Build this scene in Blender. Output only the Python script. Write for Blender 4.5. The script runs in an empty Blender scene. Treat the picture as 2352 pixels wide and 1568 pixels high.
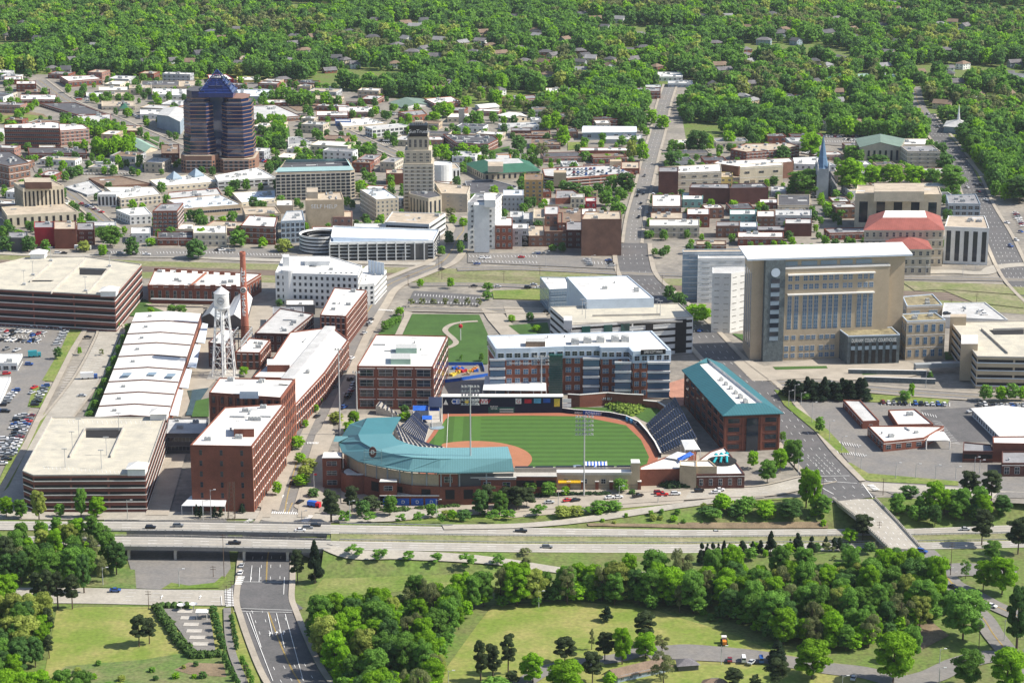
import bpy, bmesh, math, random
import numpy as np
from mathutils import Vector
R=math.radians; rnd=random.Random(7)
SC=bpy.context.scene; COL=SC.collection
# ---------------- camera, world, sun, exposure ----------------
CAMH=346.6; PITCH=R(15.2); FPX=5200.0; CX,CY=1176.0,784.0
cd=bpy.data.cameras.new('camera'); cam=bpy.data.objects.new('camera',cd); COL.objects.link(cam)
cam.location=(0,0,CAMH); cam.rotation_euler=(R(90)-PITCH,0,0)
cd.sensor_width=36; cd.lens=FPX/2352*36; cd.clip_start=5; cd.clip_end=20000; SC.camera=cam
SUN_EL=46; SUN_AZ=-2.5   # azimuth measured from +X towards +Y
W=bpy.data.worlds.new('World'); SC.world=W; W.use_nodes=True; nt=W.node_tree
sky=nt.nodes.new('ShaderNodeTexSky'); sky.sky_type='NISHITA'; sky.sun_disc=False
sky.sun_elevation=R(SUN_EL); sky.sun_rotation=R(90-SUN_AZ); sky.altitude=100; sky.air_density=1.0; sky.dust_density=1.2
bg=nt.nodes['Background']; bg.inputs[1].default_value=0.11; nt.links.new(sky.outputs[0],bg.inputs[0])
ld=bpy.data.lights.new('sun','SUN'); ld.energy=5.0; ld.angle=R(0.5); ld.color=(1,0.93,0.82)
sun=bpy.data.objects.new('sun',ld); COL.objects.link(sun)
sv=Vector((math.cos(R(SUN_AZ))*math.cos(R(SUN_EL)),math.sin(R(SUN_AZ))*math.cos(R(SUN_EL)),math.sin(R(SUN_EL))))
sun.rotation_euler=sv.to_track_quat('Z','Y').to_euler(); sun.location=(600,600,800)
SC.view_settings.view_transform='Standard'; SC.view_settings.look='None'; SC.view_settings.gamma=1
SC.view_settings.exposure=0.45
# ---------------- picture to place ----------------
TILE={0:(0,0,1/3),1:(784,0,1/3),2:(1568,0,1/3),3:(0,522.67,1/3),4:(784,522.67,1/3),5:(1568,522.67,1/3),
 6:(0,1045.33,1/3),7:(784,1045.33,1/3),8:(1568,1045.33,1/3),9:(0,0,1),10:(721.4,884.7,.20273),11:(1157,884.7,.29514),
 12:(381.1,163.3,.28936),13:(408.3,762.2,.25179)}
def D(k,x,y):
    a=TILE[k]; return a[0]+x*a[2],a[1]+y*a[2]
sP,cP=math.sin(PITCH),math.cos(PITCH)
def at(x,y,z=0.0):
    v=y-CY; dz=-sP-(v/FPX)*cP; dy=cP-(v/FPX)*sP; t=(z-CAMH)/dz
    return Vector(((x-CX)/FPX*t,dy*t,z))
def proj(p):
    y,z=p[1],p[2]-CAMH; zc=y*cP-z*sP; yc=y*sP+z*cP
    return CX+FPX*p[0]/zc, CY-FPX*yc/zc
def hfrom(x,yt,yb):      # height of a vertical whose foot shows at yb and head at yt
    lo,hi=0.0,200.0; g=at(x,yb)
    for _ in range(40):
        m=(lo+hi)/2
        if proj((g.x,g.y,m))[1]>yt: lo=m
        else: hi=m
    return lo
def T(k,x,y,z=0.0): return at(*D(k,x,y),z)
# ---------------- materials ----------------
MATS={}
def mat(name,col,rough=.85,var=.18,scale=.15,metal=0.0,spec=.3,bump=0,col2=None,scale2=2.0,stripe=None):
    if name in MATS: return MATS[name]
    m=bpy.data.materials.new(name); m.use_nodes=True; n=m.node_tree; b=n.nodes['Principled BSDF']
    b.inputs['Roughness'].default_value=rough; b.inputs['Metallic'].default_value=metal
    b.inputs['Specular IOR Level'].default_value=spec
    tc=n.nodes.new('ShaderNodeTexCoord'); no=n.nodes.new('ShaderNodeTexNoise'); no.inputs['Scale'].default_value=scale
    no.inputs['Detail'].default_value=6; no.inputs['Roughness'].default_value=.65
    n.links.new(tc.outputs['Object'],no.inputs['Vector'])
    rp=n.nodes.new('ShaderNodeValToRGB'); c2=col2 or tuple(max(0,c*(1-2.2*var)) for c in col)
    rp.color_ramp.elements[0].position=.32; rp.color_ramp.elements[1].position=.62
    rp.color_ramp.elements[0].color=(*c2,1); rp.color_ramp.elements[1].color=(*col,1)
    n.links.new(no.outputs[0],rp.inputs[0])
    n2=n.nodes.new('ShaderNodeTexNoise'); n2.inputs['Scale'].default_value=scale2; n2.inputs['Detail'].default_value=4
    n.links.new(tc.outputs['Object'],n2.inputs['Vector'])
    mr=n.nodes.new('ShaderNodeMapRange'); mr.inputs[1].default_value=.3; mr.inputs[2].default_value=.7
    mr.inputs[3].default_value=1-var; mr.inputs[4].default_value=1+var
    n.links.new(n2.outputs[0],mr.inputs[0])
    mx=n.nodes.new('ShaderNodeVectorMath'); mx.operation='SCALE'
    n.links.new(rp.outputs[0],mx.inputs[0]); n.links.new(mr.outputs[0],mx.inputs['Scale'])
    out=mx.outputs[0]
    if stripe:   # (axis vector in object space, period, strength): seams of metal roofing
        ax,per,st=stripe
        dt=n.nodes.new('ShaderNodeVectorMath'); dt.operation='DOT_PRODUCT'; dt.inputs[1].default_value=ax
        n.links.new(tc.outputs['Object'],dt.inputs[0])
        w=n.nodes.new('ShaderNodeMath'); w.operation='PINGPONG'; w.inputs[1].default_value=per/2
        n.links.new(dt.outputs['Value'],w.inputs[0])
        m2=n.nodes.new('ShaderNodeMapRange'); m2.inputs[1].default_value=0; m2.inputs[2].default_value=per*.22
        m2.inputs[3].default_value=1-st; m2.inputs[4].default_value=1
        n.links.new(w.outputs[0],m2.inputs[0])
        m3=n.nodes.new('ShaderNodeVectorMath'); m3.operation='SCALE'
        n.links.new(out,m3.inputs[0]); n.links.new(m2.outputs[0],m3.inputs['Scale']); out=m3.outputs[0]
    n.links.new(out,b.inputs['Base Color'])
    MATS[name]=m; return m
def M(n): return MATS[n]
mat('brick',(.24,.085,.055),var=.14,scale=.12); mat('brick_orange',(.34,.135,.085),var=.14); mat('brick_dark',(.14,.06,.048),var=.15)
mat('brick_brown',(.24,.13,.09),var=.15); mat('brick_pink',(.36,.2,.16),var=.14); mat('red_paint',(.42,.03,.04),var=.12); mat('ochre',(.48,.3,.12),var=.14)
mat('tan',(.5,.4,.28),var=.1); mat('tan_court',(.47,.385,.275),var=.06); mat('cream',(.66,.58,.44),var=.1); mat('beige',(.5,.44,.35),var=.1)
mat('stone',(.52,.46,.36),var=.12); mat('white_wall',(.72,.73,.72),var=.07); mat('grey_wall',(.4,.42,.44),var=.1); mat('metal_panel',(.55,.64,.74),rough=.5,var=.06)
mat('dark_wall',(.12,.12,.125),var=.1); mat('blue_wall',(.12,.2,.42),var=.1); mat('blue_grey',(.3,.37,.44),var=.1); mat('yellow_wall',(.68,.55,.22),var=.1)
mat('teal_wall',(.22,.42,.4),var=.1); mat('slate',(.14,.17,.18),var=.18,scale=.5); mat('concrete',(.5,.47,.42),var=.1,scale=.2); mat('concrete_dark',(.3,.28,.26),var=.12)
mat('roof_white',(.78,.765,.73),var=.08,scale=.16,scale2=1.2,col2=(.66,.64,.6)); mat('roof_grey',(.3,.3,.31),var=.14); mat('roof_dark',(.11,.11,.12),var=.15)
mat('roof_tan',(.52,.44,.34),var=.14); mat('roof_brown',(.25,.18,.13),var=.15); mat('roof_light',(.55,.55,.54),var=.12); mat('roof_red',(.34,.11,.09),var=.12,stripe=((1,0,0),1.2,.15))
mat('roof_deck',(.56,.52,.42),var=.12,scale=.12,col2=(.42,.4,.34)); mat('roof_teal',(.04,.16,.19),rough=.55,var=.05,spec=.3,stripe=((1,0.35,0),1.5,.25)); mat('roof_tealpale',(.3,.47,.47),rough=.5,var=.07,scale=.06,stripe=((1,0,0),1.3,.22))
mat('roof_green',(.045,.15,.1),var=.08); mat('roof_greengrey',(.17,.24,.2),var=.08); mat('roof_palegreen',(.3,.44,.36),var=.08); mat('roof_shingle',(.2,.19,.2),var=.2,scale2=3)
mat('roof_sedum',(.34,.29,.17),var=.3,scale=.2,scale2=1.5); mat('roof_bluewhite',(.68,.75,.82),var=.06)
mat('glass',(.02,.028,.042),rough=.08,var=.05,spec=.6); mat('glass_green',(.02,.09,.08),rough=.15,var=.05,spec=.6); mat('glass_blue',(.1,.17,.26),rough=.12,var=.05,spec=.7)
mat('glass_pale',(.25,.33,.4),rough=.2,var=.05,spec=.6)
mat('frame',(.62,.62,.6),rough=.5,var=.03); mat('frame_dark',(.1,.1,.1),rough=.5,var=.03); mat('trim',(.78,.76,.72),rough=.6,var=.05); mat('opening',(.025,.024,.024),var=.1)
mat('metal_white',(.75,.75,.74),rough=.4,var=.08); mat('metal_grey',(.38,.4,.41),rough=.45,var=.1); mat('pole_grey',(.45,.46,.46),rough=.5,var=.05); mat('wood_pole',(.16,.11,.08),var=.1)
mat('asphalt',(.135,.13,.13),var=.14,scale=.09,scale2=1.2,col2=(.1,.1,.1)); mat('asphalt_old',(.225,.21,.19),var=.12,scale=.07,scale2=.7,col2=(.18,.175,.17)); mat('asphalt_dark',(.085,.085,.09),var=.1,scale=.05)
mat('road_concrete',(.42,.39,.335),var=.1,scale=.09,scale2=.8); mat('sidewalk',(.41,.365,.3),var=.1,scale=.1); mat('urban',(.31,.28,.235),var=.18,scale=.03,scale2=.3,col2=(.165,.155,.14)); mat('brick_paving',(.42,.22,.16),var=.12,scale=.2)
mat('paint_white',(.8,.8,.78),var=.08,scale2=1); mat('brick_maroon',(.22,.085,.065),var=.12); mat('paint_yellow',(.62,.42,.08),var=.08,scale2=1)
mat('grass',(.115,.19,.025),var=.28,scale=.05,scale2=.7,col2=(.23,.24,.08)); mat('grass_rough',(.09,.17,.03),var=.3,scale=.05,scale2=.7,col2=(.2,.19,.09)); mat('lawn',(.06,.13,.025),var=.12,scale=.08,scale2=1)
mat('meadow',(.16,.225,.035),var=.2,scale=.05,scale2=.6,col2=(.31,.28,.1)); mat('verge_dry',(.17,.2,.07),var=.25,scale=.06,scale2=.5,col2=(.27,.24,.15)); mat('road_wear',(.35,.335,.305),var=.1,scale=.2); mat('forest_floor',(.12,.19,.035),var=.3,scale=.06,scale2=.6,col2=(.15,.15,.06)); mat('mulch',(.25,.19,.12),var=.2); mat('soil',(.45,.33,.2),var=.2); mat('dirt_field',(.4,.17,.09),var=.06)
mat('track_dirt',(.36,.13,.075),var=.05); mat('ballast',(.24,.19,.15),var=.15,scale=.05); mat('rail',(.12,.07,.05),rough=.5); mat('wall_navy',(.008,.012,.04),rough=.6,var=.1); mat('seat_navy',(.03,.042,.085),rough=.4,var=.1)
mat('tarp_blue',(.03,.14,.6),rough=.45,var=.15); mat('sign_blue',(.03,.12,.5)); mat('sign_lightblue',(.15,.5,.8)); mat('sign_red',(.6,.03,.05)); mat('sign_white',(.8,.8,.8),var=.03); mat('sign_yellow',(.8,.6,.08)); mat('sign_black',(.01,.01,.012),rough=.4)
mat('sign_green',(.03,.12,.1)); mat('orange',(.75,.25,.03)); mat('awning_yellow',(.85,.5,.02)); mat('lettering',(.78,.78,.76),var=.03); mat('lettering_dark',(.08,.07,.06),var=.03); mat('water',(.05,.08,.07),rough=.1,var=.2); mat('turquoise',(.02,.4,.45)); mat('rubber',(.02,.02,.02))
mat('chimney_brick',(.42,.15,.1),var=.12); mat('canvas_white',(.8,.8,.78),var=.04); mat('hvac',(.5,.51,.5),var=.12,scale=1)
# striped outfield grass
def field_mat():
    m=mat('field_grass',(.06,.135,.022),var=.05,scale=.2); n=m.node_tree; b=n.nodes['Principled BSDF']
    src=b.inputs['Base Color'].links[0].from_socket; tc=[x for x in n.nodes if x.type=='TEX_COORD'][0]
    sp=n.nodes.new('ShaderNodeSeparateXYZ'); n.links.new(tc.outputs['Object'],sp.inputs[0])
    def band(sock,per):
        a=n.nodes.new('ShaderNodeMath'); a.operation='PINGPONG'; a.inputs[1].default_value=per; n.links.new(sock,a.inputs[0])
        c=n.nodes.new('ShaderNodeMath'); c.operation='GREATER_THAN'; c.inputs[1].default_value=per/2; n.links.new(a.outputs[0],c.inputs[0]); return c.outputs[0]
    bx=band(sp.outputs[0],4.6); by=band(sp.outputs[1],3.4)
    lt=n.nodes.new('ShaderNodeMath'); lt.operation='LESS_THAN'; lt.inputs[1].default_value=16.0; n.links.new(sp.outputs[0],lt.inputs[0])
    mxx=n.nodes.new('ShaderNodeMix'); n.links.new(lt.outputs[0],mxx.inputs[0]); n.links.new(by,mxx.inputs[2]); n.links.new(bx,mxx.inputs[3])
    k=n.nodes.new('ShaderNodeMath'); k.operation='MULTIPLY_ADD'; k.inputs[1].default_value=.3; k.inputs[2].default_value=.88; n.links.new(mxx.outputs[0],k.inputs[0])
    s=n.nodes.new('ShaderNodeVectorMath'); s.operation='SCALE'; n.links.new(src,s.inputs[0]); n.links.new(k.outputs[0],s.inputs['Scale'])
    n.links.new(s.outputs[0],b.inputs['Base Color'])
field_mat()
# ---------------- objects ----------------
def tag(o,label=None,cat=None,group=None,kind=None):
    if label: o['label']=label
    if cat: o['category']=cat
    if group: o['group']=group
    if kind: o['kind']=kind
    return o
def wloc(o):
    v=Vector((0,0,0))
    while o: v+=o.location; o=o.parent
    return v
def empty(name,loc,label,cat,group=None):
    o=bpy.data.objects.new(name,None); o.empty_display_size=1; COL.objects.link(o); o.location=loc; return tag(o,label,cat,group)
class MB:
    def __init__(s): s.v=[];s.f=[];s.m=[]
    def add(s,vs,fs,m=0):
        n=len(s.v); s.v+= [tuple(v) for v in vs]; s.f+=[tuple(n+i for i in f) for f in fs]; s.m+=[m]*len(fs); return s
    def box(s,c,d,rot=0,m=0):
        hx,hy,hz=d[0]/2,d[1]/2,d[2]/2; ca,sa=math.cos(rot),math.sin(rot); vs=[]
        for z in(-hz,hz):
            for x,y in((-hx,-hy),(hx,-hy),(hx,hy),(-hx,hy)): vs.append((c[0]+x*ca-y*sa,c[1]+x*sa+y*ca,c[2]+z))
        return s.add(vs,[(3,2,1,0),(4,5,6,7),(0,1,5,4),(1,2,6,5),(2,3,7,6),(3,0,4,7)],m)
    def prism(s,pts,z0,z1,m=0,mt=None,bottom=True):
        n=len(pts); vs=[(p[0],p[1],z0) for p in pts]+[(p[0],p[1],z1) for p in pts]
        s.add(vs,[(i,(i+1)%n,n+(i+1)%n,n+i) for i in range(n)],m)
        s.add([(p[0],p[1],z1) for p in pts],[tuple(range(n))],m if mt is None else mt)
        if bottom: s.add([(p[0],p[1],z0) for p in pts],[tuple(range(n-1,-1,-1))],m)
        return s
    def poly(s,pts,m=0): return s.add(pts,[tuple(range(len(pts)))],m)
    def tube(s,p,q,r0,r1=None,n=6,m=0):
        r1=r0 if r1 is None else r1; p,q=Vector(p),Vector(q); d=(q-p).normalized(); a=d.orthogonal().normalized(); b=d.cross(a); vs=[]
        for c,r in((p,r0),(q,r1)):
            for i in range(n):
                t=2*math.pi*i/n; vs.append(c+(a*math.cos(t)+b*math.sin(t))*r)
        return s.add(vs,[(i,(i+1)%n,n+(i+1)%n,n+i) for i in range(n)]+[tuple(range(n-1,-1,-1)),tuple(range(n,2*n))],m)
    def lathe(s,c,prof,n=16,m=0):
        vs=[];
        for r,z in prof:
            for i in range(n):
                t=2*math.pi*i/n; vs.append((c[0]+r*math.cos(t),c[1]+r*math.sin(t),c[2]+z))
        k=len(prof); fs=[(j*n+i,j*n+(i+1)%n,(j+1)*n+(i+1)%n,(j+1)*n+i) for j in range(k-1) for i in range(n)]
        return s.add(vs,fs,m)
    def build(s,name,mats,parent=None,smooth=False,kind=None,org=None):
        if isinstance(mats,str): mats=[mats]
        o0=wloc(parent) if parent else (org or Vector((0,0,0)))
        me=bpy.data.meshes.new(name); me.from_pydata([(x-o0[0],y-o0[1],z-o0[2]) for x,y,z in s.v],[],s.f)
        for a in mats: me.materials.append(M(a))
        if len(mats)>1: me.polygons.foreach_set('material_index',s.m)
        if smooth: me.polygons.foreach_set('use_smooth',[True]*len(s.f))
        me.update(); o=bpy.data.objects.new(name,me); COL.objects.link(o)
        if parent: o.parent=parent
        elif org: o.location=org
        if kind: o['kind']=kind
        return o
def text_obj(name,s,size,loc,rotz,m,parent,upright=True,depth=.05,squash=1,spacing=1):
    cu=bpy.data.curves.new(name,'FONT'); cu.body=s; cu.size=size; cu.extrude=depth; cu.align_x='CENTER'; cu.align_y='CENTER'; cu.space_line=spacing
    t=bpy.data.objects.new(name,cu); me=bpy.data.meshes.new_from_object(t); me.name=name
    bpy.data.objects.remove(t); bpy.data.curves.remove(cu)
    me.materials.clear(); me.materials.append(M(m)); o=bpy.data.objects.new(name,me); COL.objects.link(o)
    o.parent=parent; o.location=Vector(loc)-wloc(parent) if parent else Vector(loc)
    o.rotation_euler=(R(90) if upright else 0,0,rotz); o.scale=(squash,1,1); return o
# ---------------- highway corridor and terrain ----------------
def lerp(xs,ys,x): return float(np.interp(x,xs,ys))
EX=[-600,784,1100,1300,1568,1900,3000]; EZ=[6.5,6.0,3.0,0,-3.5,-6.5,-6.5]
def ed(x): return lerp(EX,EZ,x)
hx=[-500,0,400,784,1176,1568,2100,2352,3000]
HN1=[1195,1197,1199,1206,1212,1217,1214,1205,1185]; HN0=[1215,1217,1219,1226,1231,1234,1229,1224,1206]
HS1=[1229,1231,1234,1243,1249,1250,1246,1242,1228]; HS0=[1249,1252,1256,1262,1268,1270,1262,1257,1244]
def hw(x,ys,dz=0): z=ed(x); p=at(x,lerp(hx,ys,x),z); p.z=z+dz; return p
XS=[-500+ i*20 for i in range(176)]
NS=[hw(x,HN1) for x in XS]; SS=[hw(x,HS0) for x in XS]
NX=[p.x for p in NS]; NY=[p.y for p in NS]; NZ=[p.z for p in NS]; SX=[p.x for p in SS]; SY=[p.y for p in SS]
GAP0=hw(275,HS0).x; GAP1=hw(742,HS0).x
def corr(X): return lerp(SX,SY,X),lerp(NX,NY,X),lerp(NX,NZ,X)
def terr(X,Y):
    ys,yn,e=corr(X)
    if GAP0<X<GAP1: return 0.0
    if ys-2<=Y<=yn+2: return e
    w=17.0
    if Y<ys-2: return e*max(0,1-(ys-2-Y)/w)
    return e*max(0,1-(Y-yn-2)/w)
def gp(x,y,up=0.0):
    z=0.0
    for i in range(25):
        p=at(x,y,z); z=z*.5+.5*terr(p.x,p.y)
    p=at(x,y,z); return Vector((p.x,p.y,z+up))
def G(k,x,y,up=0.0): return gp(*D(k,x,y),up)
def terrain():
    b=MB(); xs=sorted(set([-2600,-1500]+[-700+8*i for i in range(176)]+[1500,2600]+[GAP0-.3,GAP0,GAP1,GAP1+.3])); rows=[]
    for X in xs:
        ys,yn,e=corr(X); g=GAP0-.1<X<GAP1+.1
        f=0 if g else 1
        rows.append([(X,200,0),(X,ys-60,0),(X,ys-19,0),(X,ys-2,e*f),(X,(ys+yn)/2,(e-.35)*f),(X,yn+2,e*f),(X,yn+19,0),(X,yn+60,0),(X,2400,0),(X,9000,0)])
    n=10; vs=[v for r in rows for v in r]
    b.add(vs,[(i*n+j,(i+1)*n+j,(i+1)*n+j+1,i*n+j+1) for i in range(len(xs)-1) for j in range(n-1)])
    return b.build('ground','forest_floor',kind='structure')
terrain()
SHN=[0]
def LZ(lv):
    return .08*lv+.0008*SHN[0]
def sheet(name,k,pts,m,lv=1,kind='structure',sub=0):
    """flat ground sheet traced on the ground plane"""
    SHN[0]+=1; P=[gp(*D(k,*p)) for p in pts]; b=MB(); b.poly([(p.x,p.y,LZ(lv)) for p in P]); o=b.build(name,m,kind=kind)
    bm=bmesh.new(); bm.from_mesh(o.data); bmesh.ops.triangulate(bm,faces=bm.faces); bm.normal_update()
    for f in bm.faces:
        if f.normal.z<0: f.normal_flip()
    bm.to_mesh(o.data); bm.free(); return o
def catmull(pts,n=6):
    out=[]; P=[pts[0]]+list(pts)+[pts[-1]]
    for i in range(1,len(P)-2):
        a,b,c,d=P[i-1],P[i],P[i+1],P[i+2]
        for j in range(n):
            t=j/n; out.append(tuple(.5*((2*b[q])+(-a[q]+c[q])*t+(2*a[q]-5*b[q]+4*c[q]-d[q])*t*t+(-a[q]+3*b[q]-3*c[q]+d[q])*t**3) for q in range(2)))
    out.append(tuple(P[-2])); return out
def wpath(k,pts,smooth=True,step=6.0):
    P=[G(k,*p) for p in pts]; Q=[(p.x,p.y) for p in P]
    if smooth and len(Q)>2: Q=catmull(Q,8)
    out=[]
    for a,b in zip(Q,Q[1:]):
        n=max(1,int(math.dist(a,b)/step))
        out+=[(a[0]+(b[0]-a[0])*i/n,a[1]+(b[1]-a[1])*i/n) for i in range(n)]
    return out+[Q[-1]]
def offs(path,i):
    a=path[max(0,i-1)]; b=path[min(len(path)-1,i+1)]; dx,dy=b[0]-a[0],b[1]-a[1]; l=math.hypot(dx,dy) or 1; return -dy/l,dx/l
def ribbon(b,path,o0,o1,lv,m=0,zf=None,dash=None):
    """strip between offsets o0,o1 (left positive) along path"""
    acc=0; SHN[0]+=1
    for i in range(len(path)-1):
        n0=offs(path,i); n1=offs(path,i+1); p,q=path[i],path[i+1]
        L=math.dist(p,q)
        if dash:
            acc+=L
            if (acc%(dash[0]+dash[1]))>dash[0]: continue
        vs=[]
        for (c,nn,o) in((p,n0,o0),(q,n1,o0),(q,n1,o1),(p,n0,o1)):
            X,Y=c[0]+nn[0]*o,c[1]+nn[1]*o; z=(zf(X,Y) if zf else terr(X,Y)); vs.append((X,Y,z+LZ(lv)+(.12 if z!=0 else 0)))
        b.add(vs,[(0,1,2,3)] if o1>o0 else [(3,2,1,0)],m)
ROADS=[]
def road(name,k,pts,w,m='asphalt',lv=3,yellow=True,lanes=0,walk=0,smooth=True,kerb=False,edge=False,yoff=0):
    path=wpath(k,pts,smooth); ROADS.append((path,w+2*walk)); b=MB(); ribbon(b,path,-w/2,w/2,lv); b.build(name,m,kind='structure')
    mk=MB(); any_=False; fine=wpath(k,pts,smooth,3.0)
    if yellow:
        for s in(-.22,.1): ribbon(mk,fine,yoff+s-.05,yoff+s+.08,lv+1,0)
        any_=True; mk.build('road_marking','paint_yellow',kind='structure')
    if lanes or edge:
        mk=MB()
        if lanes:
            for j in range(1,lanes):
                o=-w/2+w*j/lanes
                if abs(o-yoff)<1 and yellow: continue
                ribbon(mk,fine,o-.1,o+.1,lv+1,0,dash=(3,9))
        if edge:
            for o in(-w/2+.5,w/2-.5): ribbon(mk,fine,o-.09,o+.09,lv+1,0)
        mk.build('road_marking','paint_white',kind='structure')
    if walk:
        mk=MB()
        for s in(-1,1):
            a,c=s*(w/2+.05),s*(w/2+walk); lo,hi=min(a,c),max(a,c)
            ribbon(mk,path,lo,hi,lv+4,0)
        mk.build('pavement','sidewalk',kind='structure')
    return path
# ---------------- ground cover, roads ----------------
# broad zones
sheet('city_ground',9,[(-900,560),(-400,250),(60,170),(330,180),(640,185),(960,235),(1250,262),(1470,300),(1500,205),(1570,180),(1640,215),(1562,240),(1575,318),(1700,332),(1870,310),(2100,330),(2200,440),(2700,420),(3200,560),(3200,1100),(2500,1190),(2040,1142),(1830,1142),(1500,1162),(760,1180),(400,1192),(-400,1194),(-1200,1195)],'urban',1)
sheet('meadow',9,[(760,1288),(900,1285),(1210,1300),(1210,1360),(1000,1350),(700,1380)],'grass',2)
sheet('meadow',9,[(1000,1568),(1100,1430),(1130,1392),(1300,1378),(1500,1400),(1650,1445),(1790,1500),(2150,1560),(2150,1750),(900,1750)],'meadow',2)
sheet('meadow',9,[(100,1560),(130,1400),(205,1393),(560,1395),(640,1760),(-200,1760)],'meadow',2)
sheet('scrub_ground',9,[(150,1530),(330,1515),(420,1500),(540,1500),(600,1760),(-100,1760)],'grass_rough',3)
sheet('bare_soil',6,[(1200,1480),(1300,1430),(1540,1440),(1560,1530),(1300,1510)],'mulch',4)
sheet('bare_soil',9,[(2080,1450),(2130,1420),(2180,1460),(2100,1500)],'mulch',3)
sheet('grass_verge',9,[(1020,1190),(1200,1181),(1560,1155),(1800,1148),(1830,1142),(1500,1162),(1360,1172)],'grass',3)
sheet('grass_verge',9,[(790,1203),(960,1192),(1130,1180),(1300,1167),(1480,1155),(1560,1151),(1560,1158),(1400,1178),(1240,1192),(1100,1203),(800,1210)],'grass',3)
# railway
for nm,ptsN,ptsS,m,lv in(('railway_bed',[(-600,590),(0,597),(330,612),(640,622),(1000,630),(1250,640),(1500,655),(2080,668),(2352,680),(3000,700)],[(-600,612),(0,618),(330,625),(640,634),(1000,640),(1250,652),(1500,668),(2080,686),(2352,700),(3000,722)],'ballast',3),
 ('rail_verge',[(-600,575),(0,583),(330,600),(640,607),(1000,617),(1250,620),(1500,640),(2080,646),(2352,655),(3000,665)],[(-600,660),(0,650),(330,640),(640,650),(1000,650),(1250,665),(1500,672),(2080,700),(2352,722),(3000,740)],'verge_dry',2)):
    sheet(nm,9,ptsN+ptsS[::-1],m,lv)
b=MB()
for dy in(0,4.3,9,13.2):
    pth=wpath(9,[(-500,598+dy*.9),(0,602+dy*.9),(330,613+dy*.75),(640,622+dy*.75),(1000,630+dy*.6),(1250,641+dy*.7),(1500,656+dy*.7),(2080,670+dy),(2352,683+dy),(2800,705+dy)],True,12)
    ribbon(b,pth,-.2,.2,5); 
b.build('railway_tracks','rail',kind='structure')
sheet('rail_verge',9,[(890,645),(1080,655),(1250,650),(1245,632),(1060,628),(900,632)],'verge_dry',4)
# highway carriageways
def carriage(nm,nn,ss,xr,m='road_concrete'):
    b=MB(); mk=MB(); we=MB(); xs=[x for x in XS if xr[0]<=x<=xr[1]]
    A=[hw(x,nn,.18) for x in xs]; B_=[hw(x,ss,.18) for x in xs]
    for i in range(len(xs)-1):
        b.add([B_[i],B_[i+1],A[i+1],A[i]],[(0,1,2,3)])
        L=(A[i]-B_[i]).length
        for f in(.16,.25,.45,.54,.74,.83):
            w=.3/L; q=[B_[i].lerp(A[i],f-w),B_[i+1].lerp(A[i+1],f-w),B_[i+1].lerp(A[i+1],f+w),B_[i].lerp(A[i],f+w)]
            for v in q: v.z+=.018
            we.add(q,[(0,1,2,3)])
        for f in(.07,.93):
            w=.12/L; q=[B_[i].lerp(A[i],f-w),B_[i+1].lerp(A[i+1],f-w),B_[i+1].lerp(A[i+1],f+w),B_[i].lerp(A[i],f+w)]
            for v in q: v.z+=.035
            mk.add(q,[(0,1,2,3)])
        if i%3==0:
            for f in(.35,.65):
                w=.13/L; q=[B_[i].lerp(A[i],f-w),B_[i+1].lerp(A[i+1],f-w),B_[i+1].lerp(A[i+1],f+w),B_[i].lerp(A[i],f+w)]
                for v in q: v.z+=.035
                mk.add(q,[(0,1,2,3)])
    b.build(nm,m,kind='structure'); we.build('tyre_wear','road_wear',kind='structure'); mk.build('lane_marking','paint_white',kind='structure')
carriage('highway',HN1,HN0,(-500,3000)); carriage('highway',HS1,HS0,(-500,3000))
# median soil
b=MB(); xs=[x for x in XS if x>=742]
for i in range(len(xs)-1):
    q=[hw(xs[i],HS1,.1),hw(xs[i+1],HS1,.1),hw(xs[i+1],HN0,.1),hw(xs[i],HN0,.1)]; b.add(q,[(0,1,2,3)])
b.build('median','verge_dry',kind='structure')
# guard rails along highway
def rail_line(nn,xr,up,nm='guard_rail',label='',h=.8,off=0,m='metal_grey'):
    xs=[x for x in XS if xr[0]<=x<=xr[1]]; P=[hw(x,nn,.2) for x in xs]
    root=empty(nm,P[0],label,'guard rail'); b=MB(); c=MB()
    for a,q in zip(P,P[1:]):
        b.add([(a.x,a.y+off,a.z+h-.35),(q.x,q.y+off,q.z+h-.35),(q.x,q.y+off,q.z+h),(a.x,a.y+off,a.z+h),(a.x,a.y+off+.15,a.z+h-.35),(q.x,q.y+off+.15,q.z+h-.35),(q.x,q.y+off+.15,q.z+h),(a.x,a.y+off+.15,a.z+h)],[(0,1,2,3),(7,6,5,4),(3,2,6,7)])
        for t in(0,.5):
            v=a.lerp(q,t); c.box((v.x,v.y+off+.1,v.z+h/2),(.15,.15,h))
    b.build('beam',m,root); pp=c.build('post','wood_pole',root,kind='stuff')
rail_line(HN0,(780,2900),.2,label='long steel guard rail along the south side of the far carriageway',off=-.6)
rail_line(HS1,(780,2900),.2,label='long steel guard rail along the north side of the near carriageway',off=.6)
rail_line(HN1,(780,1050),.2,label='short steel guard rail beside the trees behind the far carriageway',off=.6)
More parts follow.
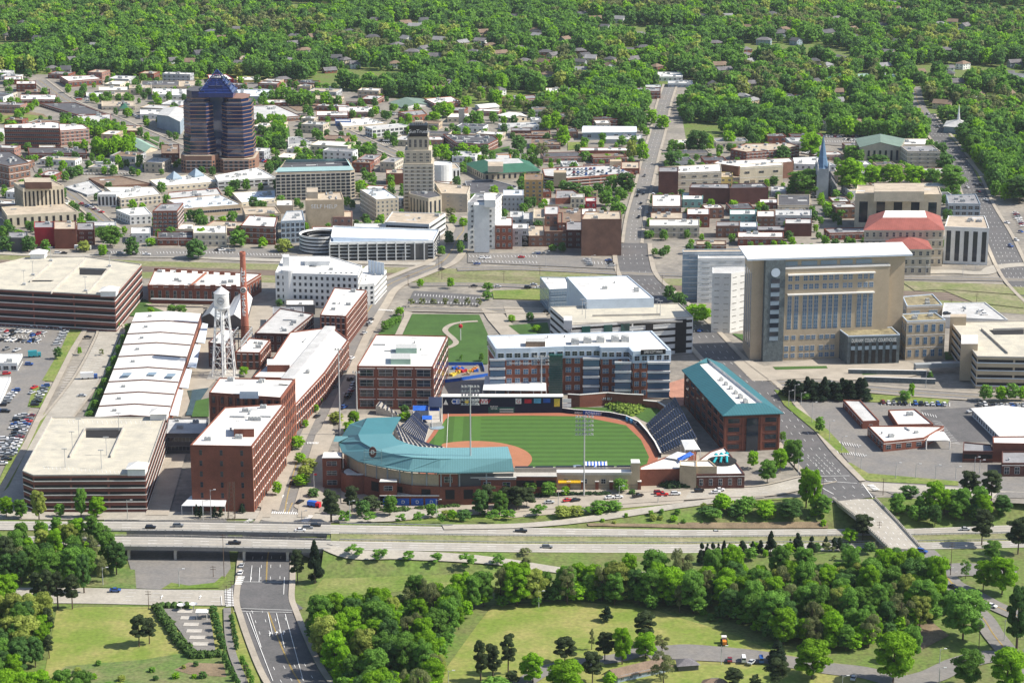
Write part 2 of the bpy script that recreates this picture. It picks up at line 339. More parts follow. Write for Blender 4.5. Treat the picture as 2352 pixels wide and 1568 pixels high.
# highway bridges (decks over the sunken street)
def deck(nn,ss,lab):
    xs=[x for x in XS if 240<=x<=760]; N=[hw(x,nn,0) for x in xs]; S=[hw(x,ss,0) for x in xs]
    root=empty('highway_bridge',(S[0]+N[0])/2*1.0-Vector((0,0,S[0].z)),lab,'bridge'); b=MB(); par=MB()
    for i in range(len(xs)-1):
        a0,a1,b0,b1=S[i],S[i+1],N[i],N[i+1]
        for zt,zb,bb in((.15,-1.3,b),):
            vs=[(p.x,p.y+dy,p.z+z) for z in(zb,zt) for p,dy in((a0,-.5),(a1,-.5),(b1,.5),(b0,.5))]
            bb.add(vs,[(3,2,1,0),(4,5,6,7),(0,1,5,4),(2,3,7,6)])
        for p,q,dy in((a0,a1,-.5),(b0,b1,.5)):
            for z0,z1 in((.18,.5),(.85,1.05)):
                vs=[(p.x,p.y+dy-.12,p.z+z0),(q.x,q.y+dy-.12,q.z+z0),(q.x,q.y+dy+.12,q.z+z0),(p.x,p.y+dy+.12,p.z+z0),(p.x,p.y+dy-.12,p.z+z1),(q.x,q.y+dy-.12,q.z+z1),(q.x,q.y+dy+.12,q.z+z1),(p.x,p.y+dy+.12,p.z+z1)]
                par.add(vs,[(0,1,5,4),(4,5,6,7),(2,3,7,6)])
            par.box((p.x,p.y+dy,p.z+.6),(.3,.3,.9))
    b.build('deck','concrete_dark',root); par.build('parapet','concrete',root)
    for x in(295,402,560,660):
        s=hw(x,ss,0); n=hw(x,nn,0); c=MB(); c.box((s.x,(s.y+n.y)/2,s.z-1.9),(1.3,n.y-s.y-.5,1.2)); c.build('pier_cap','concrete',root)
        for t in(.08,.5,.92):
            v=s.lerp(n,t); c=MB(); c.box((v.x,v.y,(v.z-2.5)/2),(1.1,1.1,v.z-2.5)); c.build('pier','concrete',root)
    for x,e in((262,1),(752,-1)):
        s=hw(x,ss,0); n=hw(x,nn,0); c=MB(); c.box((s.x,(s.y+n.y)/2,(s.z-1.4)/2),(3,n.y-s.y+1,s.z-1.4)); c.build('abutment','concrete_dark',root)
deck(HN1,HN0,'far concrete highway bridge over the underpass street'); deck(HS1,HS0,'near concrete highway bridge with three piers showing over the underpass')
# underpass lot + streets
sheet('parking_lot',6,[(800,440),(1560,440),(1590,780),(1500,915),(1100,925),(940,918),(880,720)],'asphalt_old',3)
sheet('grass_verge',6,[(600,905),(940,922),(930,790),(700,720),(560,830)],'grass_rough',3)
sheet('grass_verge',6,[(1110,925),(1510,915),(1570,845),(1530,835),(1480,880),(1300,900),(1180,880)],'grass',4)
P1=road('street',6,[(-900,960),(-300,960),(0,965),(620,970),(1100,980),(1640,985),(1800,990)],17,'road_concrete',3,yellow=False,lanes=4,walk=0,edge=True)
P2=road('street',6,[(2010,330),(1960,440),(1880,560),(1840,700),(1830,860),(1820,1000),(1850,1100),(1905,1250),(1990,1450),(2080,1600),(2300,1900)],20,'asphalt',4,lanes=5,walk=2.6,yoff=.4)
sheet('crossing_asphalt',6,[(1600,900),(1700,880),(1950,880),(1960,960),(2090,1060),(2010,1095),(1700,1070),(1640,1040),(1560,1030),(1560,945)],'asphalt',6)
mk=MB()
def zebra(k,p,q,n,wid,lv=8,m=None):
    a=G(k,*p); b_=G(k,*q); d=(b_-a); L=d.length; d.normalize(); nn=Vector((-d.y,d.x,0)); bb=mk; SHN[0]+=1
    for i in range(n):
        c=a+d*(L*(i+.5)/n); w=L/n*.28; pts=[c-d*w-nn*wid/2,c+d*w-nn*wid/2,c+d*w+nn*wid/2,c-d*w+nn*wid/2]
        bb.add([(v.x,v.y,LZ(lv)) for v in pts],[(0,1,2,3)])
def wline(k,p,q,w=.3,lv=7):
    SHN[0]+=.3
    a=G(k,*p); b_=G(k,*q); d=(b_-a).normalized(); nn=Vector((-d.y,d.x,0))*w/2
    mk.add([(v.x,v.y,LZ(lv)) for v in(a-nn,b_-nn,b_+nn,a+nn)],[(0,1,2,3)])
zebra(6,(1870,402),(2075,408),14,3); zebra(6,(2095,470),(2140,420),6,3); zebra(6,(1575,925),(1585,1050),11,3.2); zebra(6,(1665,840),(1640,900),5,3); zebra(6,(1690,470),(1735,448),6,2.5)
for l in[((1660,878),(1945,880)),((1620,1060),(2040,1075)),((1610,1080),(2010,1090)),((1525,975),(1530,1040)),((1960,845),(1955,965)),((2000,1000),(2035,1065)),((1735,780),(1725,880)),((1790,780),(1785,880)),((1845,1090),(1880,1250)),((1905,1095),(1960,1330)),((1965,1100),(2090,1560)),((1700,1090),(1880,1560)),((1720,1090),(1800,1330))]: wline(6,*l,w=.25)
for xx,yy in((1860,1240),(1905,1235),(1955,1230),(1115,985),(1380,985),(1950,290)):
    a=G(6,xx,yy); mk.add([(a.x-.15,a.y-2,.62),(a.x+.15,a.y-2,.62),(a.x+.15,a.y+.6,.62),(a.x+.6,a.y+.6,.62),(a.x,a.y+2.4,.62),(a.x-.6,a.y+.6,.62),(a.x-.15,a.y+.6,.62)],[(0,1,2,3,4,5,6)])
# Blackwell street up past the ballpark
road('street',9,[(652,1190),(665,1120),(700,1010),(738,930),(775,850),(812,770),(855,700),(885,660),(955,628),(1010,606),(1035,580),(1050,550),(1065,525),(1040,500)],12,'asphalt_old',4,lanes=2,walk=5)
sheet('pavement',9,[(590,1165),(690,1000),(740,900),(745,920),(715,985),(660,1110),(640,1175)],'sidewalk',7)
sheet('pavement',9,[(675,1165),(700,1080),(725,1000),(760,960),(770,1000),(745,1060),(745,1150),(730,1180),(700,1182)],'sidewalk',7)
zebra(9,(705,1020),(732,1020),8,3,9); zebra(4,(255,572),(360,580),9,3,9); zebra(9,(787,905),(803,905),6,2,9); mkY=MB()
sheet('brick_walk',9,[(1535,882),(1575,870),(1590,905),(1610,935),(1560,935),(1530,905)],'brick_paving',8)
# street in front of the ballpark (service road along the highway)
road('street',9,[(700,1190),(830,1193),(960,1180),(1130,1168),(1300,1155),(1480,1143),(1640,1133),(1760,1128),(1850,1108),(1900,1098)],13,'road_concrete',4,yellow=False,lanes=3,walk=1.5)
road('street',9,[(-500,1180),(0,1185),(300,1188),(560,1183),(640,1190),(720,1190)],11,'road_concrete',5,yellow=False)
road('highway_ramp',7,[(700,500),(1000,495),(1300,485),(1700,445),(2000,400),(2300,355),(2700,300),(2900,280)],6.5,'road_concrete',5,yellow=False)
road('highway_ramp',7,[(-300,648),(0,668),(400,690),(800,712),(1150,745),(1350,775),(1700,815),(2300,830)],6.5,'road_concrete',5,yellow=False)
# wide road on the right with its bridge
R3=[(1360,610),(1395,640),(1440,700),(1500,735)]
road('street',9,[(1452,560),(1455,600),(1470,640),(1530,695),(1600,760),(1665,830),(1745,895),(1800,960),(1860,1040),(1925,1110)],21,'asphalt',4,lanes=5,walk=3.2,yellow=False)
road('street',9,[(1890,1085),(1935,1130),(1960,1148)],24,'asphalt',5,lanes=5,yellow=False)
def overpass():
    a=[(D(8,1030,300)),(D(8,1200,430)),(D(8,1420,640))]; c=[(D(8,1325,300)),(D(8,1480,460)),(D(8,1650,650))]
    A=[at(*p,0.3) for p in a]; C=[at(*p,0.3) for p in c]
    root=empty('road_bridge',(A[0]+A[2])/2,'pale concrete road bridge crossing over the sunken highway','bridge'); b=MB(); par=MB(); lm=MB()
    for i in range(2):
        vs=[(p.x,p.y,z) for z in(-1.2,.3) for p in(A[i],C[i],C[i+1],A[i+1])]
        b.add(vs,[(0,1,2,3),(7,6,5,4),(0,4,5,1),(2,6,7,3),(1,5,6,2),(3,7,4,0)])
        for p,q in((A[i],A[i+1]),(C[i],C[i+1])):
            n=18
            for z0,z1 in((.3,.7),(1.2,1.4)):
                par.add([(p.x-.2,p.y,z0),(q.x-.2,q.y,z0),(q.x+.2,q.y,z0),(p.x+.2,p.y,z0),(p.x-.2,p.y,z1),(q.x-.2,q.y,z1),(q.x+.2,q.y,z1),(p.x+.2,p.y,z1)],[(0,1,5,4),(4,5,6,7),(7,6,2,3),(3,2,1,0)])
            for j in range(n):
                v=p.lerp(q,j/n); par.box((v.x,v.y,.85),(.45,.45,1.1))
        for f in(.2,.4,.6,.8):
            for j in range(5):
                t0,t1=(j+.1)/5,(j+.4)/5; u=A[i].lerp(A[i+1],t0).lerp(C[i].lerp(C[i+1],t0),f); w=A[i].lerp(A[i+1],t1).lerp(C[i].lerp(C[i+1],t1),f)
                lm.add([(u.x-.12,u.y,.34),(u.x+.12,u.y,.34),(w.x+.12,w.y,.34),(w.x-.12,w.y,.34)],[(0,1,2,3)])
    b.build('deck','road_concrete',root); par.build('parapet','concrete',root); lm.build('lane_marking','paint_white',root,kind='stuff')
    for t in(.12,.42,.75):
        for f in(.1,.5,.9):
            v=A[0].lerp(A[2],t).lerp(C[0].lerp(C[2],t),f); p=MB(); p.box((v.x,v.y,-4.2),(1.2,1.2,6)); p.build('pier','concrete_dark',root)
overpass()
road('street',8,[(1530,640),(1680,720),(1800,790),(1990,790),(2300,820)],15,'asphalt_old',4,yellow=False,lanes=3)
road('street',8,[(1800,800),(1850,880),(2000,960),(2150,1040),(2352,1130)],9,'asphalt_old',5)
road('street',8,[(1830,850),(1900,960),(1990,1050),(2080,1140),(2150,1250),(2300,1420),(2500,1560)],9,'asphalt_old',5)
road('street',8,[(-250,1375),(0,1345),(250,1360),(500,1385),(700,1420),(1000,1470),(1250,1500),(1500,1560),(1700,1530),(1900,1440),(2100,1390),(2200,1400)],11,'asphalt_old',4,yellow=False)
sheet('parking_lot',8,[(-150,1340),(20,1335),(520,1370),(560,1440),(0,1415),(-200,1400)],'asphalt_old',5)
road('street',7,[(1050,1640),(1250,1570),(1450,1470),(1900,1400),(2100,1350),(2352,1340)],8,'asphalt_old',4,yellow=False)
# street to the right of the bridge junction
road('street',8,[(1230,215),(1500,230),(1900,255),(2352,285),(2900,320)],12,'road_concrete',4,yellow=False,lanes=3)
sheet('grass_verge',8,[(1110,50),(1160,60),(1280,130),(1900,185),(1900,215),(1300,185),(1200,160)],'grass',6)
zebra(8,(1290,210),(1340,250),4,3,9); wline(8,(945,182),(1200,200),.4); wline(8,(935,150),(1150,148),.4); wline(8,(940,220),(1040,275),.4); wline(8,(1240,205),(1310,300),.4)
for i in range(7):
    for j in range(4):
        x0=860+j*38+i*18; y0=20+i*18
        if x0<1130: wline(8,(x0,y0),(x0+9,y0+9),.2)
# court side road and lots
road('street',5,[(620,1085),(900,1070),(1280,1115),(1700,1150),(2352,1190),(2900,1220)],12,'asphalt_old',5,walk=2)
road('street',5,[(-300,740),(0,640),(80,640)],9,'asphalt_old',3,yellow=False)
sheet('parking_lot',5,[(780,1190),(1100,1190),(2352,1200),(2900,1240),(2900,1900),(1500,1860),(1250,1760),(1100,1560),(900,1350)],'asphalt_old',3)
sheet('parking_lot',5,[(1640,1260),(2000,1240),(2200,1480),(1850,1480),(1720,1380)],'asphalt',4)
sheet('grass_verge',5,[(630,1120),(720,1150),(760,1230),(1000,1400),(1150,1560),(1080,1560),(950,1440),(700,1230)],'grass',8)
sheet('grass_verge',5,[(1270,1150),(1840,1190),(1820,1225),(1250,1205)],'grass',6)
sheet('grass_verge',5,[(1520,385),(2352,415),(2700,430),(2700,540),(2352,470),(1800,430),(1600,440)],'verge_dry',6)
sheet('bare_soil',5,[(1780,430),(2352,480),(2352,560),(2000,520)],'verge_dry',6)
sheet('plaza',5,[(430,900),(560,960),(1000,900),(1560,930),(1700,1000),(1500,1050),(600,1060),(480,1060),(350,930)],'sidewalk',5)
sheet('lawn',5,[(620,965),(990,958),(1000,975),(640,985)],'lawn',6); sheet('lawn',5,[(1230,1000),(1520,990),(1530,1010),(1240,1020)],'lawn',6); sheet('lawn',5,[(340,735),(425,740),(425,790)],'lawn',6)
sheet('lawn',5,[(1805,860),(1870,860),(1880,910),(1810,915)],'lawn',6)
sheet('parking_lot',8,[(1050,-60),(2352,-60),(2352,230),(1300,175),(1150,60)],'asphalt_old',3)
# far right boulevard
road('street',9,[(2120,262),(2140,290),(2180,340),(2220,400),(2250,470),(2290,540),(2340,640),(2420,720)],18,'asphalt',4,lanes=6,walk=2.5,yellow=False)
road('street',9,[(2100,200),(2110,240),(2122,262)],12,'asphalt_old',4)
road('street',9,[(2080,628),(2180,625),(2260,628),(2330,610),(2700,600)],10,'road_concrete',5,yellow=False)
sheet('grass_verge',2,[(1830,935),(1870,930),(2100,1000),(2352,1060),(2352,1260),(2100,1230),(2000,1130),(1900,1010)],'grass',5)
sheet('path',2,[(1950,1100),(1975,1100),(2080,1215),(2050,1215)],'sidewalk',7)
# street running up from the railway (centre right)
road('street',9,[(1452,560),(1460,500),(1478,430),(1495,360),(1512,300),(1525,240),(1540,195)],11,'asphalt_old',4,lanes=3,walk=2.4,yellow=False)
road('street',9,[(90,185),(160,235),(250,270),(330,305),(420,345)],13,'asphalt_old',4,lanes=3,walk=2)
road('street',9,[(784,300),(850,330),(930,365),(1040,420)],11,'asphalt_old',4,walk=2); road('street',9,[(140,430),(210,485),(260,530)],10,'asphalt_old',4,walk=2)
road('street',9,[(-200,570),(60,585),(400,590),(600,598),(900,606),(1000,608)],9,'road_concrete',5,yellow=False)
road('street',9,[(1050,620),(1200,618),(1420,628),(1560,632),(2100,640),(2700,650)],10,'asphalt_old',5)
road('street',9,[(940,655),(1100,655),(1240,660),(1400,668)],9,'asphalt_old',5)
road('street',4,[(440,565),(900,575),(1400,585),(1450,590)],9,'asphalt_old',5,walk=2)
sheet('parking_lot',4,[(870,180),(1400,180),(1880,230),(1880,290),(870,245)],'asphalt_old',5); sheet('parking_lot',3,[(680,150),(2050,150),(2050,215),(640,200)],'asphalt_old',5)
sheet('parking_lot',4,[(500,440),(960,470),(960,540),(460,525)],'asphalt',5); sheet('lawn',4,[(1040,440),(1400,425),(1400,505),(1050,495)],'grass',6)
sheet('park_lawn',4,[(490,600),(950,605),(1010,740),(1010,945),(720,940),(640,760),(420,745)],'lawn',5); sheet('park_lawn',4,[(360,600),(420,610),(390,740),(250,745),(330,640)],'lawn',5)
sheet('path',4,[(430,580),(490,590),(420,745),(370,745),(430,620)],'sidewalk',7)
pp=wpath(4,[(940,652),(850,658),(760,675),(715,715),(770,770),(790,800),(760,825),(700,845)],True,2); bb=MB(); ribbon(bb,pp,-1.7,1.7,8); bb.build('path','sidewalk',kind='structure')
sheet('plaza',4,[(960,560),(1120,600),(1240,745),(1100,745),(1010,640)],'sidewalk',6); sheet('lawn',4,[(1150,680),(1420,660),(1440,740),(1230,742)],'lawn',7)
sheet('plaza',4,[(1120,550),(1400,560),(1420,640),(1150,650)],'sidewalk',6)
sheet('parking_lot',4,[(700,950),(1010,950),(1000,1150),(690,1150)],'asphalt_old',5)
# left side: lots and verges
sheet('parking_lot',3,[(-300,640),(480,675),(480,860),(310,1060),(180,1300),(40,1568),(-300,1568)],'asphalt_old',4)
sheet('grass_verge',3,[(490,678),(570,685),(560,760),(380,1065),(290,1060),(430,820)],'grass',5)
sheet('grass_verge',9,[(0,1100),(25,1045),(70,1000),(95,950),(110,950),(60,1040),(20,1120),(-100,1200),(-200,1190)],'grass',6)
sheet('grass_verge',3,[(190,1240),(230,1100),(350,1100),(290,1245)],'grass',5)
pp=wpath(3,[(600,690),(500,850),(400,1050),(290,1270),(150,1568),(-40,1900)],False); bb=MB(); ribbon(bb,pp,-1.6,1.6,8); bb.build('pavement','sidewalk',kind='structure')
road('street',3,[(-300,600),(300,625),(620,655),(760,690),(720,830),(600,1050),(420,1290),(330,1400),(150,1750),(60,1900)],14,'road_concrete',5,yellow=False,walk=1.5)
sheet('lawn',3,[(900,505),(1000,500),(1150,590),(930,615),(850,610)],'lawn',6); sheet('plaza',3,[(1000,530),(1400,540),(1400,600),(1150,590)],'sidewalk',6)
sheet('lawn',3,[(830,750),(960,600),(900,760),(760,1040),(640,1300),(580,1300),(690,1060)],'lawn',6)
sheet('plaza',3,[(1400,640),(1900,500),(2000,520),(1750,800),(1500,1040),(1250,1310),(1150,1310)],'sidewalk',5)
sheet('pond',3,[(1290,1130),(1440,1110),(1380,1200),(1330,1300),(1280,1300),(1310,1200)],'water',7); sheet('lawn',3,[(1350,1200),(1440,1180),(1440,1310),(1320,1310)],'lawn',7)
sheet('plaza',6,[(1130,0),(1280,0),(1160,420),(1000,420)],'sidewalk',6)
# far ball ground, lawns
sheet('lawn',0,[(0,800),(200,790),(330,810),(360,850),(-200,860)],'grass',5); sheet('track_dirt',0,[(-200,775),(180,770),(300,790),(330,815),(200,792),(0,802),(-200,800)],'mulch',5)
sheet('meadow',0,[(920,545),(1100,530),(1640,505),(1700,520),(1350,555),(930,575)],'meadow',5); sheet('lawn',0,[(960,950),(1100,945),(1090,1010),(1000,960)],'lawn',5)
sheet('parking_lot',0,[(205,1095),(560,1085),(1080,1080),(1220,1160),(900,1200),(380,1210),(240,1190)],'asphalt_old',5)
sheet('parking_lot',0,[(1700,560),(1900,600),(1750,640),(1650,600)],'asphalt_old',5); sheet('parking_lot',0,[(1950,720),(2352,700),(2352,770),(2050,770)],'roof_brown',4)
sheet('lawn',0,[(1860,880),(1990,870),(2000,960),(1850,960)],'lawn',5); sheet('lawn',1,[(1960,790),(2100,780),(2110,900),(1960,820)],'lawn',5); sheet('lawn',1,[(1560,985),(1700,980),(1700,1020),(1560,1040)],'grass',5)
sheet('lawn',1,[(1030,1040),(1160,1010),(1160,1050),(1040,1060)],'lawn',5); sheet('parking_lot',2,[(940,925),(1450,925),(1480,980),(1250,1000),(1100,1010),(950,1000)],'asphalt_old',5)
sheet('parking_lot',2,[(880,1400),(1180,1390),(1190,1490),(1000,1530),(900,1500)],'asphalt_old',5); sheet('lawn',9,[(2225,365),(2310,370),(2320,400),(2290,430),(2250,420)],'grass',6)
sheet('lawn',9,[(0,635),(35,605),(60,608),(40,650)],'grass',6)

mk.build('crossing_marking','paint_white',kind='structure')
for pts,w in(([(1560,1208),(1700,1209),(1900,1208)],5),([(1350,1206),(1480,1208),(1570,1210)],3)):
    pp=wpath(9,pts,True,3); b=MB(); ribbon(b,pp,-w/2,w/2,3); b.build('bare_soil','mulch',kind='structure')
# ---------------- buildings ----------------
NUM=['','leftmost','second','third','fourth','fifth','sixth','seventh','eighth','ninth','tenth','eleventh','twelfth','13th','14th','15th','16th','17th','18th','19th','20th']
def ordn(i): return NUM[i] if i<len(NUM) else '%d%s'%(i,{1:'st',2:'nd',3:'rd'}.get(i%10 if i%100 not in(11,12,13) else 0,'th'))
LAND=[('the blue glass tower',500,330),('the cream stepped tower',965,400),('the tan hotel slab',722,410),('the blue church spire',1885,390),('the tan courthouse',1890,720),('the ballpark',1240,1010),('the white water tower',510,770),
 ('the round white garage',840,560),('the highway overpass',2050,1190),('the underpass street',620,1300),('the park lawn',1020,790),('the white box hall',1400,670),('the teal gabled block',1680,940),('the green roofed institution',2060,350),
 ('the cream striped bank',90,460),('the white columned office block',2065,460),('the red roofed hall',2075,520),('the long white warehouse',340,850),('the mown meadow',1350,1440),('the hedged gravel yard',430,1450),('the top left deck garage',120,650),('the grey metal roofed chapel',2200,290),('the baseball diamond',1250,1000),('the straight uphill street',1480,440)]
AUTO=[]
def near(x,y,excl=()):
    best=min((math.hypot((x-a)*.8,(y-b)*1.5),n,a,b) for n,a,b in LAND if n not in excl); n,a,b=best[1:]
    dx,dy=(x-a)*.8,(y-b)*1.5
    if abs(dx)>abs(dy): return ('left of ' if dx<0 else 'right of ')+n
    return ('behind ' if dy<0 else 'in front of ')+n
def auto(o,desc,x,y,tail=None): AUTO.append((o,desc,x,y,tail if tail is not None else near(x,y)))
def finish_labels():
    g={}
    for a in AUTO: g.setdefault((a[1],a[4]),[]).append(a)
    for (d,t),L in g.items():
        L.sort(key=lambda a:(a[2],a[3]))
        for i,a in enumerate(L):
            if len(L)==1: lab='%s %s'%(d,t)
            elif i==0: lab='leftmost %s %s'%(d,t)
            elif i==len(L)-1: lab='rightmost %s %s'%(d,t)
            else: lab='%s from the left among the %s %s'%(ordn(i+1),d,t)
            w=lab.split()
            if len(w)>16: lab='%s from left: %s %s'%(ordn(i+1),d,t)
            lab=' '.join(lab.split()[:16])
            a[0]['label']=lab
UM={}
def unit(kind,w,h,fr='frame',gl='glass'):
    w=round(w*4)/4 or .5; h=round(h*4)/4 or .5; key=(kind,w,h,fr,gl)
    if key in UM: return UM[key]
    b=MB()
    if kind=='open': b.box((0,0,0),(w,.12,h)); mats=[gl]
    elif kind=='win':
        b.box((0,0,0),(w,.16,h),m=0)
        n=2 if w>1.1 else 1; pw=(w-.12*(n+1))/n
        for i in range(n):
            cx=-w/2+.12+pw/2+i*(pw+.12)
            for s,hh in((.25,h*.5-.16),(-.25,h*.5-.16)): b.box((cx,-.07,s*h),(pw,.1,hh),m=1)
        mats=[fr,gl]
    elif kind=='band':
        b.box((0,0,0),(w,.16,h),m=0); n=max(1,round(w/1.8)); pw=w/n
        for i in range(n): b.box((-w/2+pw*(i+.5),-.07,0),(pw-.12,.1,h-.2),m=1)
        mats=[fr,gl]
    elif kind=='fin': b.box((0,-.1,0),(w,.5,h)); mats=[gl]
    UM[key]=b.build('pattern',mats).data; o=[x for x in COL.objects if x.data==UM[key]][0]; COL.objects.unlink(o); bpy.data.objects.remove(o)
    return UM[key]
def put(root,name,me,p,ang):
    o=bpy.data.objects.new(name,me); COL.objects.link(o); o.parent=root; o.location=Vector(p)-root.location; o.rotation_euler=(0,0,ang); return o
def face(root,a,c,z0,z1,st,cnt=None):
    """windows on the wall from a to c (world XY), outside is to the right of a->c"""
    kind=st[0]; dx,dy=c[0]-a[0],c[1]-a[1]; L=math.hypot(dx,dy)
    if L<2.5: return
    ang=math.atan2(dy,dx); nx,ny=dy/L,-dx/L; H=z1-z0; nf=st[1] or max(1,round(H/3.8)); fh=H/nf; bay=st[2] if len(st)>2 else 4; wf=st[3] if len(st)>3 else .45; hf=st[4] if len(st)>4 else .5
    fr=st[5] if len(st)>5 else 'frame'; gl=st[6] if len(st)>6 else 'glass'
    def P(u,z,o=.03): return (a[0]+dx*u+nx*o,a[1]+dy*u+ny*o,z)
    if kind in('grid','pil'):
        nb=max(1,round(L/bay)); bw=L/nb
        if kind=='pil':
            b=MB()
            for i in range(nb+1):
                u=min(max(i/nb,.45/L),1-.45/L); p=P(u,0,.14); b.box((p[0],p[1],(z0+z1)/2),(.9,.28,H-.1),ang)
            b.build('pilasters',st[7] if len(st)>7 else 'brick_orange',root)
        if kind=='pil' or (L>20 and len(st)<9):
            b=MB()
            for j in range(1,nf+1):
                p=P(.5,z0+fh*j-.25,.02); b.box(p,(L-.1,.12 if kind=='grid' else .4,.3),ang)
            b.build('string_course',st[8] if len(st)>8 else 'trim',root)
        W=bw*wf; Hh=fh*hf
        me=unit('win',W,Hh,fr,gl)
        for j in range(nf):
            for i in range(nb):
                if cnt is not None:
                    if cnt[0]>=96:
                        cnt[1].append((P((i+.5)/nb,z0+fh*(j+.52)),W,Hh,ang)); continue
                    cnt[0]+=1
                put(root,'window',me,P((i+.5)/nb,z0+fh*(j+.52)),ang)
    elif kind=='band':
        me=unit('band',L-1.6,fh*hf,fr,gl)
        for j in range(nf): put(root,'window',me,P(.5,z0+fh*(j+.55)),ang)
    elif kind=='garage':
        nb=max(1,round(L/bay)); bw=L/nb; hf=hf*.82; me=unit('open',bw-1.1,fh*hf,fr,'opening')
        for j in range(nf):
            for i in range(nb):
                if nb*nf>90 and i: continue
                if nb*nf>90: put(root,'opening',unit('open',L-1.5,fh*hf,fr,'opening'),P(.5,z0+fh*(j+.62)),ang)
                else: put(root,'opening',me,P((i+.5)/nb,z0+fh*(j+.62)),ang)
        b=MB()
        for j in range(nf):
            p=P(.5,z0+fh*(j+.62-hf/2)-.25,.1); b.box(p,(L-.2,.2,.45),ang)
        b.build('spandrel',fr,root)
    elif kind=='vert':
        nb=max(1,round(L/bay)); bw=L/nb; me=unit('open',bw*wf,H*hf,fr,gl)
        for i in range(nb): put(root,'window',me,P((i+.5)/nb,z0+H*(.5)),ang)
def ccw(pts):
    A=sum(pts[i][0]*pts[(i+1)%len(pts)][1]-pts[(i+1)%len(pts)][0]*pts[i][1] for i in range(len(pts)))
    return list(pts) if A>0 else list(pts)[::-1]
def inset(pts,d):
    n=len(pts); out=[]
    for i in range(n):
        p0,p1,p2=pts[i-1],pts[i],pts[(i+1)%n]
        a=Vector((p1[0]-p0[0],p1[1]-p0[1])).normalized(); c=Vector((p2[0]-p1[0],p2[1]-p1[1])).normalized()
        n1=Vector((-a.y,a.x)); n2=Vector((-c.y,c.x)); k=1+n1.dot(n2)
        m=(n1+n2)/max(k,.3); out.append((p1[0]+m.x*d,p1[1]+m.y*d))
    return out
def flatroof(root,pts,h,roof,par,ph=.6):
    b=MB(); q=inset(pts,.45); n=len(pts)
    b.add([(p[0],p[1],h+.02) for p in q],[tuple(range(n))],0)
    vs=[(p[0],p[1],h+ph) for p in pts]+[(p[0],p[1],h+ph) for p in q]+[(p[0],p[1],h+.0) for p in q]+[(p[0],p[1],h-.02) for p in pts]
    b.add(vs,[(i,(i+1)%n,n+(i+1)%n,n+i) for i in range(n)]+[(n+i,n+(i+1)%n,2*n+(i+1)%n,2*n+i) for i in range(n)]+[(3*n+i,3*n+(i+1)%n,(i+1)%n,i) for i in range(n)],1)
    return b.build('roof',[roof,par],root)
HV=None
def hvac(root,p,s=1.0,rot=0):
    global HV
    if HV is None:
        b=MB(); b.box((0,0,.9),(3.2,2,1.6),m=0); b.box((0,0,.05),(3.4,2.2,.1),m=1); b.lathe((-.8,0,1.7),[(.6,0),(.6,.25),(.0,.25)],8,1); b.lathe((.8,0,1.7),[(.6,0),(.6,.25),(.0,.25)],8,1)
        for i in range(4): b.box((-1.2+i*.8,-1.03,.9),(.5,.06,1.1),m=1)
        o=b.build('pattern',['hvac','metal_grey']); HV=o.data; COL.objects.unlink(o); bpy.data.objects.remove(o)
    o=bpy.data.objects.new('rooftop_unit',HV); COL.objects.link(o); o.parent=root; o.location=Vector(p)-root.location; o.scale=(s,s,s); o.rotation_euler=(0,0,rot); return o
def inside(pt,poly):
    x,y=pt; c=False; n=len(poly)
    for i in range(n):
        x1,y1=poly[i][0],poly[i][1]; x2,y2=poly[(i+1)%n][0],poly[(i+1)%n][1]
        if (y1>y)!=(y2>y) and x<(x2-x1)*(y-y1)/(y2-y1)+x1: c=not c
    return c
FOOT=[]
